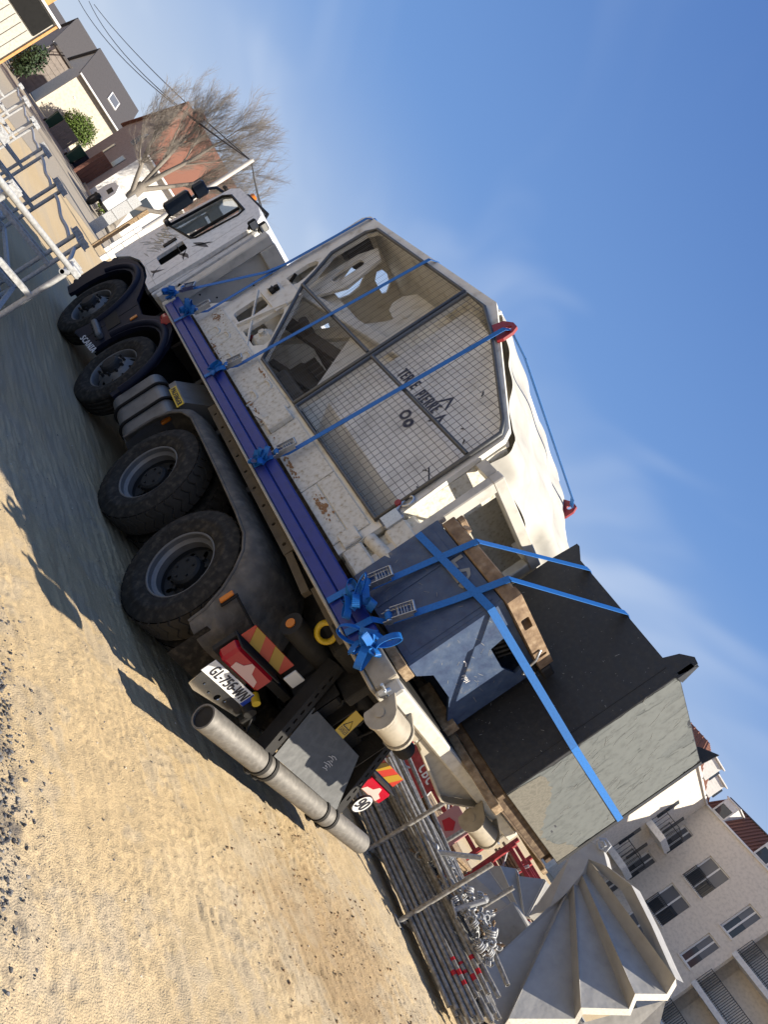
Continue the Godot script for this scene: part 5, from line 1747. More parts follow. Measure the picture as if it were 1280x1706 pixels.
# one lashing strap: webbing, ratchet, loose tail
func strap(label: String, pts: Array, side: Vector3, ratchet: Array, tail: Array) -> void:
	var base: Vector3 = pts[0]
	var t := thing("ratchet_strap", label, "strap", base, "blue ratchet straps over the load")
	var b := MB.new()
	b.ribbon(pts, side, 0.050, 0.004)
	part(t, "webbing", b, M.strap)
	if ratchet.size() > 0:
		var o: Vector3 = ratchet[0]
		var d: Vector3 = (ratchet[1] - ratchet[0]).normalized()
		var s := (side - d * side.dot(d)).normalized()
		var n := s.cross(d).normalized()
		if n.z < 0.0: n = -n
		b = MB.new()
		for k in [-1.0, 1.0]:
			b.box(o + d * 0.085 + s * 0.034 * k + n * 0.022, Vector3(0.19, 0.034, 0.004), 0.0015, Basis(d, n, s))
			b.box(o + d * 0.125 + s * 0.040 * k + n * 0.05, Vector3(0.15, 0.026, 0.004), 0.0015, Basis(d, n, s))
			b.tube(o + d * 0.03 + s * 0.032 * k + n * 0.025, o + d * 0.03 + s * 0.042 * k + n * 0.025, 0.024, -1.0, 12)
		for q in [[0.02, 0.02, 0.009], [0.175, 0.024, 0.007], [0.198, 0.05, 0.010], [0.09, 0.03, 0.006]]:
			b.tube(o + d * q[0] + n * q[1] - s * 0.042, o + d * q[0] + n * q[1] + s * 0.042, q[2], -1.0, 8)
		for k in 4:
			b.tube(o + d * (0.10 + k * 0.018) + n * 0.052 - s * 0.03, o + d * (0.10 + k * 0.018) + n * 0.052 + s * 0.03, 0.003, -1.0, 6)
		part(t, "ratchet", b, M.zinc)
		b = MB.new()
		b.tube(o + d * 0.03 + n * 0.026 - s * 0.026, o + d * 0.03 + n * 0.026 + s * 0.026, 0.024, -1.0, 12)
		part(t, "spool", b, M.strap)
	if tail.size() > 0:
		var o: Vector3 = tail[0]
		var r := RandomNumberGenerator.new()
		r.seed = int(tail[2])
		var sz: float = tail[1]
		b = MB.new()
		for k in int(tail[3]):
			var dir := Vector3(r.randf_range(-1.0, 1.0), r.randf_range(-1.0, 0.55), r.randf_range(-0.1, 0.7)).normalized()
			var wd := dir.cross(Vector3(r.randf_range(-1, 1), r.randf_range(-1, 1), r.randf_range(0.2, 1.2))).normalized()
			var l := sz * r.randf_range(0.55, 1.3)
			var up := dir.cross(wd).normalized() * l * r.randf_range(0.08, 0.26)
			o = tail[0] + Vector3(r.randf_range(-0.3, 0.3), r.randf_range(-0.2, 0.25), r.randf_range(-0.05, 0.15)) * sz
			var lp := []
			for q in 25:
				var th := TAU * q / 24.0
				lp.append(o + dir * l * (0.5 - 0.5 * cos(th)) + up * sin(th) + wd * 0.002 * q)
			b.ribbon(lp, wd, 0.046, 0.004)
		part(t, "loose_tail", b, M.strap)

func make_straps() -> void:
	var X := Vector3(1, 0, 0)
	var Y := Vector3(0, 1, 0)
	strap("blue strap running up the machine's upright front edge", [Vector3(-3.50, 1.36, 1.285), Vector3(-3.48, 1.54, 1.275), Vector3(-3.45, 1.72, 1.20), Vector3(-3.42, 2.68, 1.18), Vector3(-3.27, 3.71, 1.18), Vector3(-3.265, 3.80, 1.12), Vector3(-3.26, 3.80, -1.12), Vector3(-3.3, 3.6, -1.17), Vector3(-3.5, 1.4, -1.285)], X, [Vector3(-3.46, 1.60, 1.235), Vector3(-3.43, 2.5, 1.20)], [Vector3(-3.52, 1.53, 1.285), 0.11, 3, 7])
	strap("blue strap slanting from the bed's front corner past the headboard", [Vector3(-4.12, 1.40, 1.30), Vector3(-4.08, 1.58, 1.29), Vector3(-3.46, 2.48, 1.205), Vector3(-3.40, 2.70, 1.19), Vector3(-3.33, 3.2, 1.186)], X + Y * -0.6, [Vector3(-4.07, 1.60, 1.285), Vector3(-3.46, 2.48, 1.205)], [Vector3(-4.12, 1.50, 1.30), 0.10, 8, 8])
	strap("blue strap crossing the fine wire guard of the machine", [Vector3(-2.09, 1.36, 1.285), Vector3(-2.08, 1.52, 1.275), Vector3(-2.05, 1.67, 1.215), Vector3(-1.77, 3.73, 1.20), Vector3(-1.765, 3.80, 1.12), Vector3(-1.76, 3.80, -1.12), Vector3(-1.8, 3.6, -1.17), Vector3(-2.1, 1.4, -1.285)], X, [Vector3(-2.07, 1.56, 1.245), Vector3(-2.0, 2.0, 1.215)], [Vector3(-2.09, 1.47, 1.29), 0.09, 14, 5])
	strap("blue strap crossing the square wire guard to the red lug", [Vector3(-0.43, 1.36, 1.285), Vector3(-0.42, 1.50, 1.275), Vector3(-0.41, 1.64, 1.22), Vector3(-0.225, 3.60, 1.205), Vector3(-0.22, 3.645, 1.17)], X, [Vector3(-0.42, 1.54, 1.25), Vector3(-0.38, 2.0, 1.22)], [Vector3(-0.43, 1.44, 1.29), 0.10, 21, 7])
	strap("blue strap drawn along the tarpaulin between the two red lugs", [Vector3(-0.235, 3.66, 1.13), Vector3(-0.15, 3.66, 0.9), Vector3(-0.15, 3.665, -0.9), Vector3(-0.235, 3.66, -1.10)], X, [], [])
	strap("blue strap over the blue box next to the tail frame, reaching the bin's rim", [Vector3(1.24, 1.36, 1.29), Vector3(1.25, 1.54, 1.28), Vector3(1.27, 1.61, 1.21), Vector3(1.35, 2.05, 1.178), Vector3(1.43, 2.35, 1.182), Vector3(1.40, 2.99, 0.22), Vector3(1.39, 2.99, -1.17), Vector3(1.39, 1.6, -1.2)], X, [Vector3(1.265, 1.60, 1.225), Vector3(1.35, 2.05, 1.19)], [Vector3(1.40, 1.52, 1.30), 0.16, 33, 8])
	strap("blue strap over the blue box's outer half, reaching the bin's rim", [Vector3(1.54, 1.36, 1.29), Vector3(1.56, 1.54, 1.28), Vector3(1.59, 1.61, 1.21), Vector3(1.70, 2.0, 1.176), Vector3(1.81, 2.35, 1.182), Vector3(1.86, 2.962, 0.22), Vector3(1.86, 2.97, -1.17), Vector3(1.86, 1.6, -1.2)], X, [Vector3(1.585, 1.60, 1.225), Vector3(1.70, 2.0, 1.19)], [Vector3(1.74, 1.46, 1.30), 0.15, 47, 9])
	strap("long blue strap wrapped level round the blue box and the bin's sunlit end", [Vector3(1.08, 2.08, 1.175), Vector3(1.60, 2.125, 1.187), Vector3(1.905, 2.155, 1.172), Vector3(2.428, 2.13, 0.232), Vector3(2.436, 2.19, -1.13), Vector3(2.42, 2.195, -1.19), Vector3(1.3, 2.2, -1.19)], Y, [], [])

# ---------------------------------------------------------------- things on the site
func make_tubes() -> void:
	var r := RandomNumberGenerator.new()
	r.seed = 5
	var idx := 0
	for row in 9:
		var cnt := 7 - row / 3
		for k in cnt:
			var y := 0.10 + row * 0.046 + r.randf_range(-0.008, 0.008)
			var z := -2.78 - k * 0.062 - row * 0.030 + r.randf_range(-0.012, 0.012)
			var xn := 2.42 + r.randf_range(-0.18, 0.08) + row * 0.01 - (r.randf_range(0.0, 0.7) if row > 6 else 0.0)
			var xf := -2.3 + r.randf_range(-0.4, 0.5)
			var y2 := y + r.randf_range(-0.03, 0.06) + (r.randf_range(-0.1, 0.16) if row > 5 else 0.0)
			var a := Vector3(xn, y, z)
			var c := Vector3(xf, y2, z + r.randf_range(-0.05, 0.05) + (r.randf_range(-0.25, 0.2) if row > 5 else 0.0))
			var b := MB.new()
			b.pipe(a, c, 0.0242, 0.0205, 10)
			var o := solo("scaffold_tube", b, M.old_tube, "old grey scaffold tube lying in the stack beside the truck's tail", "tube", Vector3((xn + xf) * 0.5, y - 0.024, z), "scaffold tubes stacked on the rack")
			if k == 0 and row > 1 and row < 8:
				var x0 := 1.84 + r.randf() * 0.06
				for q in 3:
					var m := MB.new()
					x0 += r.randf_range(0.07, 0.16)
					if r.randf() < 0.8 and x0 < 2.2:
						var dd := (c - a).normalized()
						var p0 := a + dd * ((x0 - a.x) / dd.x)
						m.pipe(p0, p0 - dd * r.randf_range(0.02, 0.06), 0.0250, 0.0243, 10)
						part(o, "sprayed_mark", m, M.spray_red)
			idx += 1
	for k in 15:
		var xa := r.randf_range(0.9, 2.35)
		var ya := r.randf_range(0.50, 0.62)
		var a := Vector3(xa, ya, r.randf_range(-3.35, -2.86))
		var c := Vector3(xa - r.randf_range(1.2, 2.8), ya + r.randf_range(0.02, 0.2), a.z + r.randf_range(-0.3, 0.25))
		var b := MB.new()
		b.pipe(a, c, 0.0242, 0.0205, 10)
		solo("scaffold_tube", b, M.old_tube, "loose scaffold tube lying askew on top of the stack", "tube", (a + c) * 0.5 - Vector3(0, 0.024, 0), "scaffold tubes stacked on the rack")
	for q in [[0.70, "galvanised rack frame around the far part of the tube stack"], [1.48, "galvanised rack frame around the near end of the tube stack"]]:
		var t := thing("tube_rack", q[1], "rack", Vector3(q[0], 0, -3.0), "racks holding the scaffold tubes")
		for z in [-2.70, -3.48]:
			var b := MB.new()
			b.pipe(Vector3(q[0], 0.0, z), Vector3(q[0] + 0.06, 1.06, z), 0.0242, 0.02, 12)
			part(t, "post", b, M.old_tube)
			b = MB.new()
			b.bb(Vector3(q[0] - 0.07, 0.004, z - 0.06), Vector3(q[0] + 0.07, 0.016, z + 0.06), 0.003)
			part(t, "foot_plate", b, M.old_tube)
		var b := MB.new()
		b.bar(Vector3(q[0], 0.055, -2.70), Vector3(q[0], 0.055, -3.48), 0.05, 0.04)
		part(t, "bearer", b, M.old_tube)
	# couplers heaped on the stack: one built, the others copies of it
	var src: Node3D = null
	for k in 42:
		var p := Vector3(r.randf_range(1.40, 2.05), 0, r.randf_range(-3.30, -2.95))
		if k > 30: p = Vector3(r.randf_range(0.85, 1.25), 0, r.randf_range(-3.2, -2.98))
		p.y = 0.52 + 0.22 * (1.0 - absf(p.x - 1.68) / 0.5) * r.randf() + (0.08 if k % 3 == 0 else 0.0)
		if src == null:
			src = thing("tube_coupler", "steel swivel coupler in the heap on the scaffold tubes", "coupler", p, "couplers heaped on the tube stack")
			for e in [[Vector3.ZERO, Vector3(0, 0, 1)], [Vector3(0, 0.066, 0), Vector3(1, 0, 0)]]:
				var b := MB.new()
				var s: Vector3 = e[1].cross(Vector3.UP)
				var p3 := []
				for q in 12:
					var a := TAU * (q / 11.0) * 0.82 + 0.3
					p3.append(p + e[0] + (s * cos(a) + Vector3.UP * sin(a)) * 0.030)
				for w in [-0.018, 0.0, 0.018]:
					var p4 := []
					for q in p3: p4.append(q + e[1] * w)
					b.path(p4, 0.009, 5)
				part(src, "jaw", b, M.galv)
			var b := MB.new()
			b.tube(p + Vector3(0.03, 0.0, 0), p + Vector3(0.095, 0.01, 0), 0.007, -1.0, 6)
			b.tube(p + Vector3(0.07, 0.0, 0), p + Vector3(0.085, 0.01, 0), 0.014, -1.0, 6)
			part(src, "bolt", b, M.tan_steel)
			src.rotation = Vector3(r.randf() * 6.0, r.randf() * 6.0, r.randf() * 6.0)
		else:
			var c := src.duplicate()
			c.name = numbered("tube_coupler")
			add_child(c)
			c.position = p
			c.rotation = Vector3(r.randf() * 6.0, r.randf() * 6.0, r.randf() * 6.0)
			c.scale = Vector3.ONE * r.randf_range(0.9, 1.35)
	for q in [[Vector3(1.02, 0.60, -2.95), Vector3(1.30, 0.97, -3.02), "galvanised prop head lying across the tubes by the far rack"], [Vector3(1.60, 0.50, -2.92), Vector3(1.66, 0.80, -3.02), "short galvanised spigot standing among the couplers"]]:
		var t := thing("prop_head", q[2], "prop", q[0])
		var b := MB.new()
		b.pipe(q[0], q[1], 0.026, 0.021, 12)
		part(t, "stem", b, M.galv)
		b = MB.new()
		var d: Vector3 = (q[1] - q[0]).normalized()
		b.bar(q[0] - d * 0.01, q[0] + d * 0.01, 0.14, 0.14, Vector3(0, 0, 1), 0.003)
		part(t, "head_plate", b, M.galv)

func fan_stair(t: Node3D, outer: Array, inner: Array, depth: Vector3, edge: bool) -> void:
	for i in outer.size() - 1:
		var b := MB.new()
		var a: Vector3 = inner[i]
		var c: Vector3 = inner[i + 1]
		var d: Vector3 = outer[i + 1]
		var e: Vector3 = outer[i]
		var out := Vector3(0.3, 0.1, 1)
		b.face([a, c, d], out); b.face([a, d, e], out)
		b.face([a + depth, c + depth, d + depth], -out); b.face([a + depth, d + depth, e + depth], -out)
		b.face([a, a + depth, c + depth, c], Vector3(-1, 0, 0))
		part(t, "riser" if i % 2 == 0 else "tread", b, M.concrete)
	var b := MB.new()
	for i in outer.size() - 1:
		b.face([outer[i], outer[i + 1], outer[i + 1] + depth, outer[i] + depth], Vector3(1, -0.2, 0))
	part(t, "cut_edge", b, M.concrete_edge if edge else M.concrete)

func make_stairs() -> void:
	var t := thing("winder_stair", "large grey precast concrete winder stair stored on its side, zigzag end showing", "stair", Vector3(2.0, 0, -4.4))
	var O := [Vector3(2.800, 1.920, -4.360), Vector3(2.820, 1.760, -4.570), Vector3(2.740, 1.505, -4.200), Vector3(2.765, 1.365, -4.440), Vector3(2.615, 0.995, -4.015), Vector3(2.610, 0.865, -4.250), Vector3(2.405, 0.360, -3.750), Vector3(2.390, 0.230, -3.950), Vector3(2.03, 0.0, -3.55)]
	var I := [Vector3(1.39, 1.87, -4.50), Vector3(1.45, 1.76, -4.62), Vector3(1.49, 1.71, -4.50), Vector3(1.47, 1.62, -4.60), Vector3(1.52, 1.58, -4.46), Vector3(1.53, 1.47, -4.56), Vector3(1.58, 1.44, -4.42), Vector3(1.58, 1.32, -4.50), Vector3(1.60, 1.20, -4.36)]
	fan_stair(t, O, I, Vector3(0.02, -0.03, -0.16), true)
	var b := MB.new()
	var arc := [Vector3(1.39, 1.87, -4.50), Vector3(1.56, 2.00, -4.50), Vector3(1.85, 2.10, -4.50), Vector3(2.27, 2.03, -4.48), Vector3(2.67, 1.94, -4.45), Vector3(2.79, 1.92, -4.42)]
	var low := [Vector3(1.39, 1.87, -4.50), Vector3(1.55, 1.90, -4.60), Vector3(1.80, 1.98, -4.64), Vector3(2.25, 1.92, -4.62), Vector3(2.65, 1.83, -4.56), Vector3(2.83, 1.76, -4.52)]
	for i in arc.size() - 1:
		b.face([arc[i], arc[i + 1], low[i + 1], low[i]], Vector3(0, -0.3, 1))
		b.face([arc[i], arc[i + 1], arc[i + 1] + Vector3(0, 0.05, -0.35), arc[i] + Vector3(0, 0.05, -0.35)], Vector3(0, 1, 0))
	part(t, "side_string", b, M.concrete)
	b = MB.new()
	var lw := [Vector3(1.25, 1.74, -4.45), Vector3(1.20, 1.98, -4.50), Vector3(1.36, 2.08, -4.52), Vector3(1.56, 2.00, -4.505), Vector3(1.39, 1.87, -4.48), Vector3(1.47, 1.74, -4.47), Vector3(1.57, 1.42, -4.43), Vector3(1.60, 1.20, -4.40), Vector3(1.48, 0.95, -4.60)]
	b.face([lw[1], lw[2], lw[3], lw[4]], Vector3(0, 0, 1))
	b.face([lw[0], lw[1], lw[4], lw[5]], Vector3(0, 0, 1))
	b.face([lw[0], lw[5], lw[6], lw[7], lw[8]], Vector3(-0.3, 0, 1))
	for i in lw.size():
		var j := (i + 1) % lw.size()
		b.face([lw[i], lw[j], lw[j] + Vector3(0, 0, -0.4), lw[i] + Vector3(0, 0, -0.4)], (lw[i] + lw[j]) * 0.5 - Vector3(1.45, 1.5, -4.5))
	part(t, "newel", b, M.concrete)
	b = MB.new()
	b.bb(Vector3(1.3, 0.0, -4.75), Vector3(2.7, 0.9, -4.45), 0.02)
	b.face([Vector3(2.83, 1.72, -4.72), Vector3(2.62, 0.85, -4.45), Vector3(2.75, 0.0, -4.55), Vector3(3.0, 0.0, -4.85), Vector3(3.0, 1.45, -4.85)], Vector3(1, 0, 1))
	part(t, "soffit", b, M.concrete)
	b = MB.new()
	b.path([Vector3(1.28, 2.10, -4.48), Vector3(1.32, 2.16, -4.5), Vector3(1.40, 2.16, -4.5), Vector3(1.42, 2.08, -4.5), Vector3(1.36, 2.04, -4.48), Vector3(1.30, 2.07, -4.46), Vector3(1.33, 2.12, -4.46), Vector3(1.39, 2.11, -4.46)], 0.018, 8)
	part(t, "lifting_loop", b, M.galv)
	var t2 := thing("winder_stair", "smaller pale concrete winder stair with white nosings behind the tube stack", "stair", Vector3(0.9, 0, -5.3))
	var o2 := [Vector3(0.52, 0.54, -5.10), Vector3(0.49, 0.74, -5.25), Vector3(0.60, 0.90, -5.22), Vector3(0.67, 1.04, -5.40), Vector3(0.80, 1.03, -5.30), Vector3(0.94, 1.28, -5.50), Vector3(1.0, 1.28, -5.42), Vector3(1.08, 1.32, -5.55), Vector3(1.29, 1.12, -5.40)]
	var i2 := []
	for k in o2.size(): i2.append(Vector3(1.20 + k * 0.012, 0.80 + k * 0.012, -5.25))
	fan_stair(t2, o2, i2, Vector3(0, 0, -0.1), false)
	var b2 := MB.new()
	for k in range(1, o2.size()):
		b2.tube(o2[k] + Vector3(0, 0, 0.004), i2[k] + Vector3(0, 0, 0.004), 0.006, -1.0, 5)
	part(t2, "nosing", b2, M.concrete_edge)
	b2 = MB.new()
	b2.face([Vector3(0.52, 0.54, -5.10), Vector3(1.2, 0.80, -5.25), Vector3(1.30, 0.0, -5.1), Vector3(0.45, 0.0, -5.05)], Vector3(0, 0, 1))
	b2.bb(Vector3(0.5, 0.0, -5.6), Vector3(1.3, 0.78, -5.3), 0.02)
	part(t2, "soffit", b2, M.concrete)

func make_red_racks() -> void:
	var specs := [[Vector3(-1.6, 0, -5.2), 1.5, "red steel stillage with a lettered plate, seen under the truck's tail"], [Vector3(0.0, 0, -6.4), 1.3, "red steel stillage full of scaffold fittings behind the smaller stair"], [Vector3(-0.6, 0, -7.8), 2.2, "tall red stillage stacked with planks behind the bin"]]
	var r := RandomNumberGenerator.new()
	r.seed = 77
	for si in specs.size():
		var q = specs[si]
		var o: Vector3 = q[0]
		var w: float = q[1]
		var t := thing("steel_stillage", q[2], "stillage", o)
		for x in [0.0, w]:
			for z in [0.0, -0.9]:
				var b := MB.new()
				b.bb(o + Vector3(x - 0.03, 0, z - 0.03), o + Vector3(x + 0.03, 1.15, z + 0.03), 0.004)
				part(t, "post", b, M.red_old)
		for y in [0.12, 0.62, 1.05]:
			for z in [0.0, -0.9]:
				var b := MB.new()
				b.bb(o + Vector3(0.03, y - 0.03, z - 0.025), o + Vector3(w - 0.03, y + 0.03, z + 0.025), 0.004)
				part(t, "rail", b, M.red_old)
		var b := MB.new()
		b.bb(o + Vector3(0, 0.15, -0.9), o + Vector3(w, 0.18, 0.0))
		part(t, "floor_sheet", b, M.red_old)
		if si == 0:
			b = MB.new()
			b.bb(o + Vector3(0.10, 0.42, 0.027), o + Vector3(0.85, 0.86, 0.037))
			var s := part(t, "sign_plate", b, M.red_old)
			lettering(s, "sign_letters", "CBC", 0.17, o + Vector3(0.60, 0.66, 0.041), Vector3(1, 0, 0), Vector3.UP, M.print_white, 0.30)
		# planks and fittings on it
		for k in 5:
			b = MB.new()
			var y := 0.20 + k * 0.055 + (0.45 if si == 2 else 0.0)
			b.bb(o + Vector3(-0.2 + r.randf() * 0.2, y, -0.85 + r.randf() * 0.1), o + Vector3(w + r.randf() * 0.3, y + 0.045, -0.15 - r.randf() * 0.2), 0.004)
			solo("scaffold_board", b, M.wood, ["weathered board in the lettered red stillage", "weathered board in the red stillage of fittings", "weathered board in the tall red stillage"][si], "board", o + Vector3(w * 0.5, y, -0.5), "boards in the red stillages")
		for k in 9:
			b = MB.new()
			var p := o + Vector3(r.randf_range(0.1, w - 0.1), 0.50 + r.randf() * 0.45, r.randf_range(-0.3, 0.02))
			var d := Vector3(r.randf_range(-0.5, 0.5), r.randf_range(-0.3, 0.5), r.randf_range(-0.2, 0.2)).normalized()
			b.pipe(p - d * 0.25, p + d * 0.25, 0.020, 0.016, 8)
			solo("short_tube", b, M.galv, ["short galvanised tube in the lettered red stillage", "short galvanised tube in the red stillage of fittings", "short galvanised tube in the tall red stillage"][si], "tube", p, "short tubes in the red stillages")
	var b := MB.new()
	b.bb(Vector3(-0.30, 0.45, -5.02), Vector3(0.12, 0.84, -4.99), 0.004)
	var t := thing("faded_board", "faded pink board with a red blot leaning on the stillage", "board", Vector3(-0.1, 0.45, -5.0))
	part(t, "board_sheet", b, mat("faded_pink", lin(0.42, 0.20, 0.19), 0.8))
	b = MB.new()
	b.plate(pv([-0.22, 0.55, -0.08, 0.52, -0.02, 0.62, -0.10, 0.70, -0.20, 0.66]), [], "z", -4.989, -4.986)
	part(t, "red_blot", b, M.spray_red)

func make_left_racks() -> void:
	var names := ["galvanised rack frame with open tube ends beside the cab, first of the row", "galvanised rack frame beside the cab, second of the row", "galvanised rack frame ahead of the cab, third of the row", "galvanised rack frame ahead of the cab, fourth of the row", "galvanised rack frame ahead of the cab, fifth of the row", "galvanised rack frame ahead of the cab, last of the row by the hut"]
	for k in 6:
		var x0 := -2.1 - k * 2.25
		var x1 := x0 - 2.05
		var t := thing("rack_frame", names[k], "rack", Vector3((x0 + x1) * 0.5, 0, 2.85), "rack frames along the truck")
		var zr := 2.72 if k == 0 else 2.30
		var rw := [[x0, zr], [x1, 2.25], [x0, 3.42], [x1, 3.42]]
		for q in rw:
			var b := MB.new()
			b.pipe(Vector3(q[0], 0, q[1]), Vector3(q[0], 1.06, q[1]), 0.024, 0.019, 12)
			part(t, "post", b, M.galv)
			b = MB.new()
			b.box(Vector3(q[0], 1.0, q[1]), Vector3(0.16, 0.012, 0.13), 0.003)
			b.box(Vector3(q[0] - 0.05, 1.03, q[1]), Vector3(0.012, 0.07, 0.11), 0.003)
			b.box(Vector3(q[0] + 0.05, 1.03, q[1]), Vector3(0.012, 0.07, 0.11), 0.003)
			part(t, "saddle_plate", b, M.galv)
			b = MB.new()
			b.bb(Vector3(q[0] - 0.06, 0.004, q[1] - 0.06), Vector3(q[0] + 0.06, 0.016, q[1] + 0.06), 0.003)
			part(t, "foot_plate", b, M.galv)
		for z in [0, 1]:
			var a := Vector3(x0, 0.93, zr if z == 0 else 3.42)
			var c := Vector3(x1, 0.93, 2.25 if z == 0 else 3.42)
			var pts := []
			for i in 13:
				var f := i / 12.0
				pts.append(a.lerp(c, f) + Vector3(0, 0.016 * sin(f * PI * 3.0) - 0.01, 0.01 * sin(f * 9.0)))
			var b := MB.new()
			b.path(pts, 0.021, 8)
			part(t, "side_tube", b, M.galv)
			b = MB.new()
			b.bar(Vector3(x0, 0.16, a.z), Vector3(x1, 0.16, c.z), 0.04, 0.04)
			part(t, "base_rail", b, M.galv)
		for x in [[x0, zr], [x1, 2.25]]:
			for y in [0.16, 0.60]:
				var b := MB.new()
				b.bar(Vector3(x[0], y, x[1]), Vector3(x[0], y, 3.42), 0.045, 0.045)
				part(t, "cross_bar", b, M.galv)
		if k == 0:
			var b := MB.new()
			b.pipe(Vector3(x0 + 0.20, 1.02, 2.80), Vector3(x0 + 0.95, 1.10, 3.75), 0.024, 0.019, 14)
			part(t, "top_tube", b, M.galv)
			b = MB.new()
			b.pipe(Vector3(x0 + 0.50, 0.99, 2.90), Vector3(x0 + 0.02, 0.97, 2.72), 0.022, 0.018, 14)
			b.box(Vector3(x0 + 0.10, 1.02, 2.74), Vector3(0.14, 0.06, 0.10), 0.008)
			part(t, "joint_tube", b, M.galv)

# ---------------------------------------------------------------- buildings
func in_local(t: Node3D) -> void:
	org[t] = Vector3.ZERO

func window_unit(t: Node3D, s0: float, s1: float, y0: float, y1: float, nn: float, french: bool, seed_: int) -> void:
	var r := RandomNumberGenerator.new()
	r.seed = seed_
	var b := MB.new()
	b.plate(pv([s0, y0, s1, y0, s1, y1, s0, y1]), [pv([s0 + 0.07, y0 + 0.07, (s0 + s1) * 0.5 - 0.05, y0 + 0.07, (s0 + s1) * 0.5 - 0.05, y1 - 0.07, s0 + 0.07, y1 - 0.07]), pv([(s0 + s1) * 0.5 + 0.05, y0 + 0.07, s1 - 0.07, y0 + 0.07, s1 - 0.07, y1 - 0.07, (s0 + s1) * 0.5 + 0.05, y1 - 0.07])], "z", nn - 0.20, nn - 0.14)
	var w := part(t, "window", b, M.frame_white)
	for q in [[s0 + 0.07, (s0 + s1) * 0.5 - 0.05], [(s0 + s1) * 0.5 + 0.05, s1 - 0.07]]:
		b = MB.new()
		b.bb(Vector3(q[0], y0 + 0.07, nn - 0.185), Vector3(q[1], y1 - 0.07, nn - 0.175))
		part(w, "pane", b, M.window_dark)
		b = MB.new()
		var drop := r.randf_range(0.35, 0.62) * (y1 - y0)
		b.bb(Vector3(q[0], y1 - drop, nn - 0.172), Vector3(q[1], y1 - 0.07, nn - 0.165))
		part(w, "roller_blind", b, M.window_shutter)
	b = MB.new()
	b.bb(Vector3(s0 - 0.08, y0 - 0.09, nn - 0.2), Vector3(s1 + 0.08, y0 - 0.01, nn + 0.06), 0.01)
	part(w, "sill", b, M.facade)
	if french: railing(t, s0, s1, y0 - 0.0, y0 + 1.0, nn + 0.03)

func railing(t: Node3D, s0: float, s1: float, y0: float, y1: float, nn: float) -> void:
	var b := MB.new()
	b.bb(Vector3(s0, y1 - 0.04, nn - 0.02), Vector3(s1, y1, nn + 0.02))
	var rl := part(t, "railing", b, M.railing)
	b = MB.new()
	b.bb(Vector3(s0, y0 + 0.08, nn - 0.015), Vector3(s1, y0 + 0.11, nn + 0.015))
	part(rl, "lower_rail", b, M.railing)
	b = MB.new()
	var s := s0 + 0.02
	while s < s1:
		b.bb(Vector3(s - 0.012, y0, nn - 0.012), Vector3(s + 0.012, y1 - 0.04, nn + 0.012))
		s += 0.115
	part(rl, "balusters", b, M.railing).set_meta("kind", "stuff")

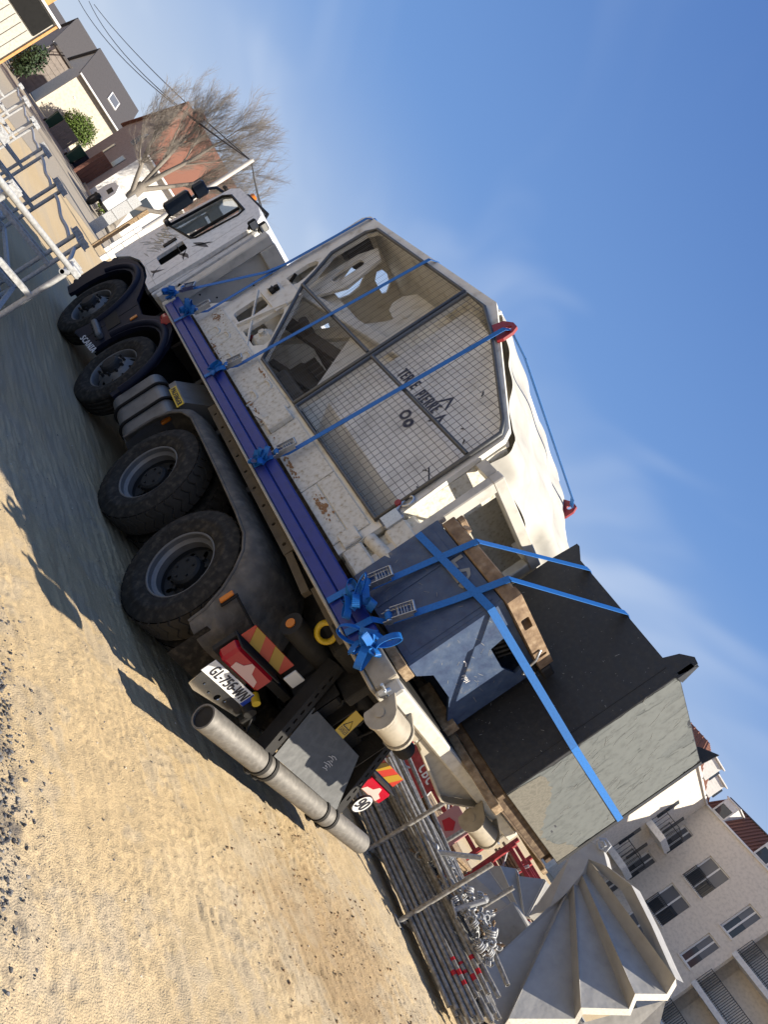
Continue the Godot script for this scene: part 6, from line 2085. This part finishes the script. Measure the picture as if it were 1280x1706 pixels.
func make_apartments() -> void:
	var t := thing("apartment_building", "beige apartment building with french windows and a brown tiled mansard", "building", Vector3(-7.84, 0, -46.06))
	t.basis = Basis(Vector3(0.9628, 0, 0.2702), Vector3.UP, Vector3(-0.2702, 0, 0.9628))
	in_local(t)
	var wins := []
	for y in [0.85, 3.63, 6.43]:
		wins.append([-1.44, 0.29, y, y + 2.04, true])
		wins.append([1.98, 2.92, y - 0.10, y + 1.94, false])
		wins.append([-3.92, -3.02, y + 0.03, y + 2.07, false])
	var holes := []
	for w in wins: holes.append(pv([w[0], w[2], w[1], w[2], w[1], w[3], w[0], w[3]]))
	for y in [3.42, 6.10]:
		holes.append(pv([3.60, y - 2.65 if y > 4.0 else y - 2.60, 9.4, y - 2.65 if y > 4.0 else y - 2.60, 9.4, y - 0.14, 3.60, y - 0.14]))
	holes.append(pv([3.60, 6.13, 9.4, 6.13, 9.4, 8.7, 3.60, 8.7]))
	var b := MB.new()
	b.plate(pv([-4.26, 0.0, 14.0, 0.0, 14.0, 10.35, -4.26, 10.35]), holes, "z", -0.30, 0.0)
	part(t, "wall", b, M.facade)
	b = MB.new()
	b.bb(Vector3(-4.26, 0, -11), Vector3(14, 10.35, -1.6))
	part(t, "core_wall", b, M.facade)
	var i := 0
	for w in wins:
		i += 1
		window_unit(t, w[0], w[1], w[2], w[3], 0.0, w[4], i)
	# loggias
	for y in [0.72, 3.42, 6.10]:
		b = MB.new()
		b.bb(Vector3(3.60, y - 0.30, -1.6), Vector3(9.4, y, 0.25), 0.01)
		part(t, "balcony_slab", b, M.render_white)
		b = MB.new()
		b.bb(Vector3(3.60, y, -1.6), Vector3(9.4, y + 2.6, -1.5))
		part(t, "loggia_wall", b, M.facade)
		window_unit(t, 4.4, 6.0, y + 0.05, y + 2.1, -1.42, false, 20 + int(y))
		window_unit(t, 7.0, 8.6, y + 0.05, y + 2.1, -1.42, false, 30 + int(y))
		railing(t, 3.62, 9.4, y + 0.02, y + 1.05, 0.20)
	b = MB.new()
	b.bb(Vector3(-4.26, 10.35, -0.32), Vector3(14, 10.47, 0.14), 0.02)
	part(t, "gutter", b, M.frame_white)
	# mansard with ribbed tiles
	b = MB.new()
	b.face([Vector3(-4.26, 10.45, 0.02), Vector3(14, 10.45, 0.02), Vector3(14, 12.0, -1.1), Vector3(-4.26, 12.0, -1.1)], Vector3(0, 1, 1))
	b.face([Vector3(-4.26, 12.0, -1.1), Vector3(14, 12.0, -1.1), Vector3(14, 12.3, -11), Vector3(-4.26, 12.3, -11)], Vector3(0, 1, 0))
	b.face([Vector3(-4.26, 10.4, 0.0), Vector3(-4.26, 12.0, -1.1), Vector3(-4.26, 12.3, -11), Vector3(-4.26, 10.4, -11)], Vector3(-1, 0, 0))
	var rf := part(t, "roof", b, M.tile_roof)
	b = MB.new()
	var s := -4.2
	while s < 6.0:
		b.tube(Vector3(s, 10.46, 0.05), Vector3(s, 12.02, -1.08), 0.055, -1.0, 6)
		s += 0.24
	var tl := part(rf, "tile_rib", b, M.tile_roof)
	tl.set_meta("kind", "stuff")
	b = MB.new()
	b.bb(Vector3(-4.3, 12.0, -1.25), Vector3(14, 12.08, -1.0), 0.01)
	part(rf, "ridge_trim", b, M.slate)
	for c in [-3.1, 0.45, 4.0]:
		b = MB.new()
		b.plate(pv([c - 0.52, 10.42, c + 0.52, 10.42, c + 0.52, 11.66, c - 0.52, 11.66]), [pv([c - 0.42, 10.52, c + 0.42, 10.52, c + 0.42, 11.22, c - 0.42, 11.22])], "z", 0.06, 0.14)
		b.bb(Vector3(c - 0.52, 10.42, -1.0), Vector3(c - 0.46, 11.66, 0.059))
		b.bb(Vector3(c + 0.46, 10.42, -1.0), Vector3(c + 0.52, 11.66, 0.059))
		b.bb(Vector3(c - 0.60, 11.66, -1.2), Vector3(c + 0.60, 11.74, 0.22), 0.01)
		var dm := part(t, "dormer", b, M.render_white)
		b = MB.new()
		b.bb(Vector3(c - 0.42, 10.52, 0.08), Vector3(c + 0.42, 11.22, 0.10))
		part(dm, "pane", b, M.window_dark)
	# sunlit wing that comes forward
	b = MB.new()
	b.plate(pv([-4.30, -0.4, -2.22, 6.38, -9.5, 8.75, -11.6, 2.0]), [], "y", 0.0, 10.35)
	var wg := part(t, "wing", b, M.facade)
	b = MB.new()
	b.plate(pv([-4.15, -0.3, -2.02, 6.5, -9.7, 8.95, -11.8, 1.9]), [], "y", 10.352, 10.47)
	part(wg, "wing_gutter", b, M.frame_white)
	b = MB.new()
	var base := [Vector3(-4.2, 10.47, -0.2), Vector3(-2.15, 10.47, 6.45), Vector3(-9.6, 10.47, 8.85), Vector3(-11.7, 10.47, 1.95)]
	var cen := Vector3(-6.9, 10.47, 4.2)
	for k in 4:
		var a: Vector3 = base[k]
		var c: Vector3 = base[(k + 1) % 4]
		var a2 := a.lerp(cen, 0.24) + Vector3(0, 1.45, 0)
		var c2 := c.lerp(cen, 0.24) + Vector3(0, 1.45, 0)
		b.face([a, c, c2, a2], (a + c) * 0.5 - cen)
		b.face([a2, c2, cen + Vector3(0, 1.9, 0)], Vector3.UP)
		for q in 18:
			var f := (q + 0.5) / 18.0
			b.tube(a.lerp(c, f), a2.lerp(c2, f), 0.05, -1.0, 5)
	part(wg, "wing_roof", b, M.tile_roof)
	for f in [0.30, 0.72]:
		b = MB.new()
		var o: Vector3 = base[0].lerp(base[1], f)
		var bs := Basis(Vector3.UP, -0.31)
		b.box(o + Vector3(-0.5, 0.62, 0.1), Vector3(1.2, 1.2, 1.0), 0.02, bs)
		b.box(o + Vector3(-0.45, 1.26, 0.1), Vector3(1.4, 0.09, 1.2), 0.02, bs)
		var dm := part(t, "dormer", b, M.render_white)
		b = MB.new()
		b.box(o + Vector3(0.11, 0.62, -0.09), Vector3(0.02, 0.75, 0.66), 0.0, bs)
		part(dm, "pane", b, M.window_dark)
	# balconies on the wing
	var wd := Vector3(2.08, 0, 6.78).normalized()
	var wn := Vector3(6.78, 0, -2.08).normalized()
	var wb := Basis(wn, Vector3.UP, wd)
	for y in [3.7, 6.5]:
		var o := Vector3(-4.30, y, -0.4) + wd * 2.9
		b = MB.new()
		b.box(o + wn * 0.65 + Vector3(0, 0.0, 0), Vector3(1.3, 0.42, 2.4), 0.02, wb)
		var bl := part(t, "wing_balcony", b, M.render_white)
		b = MB.new()
		for k in 12:
			var p := o + wn * 1.26 + wd * (-1.15 + k * 0.21)
			b.tube(p + Vector3(0, 0.2, 0), p + Vector3(0, 1.2, 0), 0.015, -1.0, 5)
		for k in 6:
			for e in [-1.15, 1.15]:
				var p: Vector3 = o + wn * (0.05 + k * 0.24) + wd * e
				b.tube(p + Vector3(0, 0.2, 0), p + Vector3(0, 1.2, 0), 0.015, -1.0, 5)
		for e in [-1.15, 1.15]: b.tube(o + wd * e + Vector3(0, 1.2, 0), o + wn * 1.26 + wd * e + Vector3(0, 1.2, 0), 0.025, -1.0, 5)
		b.tube(o + wn * 1.26 - wd * 1.15 + Vector3(0, 1.2, 0), o + wn * 1.26 + wd * 1.15 + Vector3(0, 1.2, 0), 0.025, -1.0, 5)
		part(bl, "wing_railing", b, M.railing)
		for e in [0.9, -2.1]:
			b = MB.new()
			b.box(o + wn * 0.01 + wd * e + Vector3(0, 1.4, 0), Vector3(0.04, 1.6, 0.5), 0.0, wb)
			part(t, "wing_window", b, M.window_dark)

# a gabled house; ridge along z
func house(called: String, label: String, x0: float, x1: float, z0: float, z1: float, eave: float, ridge: float, wall: Material, gable: Material, roofm: Material, wins: Array) -> Node3D:
	var t := thing(called, label, "house", Vector3((x0 + x1) * 0.5, 0, (z0 + z1) * 0.5))
	var xm := (x0 + x1) * 0.5
	var b := MB.new()
	b.bb(Vector3(x0 - 0.25, 0, z0), Vector3(x0, eave, z1))
	part(t, "wall", b, wall)
	b = MB.new()
	b.bb(Vector3(x1, 0, z0), Vector3(x1 + 0.25, eave, z1))
	part(t, "wall", b, wall)
	for z in [z0, z1 - 0.2]:
		b = MB.new()
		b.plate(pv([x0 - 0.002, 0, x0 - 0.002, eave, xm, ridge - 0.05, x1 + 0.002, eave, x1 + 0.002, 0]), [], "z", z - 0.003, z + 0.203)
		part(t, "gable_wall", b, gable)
	b = MB.new()
	for q in [[x0 + 0.25, 1.0], [x1 - 0.25, -1.0]]:
		var e := eave - 0.10
		b.face([Vector3(q[0], e, z0 - 0.15), Vector3(q[0], e, z1 + 0.15), Vector3(xm, ridge, z1 + 0.15), Vector3(xm, ridge, z0 - 0.15)], Vector3(q[1], 1, 0))
		b.face([Vector3(q[0], e - 0.12, z0 - 0.15), Vector3(q[0], e - 0.12, z1 + 0.15), Vector3(xm, ridge - 0.12, z1 + 0.15), Vector3(xm, ridge - 0.12, z0 - 0.15)], Vector3(-q[1], -1, 0))
		for z in [z0 - 0.15, z1 + 0.15]:
			b.face([Vector3(q[0], e, z), Vector3(xm, ridge, z), Vector3(xm, ridge - 0.12, z), Vector3(q[0], e - 0.12, z)], Vector3(0, 0, z - (z0 + z1) * 0.5))
		b.face([Vector3(q[0], e, z0 - 0.15), Vector3(q[0], e, z1 + 0.15), Vector3(q[0], e - 0.12, z1 + 0.15), Vector3(q[0], e - 0.12, z0 - 0.15)], Vector3(q[1], 0, 0))
	var rf := part(t, "roof", b, roofm)
	b = MB.new()
	b.tube(Vector3(x0 + 0.28, eave - 0.16, z0 - 0.1), Vector3(x0 + 0.28, eave - 0.16, z1 + 0.1), 0.06, -1.0, 8)
	part(rf, "gutter", b, M.frame_white)
	b = MB.new()
	if ridge > 6.0 and ridge < 7.0:
		b.bb(Vector3(xm - 0.25, ridge - 0.3, z1 - 0.9), Vector3(xm + 0.25, ridge + 0.35, z1 - 0.4), 0.02)
		part(rf, "chimney", b, M.brick)
	for w in wins:
		b = MB.new()
		if w[0] == "x":
			b.bb(Vector3(x0 - 0.02, w[3], w[1]), Vector3(x0 + 0.03, w[4], w[2]), 0.005)
			var f := part(t, "window", b, M.frame_white)
			b = MB.new()
			b.bb(Vector3(x0 + 0.02, w[3] + 0.06, w[1] + 0.06), Vector3(x0 + 0.036, w[4] - 0.06, w[2] - 0.06))
			part(f, "pane", b, M.window_dark)
		else:
			b.bb(Vector3(w[1], w[3], z1 - 0.02), Vector3(w[2], w[4], z1 + 0.03), 0.005)
			var f := part(t, "window", b, M.window_shutter)
			b = MB.new()
			b.bb(Vector3(w[1] + 0.06, w[3] + 0.06, z1 + 0.02), Vector3(w[2] - 0.06, w[4] - 0.06, z1 + 0.036))
			part(f, "pane", b, M.window_dark)
	return t

func leafy(called: String, label: String, category: String, c: Vector3, s: Vector3, cnt: int, leaf: float, tone: Color, seed_: int) -> void:
	var r := RandomNumberGenerator.new()
	r.seed = seed_
	var t := thing(called, label, category, Vector3(c.x, 0, c.z))
	var b := MB.new()
	for k in 5:
		b.tube(Vector3(c.x + r.randf_range(-0.2, 0.2), 0, c.z + r.randf_range(-0.3, 0.3) * s.z), Vector3(c.x + r.randf_range(-0.3, 0.3) * s.x, c.y + s.y * 0.3, c.z + r.randf_range(-0.45, 0.45) * s.z), 0.03, 0.008, 5)
	part(t, "stem", b, M.bark)
	b = MB.new()
	b.use_col = true
	var f := FastNoiseLite.new()
	f.seed = seed_
	f.frequency = 1.6
	for k in cnt:
		var d := Vector3(r.randfn(), r.randfn(), r.randfn()).normalized()
		var rad := pow(r.randf(), 0.4)
		var p := c + d * rad * s * 0.5 * (1.0 + 0.35 * f.get_noise_3dv(d * 2.0))
		if p.y < 0.05: continue
		var u := Vector3(r.randfn(), r.randfn(), r.randfn()).normalized()
		var w := u.cross(d + Vector3(0.1, 0.3, 0)).normalized()
		var l := leaf * r.randf_range(0.6, 1.3)
		b.cur = tone * r.randf_range(0.6, 1.35)
		b.cur.a = 1.0
		b.face([p - u * l, p + w * l * 0.45, p + u * l, p - w * l * 0.45], d)
	part(t, "foliage", b, M.leaf)

func branch(b: MB, tw: MB, r: RandomNumberGenerator, p: Vector3, d: Vector3, l: float, rad: float, lvl: int) -> void:
	var q := p
	var dir := d
	var seg := 3
	for i in seg:
		var nd := (dir + Vector3(r.randf_range(-0.09, 0.09), r.randf_range(0.02, 0.16), r.randf_range(-0.09, 0.09))).normalized()
		var e := q + nd * l / seg
		var r0 := rad * (1.0 - 0.6 * i / seg)
		var r1 := rad * (1.0 - 0.6 * (i + 1) / seg)
		if lvl < 2: b.tube(q, e, r0, r1, 7, false)
		else: tw.tube(q, e, r0, r1, 3, false)
		if lvl < 4:
			var cnt: int = [3, 3, 3, 3][lvl]
			for k in cnt:
				var a := r.randf() * TAU
				var s := nd.cross(Vector3.UP if absf(nd.y) < 0.9 else Vector3.RIGHT).normalized()
				var u := s.cross(nd)
				var sp := r.randf_range(0.35, 0.75)
				var cd := (nd + (s * cos(a) + u * sin(a)) * sp + Vector3(0, 0.12, 0)).normalized()
				if i > 0 or lvl > 0: branch(b, tw, r, q.lerp(e, r.randf()), cd, l * r.randf_range(0.42, 0.68), maxf(r1 * 0.5, 0.0034), lvl + 1)
		q = e
		dir = nd

func make_surroundings() -> void:
	# the beige bungalow and its neighbours over the street
	var t := house("bungalow", "beige rendered bungalow with a dark slate roof and roof window", -46.5, -52.5, -6.11, -2.66, 3.14, 4.82, M.render_beige, M.render_beige, M.slate, [["x", -3.5, -3.35, 1.9, 2.0]])
	var b := MB.new()
	var k := (4.82 - 3.04) / 3.25
	var sl := Vector3(-3.25, 4.82 - 3.04, 0).normalized()
	var sn := Vector3(sl.y, -sl.x, 0)
	var sb := Basis(sl, sn, Vector3(0, 0, 1))
	b.box(Vector3(-47.5, 3.04 + 1.25 * k, -4.75) + sn * 0.03, Vector3(0.95, 0.07, 0.72), 0.01, sb)
	var sw := part(t, "roof_window", b, M.frame_white)
	b = MB.new()
	b.box(Vector3(-47.5, 3.04 + 1.25 * k, -4.75) + sn * 0.07, Vector3(0.8, 0.012, 0.57), 0.0, sb)
	part(sw, "pane", b, M.window_shutter)
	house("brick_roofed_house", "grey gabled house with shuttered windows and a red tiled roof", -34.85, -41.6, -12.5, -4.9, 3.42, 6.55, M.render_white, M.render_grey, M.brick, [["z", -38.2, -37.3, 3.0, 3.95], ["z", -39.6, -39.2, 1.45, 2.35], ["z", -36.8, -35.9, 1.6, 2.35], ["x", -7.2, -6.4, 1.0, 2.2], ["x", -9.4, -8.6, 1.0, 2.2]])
	house("slate_house", "low grey house with slate roof behind the bungalow", -53.5, -59.0, -3.8, -1.6, 2.95, 5.0, M.render_grey, M.render_grey, M.slate, [])
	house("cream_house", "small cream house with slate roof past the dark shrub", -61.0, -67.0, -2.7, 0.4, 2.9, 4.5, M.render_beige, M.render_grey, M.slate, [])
	# grey boarded annexe beside the bungalow
	var an := thing("annexe", "grey boarded annexe between the bungalow and dark shrub", "annexe", Vector3(-47, 0, -1.6))
	for i in 9:
		b = MB.new()
		b.bb(Vector3(-45.0 - 0.02 * (i % 2), i * 0.29, -1.95), Vector3(-44.96 - 0.02 * (i % 2), i * 0.29 + 0.28, -0.9), 0.004)
		part(an, "board", b, M.fence_grey)
	b = MB.new()
	b.bb(Vector3(-46.5, 0, -1.95), Vector3(-45.03, 2.6, -0.9))
	part(an, "wall", b, M.render_grey)
	b = MB.new()
	b.bb(Vector3(-46.6, 2.605, -2.0), Vector3(-44.85, 2.75, -0.8), 0.02)
	part(an, "roof", b, M.slate)
	leafy("dark_shrub", "dark evergreen shrub beside the grey annexe", "shrub", Vector3(-43.0, 1.1, -0.55), Vector3(1.4, 2.2, 1.2), 1600, 0.10, Color(0.022, 0.045, 0.016), 6)
	leafy("hedge_bush", "rounded bright green bush in front of the beige wall", "bush", Vector3(-45.3, 1.20, -4.6), Vector3(1.0, 1.75, 1.95), 4200, 0.075, Color(0.075, 0.12, 0.018), 7)
	leafy("verge_bush", "small bright green bush at the bare tree's foot", "bush", Vector3(-30.5, 0.6, -4.75), Vector3(0.9, 1.1, 0.8), 900, 0.06, Color(0.10, 0.16, 0.02), 8)
	# fences
	var fc := thing("grey_fence", "low grey board fence in front of the round bush", "fence", Vector3(-40, 0, -3.5))
	for i in 8:
		b = MB.new()
		b.bb(Vector3(-40.02, 0.0, -4.0 + i * 0.135), Vector3(-39.98, 0.92, -4.0 + i * 0.135 + 0.125), 0.004)
		part(fc, "board", b, M.fence_grey)
	fc = thing("brown_fence", "red-brown fence between the dustbins and the gabled house", "fence", Vector3(-36, 0, -5))
	for i in 11:
		b = MB.new()
		b.bb(Vector3(-36.02, 0.0, -6.05 + i * 0.18), Vector3(-35.98, 1.62, -6.05 + i * 0.18 + 0.17), 0.004)
		part(fc, "board", b, M.fence_brown)
	# dustbins
	for q in [[-3.86, "bin_green", "dark green wheeled dustbin by the street kerb"], [-4.32, "bin_navy", "dark navy wheeled dustbin next to the green one"], [-4.80, "bin_navy", "dark navy wheeled dustbin next to the pale crate"], [-2.85, "bin_green", "green dustbin at the bungalow's corner"]]:
		var o := Vector3(-37.2 if q[0] < -3.0 else -40.8, 0.006, q[0])
		var w := thing("wheeled_bin", q[2], "dustbin", o, "dustbins along the street")
		b = MB.new()
		for h in [[0.05, 0.17, 0.82, 0.23]]:
			b.face([o + Vector3(h[1], h[0], -h[1]), o + Vector3(h[1], h[0], h[1]), o + Vector3(h[3], h[2], h[3]), o + Vector3(h[3], h[2], -h[3])], Vector3(1, 0, 0))
			b.face([o + Vector3(-h[1], h[0], -h[1]), o + Vector3(-h[1], h[0], h[1]), o + Vector3(-h[3], h[2], h[3]), o + Vector3(-h[3], h[2], -h[3])], Vector3(-1, 0, 0))
			b.face([o + Vector3(-h[1], h[0], h[1]), o + Vector3(h[1], h[0], h[1]), o + Vector3(h[3], h[2], h[3]), o + Vector3(-h[3], h[2], h[3])], Vector3(0, 0, 1))
			b.face([o + Vector3(-h[1], h[0], -h[1]), o + Vector3(h[1], h[0], -h[1]), o + Vector3(h[3], h[2], -h[3]), o + Vector3(-h[3], h[2], -h[3])], Vector3(0, 0, -1))
		part(w, "tub", b, M[q[1]])
		b = MB.new()
		b.box(o + Vector3(0, 0.86, 0), Vector3(0.52, 0.07, 0.50), 0.025)
		part(w, "lid", b, M[q[1]])
		for s in [-0.2, 0.2]:
			b = MB.new()
			b.tube(o + Vector3(-0.18, 0.09, s - 0.025), o + Vector3(-0.18, 0.09, s + 0.025), 0.09, -1.0, 12)
			part(w, "wheel", b, M.rubber)
	b = MB.new()
	b.bb(Vector3(-34.4, 0.11, -5.75), Vector3(-33.8, 0.75, -5.05), 0.02)
	b.bb(Vector3(-34.42, 0.76, -5.77), Vector3(-33.78, 0.81, -5.03), 0.01)
	solo("pale_crate", b, M.render_beige, "pale cream crate on the pavement beside the dustbins", "crate", Vector3(-34.1, 0.11, -5.4))
	# white site compressor on wheels
	var c := thing("site_compressor", "white towable site compressor with black wheels", "compressor", Vector3(-28.8, 0, -4.1))
	b = MB.new()
	b.plate(pv([-29.6, 0.55, -29.65, 1.0, -29.3, 1.36, -28.5, 1.42, -27.9, 1.15, -27.85, 0.55]), [], "z", -4.48, -3.78)
	part(c, "hood", b, M.cab)
	b = MB.new()
	b.bb(Vector3(-29.7, 0.42, -4.45), Vector3(-27.7, 0.54, -3.8), 0.02)
	b.bar(Vector3(-27.8, 0.46, -4.1), Vector3(-26.9, 0.42, -4.1), 0.07, 0.07)
	b.bb(Vector3(-28.9, 0.9, -3.775), Vector3(-28.3, 1.15, -3.765))
	part(c, "chassis", b, M.black)
	for z in [-3.70, -4.56]:
		b = MB.new()
		b.lathe([Vector2(0.12, -0.07), Vector2(0.27, -0.09), Vector2(0.31, -0.05), Vector2(0.31, 0.05), Vector2(0.27, 0.09), Vector2(0.12, 0.07)], Vector3(-28.6, 0.32, z), Vector3(0, 0, 1), 24)
		var wl := part(c, "wheel", b, M.rubber)
		b = MB.new()
		b.lathe([Vector2(0.0, 0.05), Vector2(0.12, 0.06), Vector2(0.12, -0.06), Vector2(0.0, -0.05)], Vector3(-28.6, 0.32, z), Vector3(0, 0, 1), 16)
		part(wl, "rim", b, M.rim_grey)
	# panels and planks standing upright behind the cab
	for q in [[-22.0, -2.72, 0.36, 1.78, "galv", "ribbed aluminium panel standing upright beyond the cab"], [-18.0, -1.98, 0.12, 1.82, "wood", "raw timber plank standing upright by the aluminium panel"], [-17.6, -2.26, 0.16, 1.50, "render_white", "white painted post leaning beyond the cab"], [-21.0, -3.35, 0.5, 1.35, "render_white", "white boarded hoarding panel beyond the planks"]]:
		var p := thing("standing_panel", q[5], "panel", Vector3(q[0], 0, q[1]))
		b = MB.new()
		b.bb(Vector3(q[0] - 0.03, 0.0, q[1] - q[2] * 0.5), Vector3(q[0] + 0.03, q[3], q[1] + q[2] * 0.5), 0.006)
		part(p, "sheet", b, M[q[4]])
		for i in 3:
			b = MB.new()
			var y: float = q[3] * (0.15 + 0.33 * i)
			b.bb(Vector3(q[0] + 0.031, y, q[1] - q[2] * 0.5), Vector3(q[0] + 0.05, y + 0.04, q[1] + q[2] * 0.5), 0.004)
			part(p, "batten", b, M[q[4]])
	# site hut with an orange house wall behind it
	var ht := thing("site_hut", "pale ribbed site hut with a black board and orange corner trim", "hut", Vector3(-32, 0, 2.6))
	b = MB.new()
	b.bb(Vector3(-35, 0.1, 1.38), Vector3(-30.05, 2.78, 4.4))
	part(ht, "wall", b, M.cladding)
	for i in 10:
		b = MB.new()
		b.bb(Vector3(-30.045, 0.12, 1.42 + i * 0.29), Vector3(-30.0 + 0.012 * (i % 2), 1.82, 1.42 + i * 0.29 + 0.27), 0.01)
		part(ht, "cladding_panel", b, M.cladding)
	b = MB.new()
	b.bb(Vector3(-30.045, 1.88, 1.45), Vector3(-29.99, 2.74, 4.3), 0.01)
	part(ht, "black_board", b, M.black)
	b = MB.new()
	b.bb(Vector3(-30.2, 0.05, 1.28), Vector3(-29.96, 2.80, 1.37), 0.01)
	part(ht, "corner_trim", b, M.orange_wall)
	b = MB.new()
	b.bb(Vector3(-35.1, 2.80, 1.25), Vector3(-29.9, 2.90, 4.5), 0.02)
	part(ht, "roof", b, M.frame_white)
	house("orange_house", "orange rendered house behind the site hut", -36.5, -44.0, 1.45, 9.0, 6.2, 8.5, M.orange_wall, M.orange_wall, M.brick, [])
	# utility pole with its cables
	var pl := thing("utility_pole", "pale utility pole with black cables beyond the cab", "pole", Vector3(-25, 0, -4.53))
	b = MB.new()
	b.tube(Vector3(-25, 0, -4.53), Vector3(-25, 6.1, -4.53), 0.11, 0.075, 12)
	part(pl, "shaft", b, M.pole)
	var far := [[Vector3(-62, 5.97, -1.25), 0.7], [Vector3(-62, 6.55, -1.6), 0.75], [Vector3(-62, 6.75, -1.9), 0.3]]
	for q in far:
		b = MB.new()
		var pts := []
		for i in 15:
			var f := i / 14.0
			pts.append(Vector3(-25, 6.02, -4.53).lerp(q[0], f) - Vector3(0, q[1] * 4.0 * f * (1.0 - f), 0))
		b.path(pts, 0.022, 5)
		part(pl, "cable", b, M.cable)
	for q in [0.0, 0.25]:
		b = MB.new()
		var pts := []
		for i in 11:
			var f := i / 10.0
			pts.append(Vector3(-25, 6.02, -4.53).lerp(Vector3(-25 + q, 5.6 - q, -10.5), f) - Vector3(0, 1.9 * f * (1.0 - f), 0))
		b.path(pts, 0.022, 5)
		part(pl, "cable", b, M.cable)
	# bare tree
	var tr := thing("bare_tree", "leafless pollard tree with dense upright twigs by the red tiled house", "tree", Vector3(-31, 0, -5.5))
	var r := RandomNumberGenerator.new()
	r.seed = 12
	var bt := MB.new()
	var tw := MB.new()
	bt.path([Vector3(-31, 0.0, -5.6), Vector3(-31, 0.9, -5.35), Vector3(-31, 1.6, -5.0), Vector3(-31, 2.3, -4.9)], 0.22, 10)
	for q in [[Vector3(-31, 1.5, -5.05), Vector3(0.1, 0.75, 0.75), 3.0], [Vector3(-31, 2.2, -4.9), Vector3(-0.1, 1.0, 0.28), 3.5], [Vector3(-31, 2.25, -4.9), Vector3(0.2, 1.0, -0.1), 3.7], [Vector3(-31, 2.0, -4.95), Vector3(-0.2, 0.95, -0.5), 3.6], [Vector3(-31, 1.2, -5.2), Vector3(0.1, 0.8, -0.85), 3.5]]:
		branch(bt, tw, r, q[0], q[1].normalized(), q[2], 0.12, 0)
	part(tr, "trunk", bt, M.bark)
	var cw := part(tr, "crown", tw, M.twig)

func _ready() -> void:
	make_camera_and_light()
	make_materials()
	make_ground()
	make_apartments()
	make_surroundings()
	make_truck()
	make_machine()
	make_blue_box()
	make_bin()
	make_straps()
	make_tubes()
	make_stairs()
	make_red_racks()
	make_left_racks()
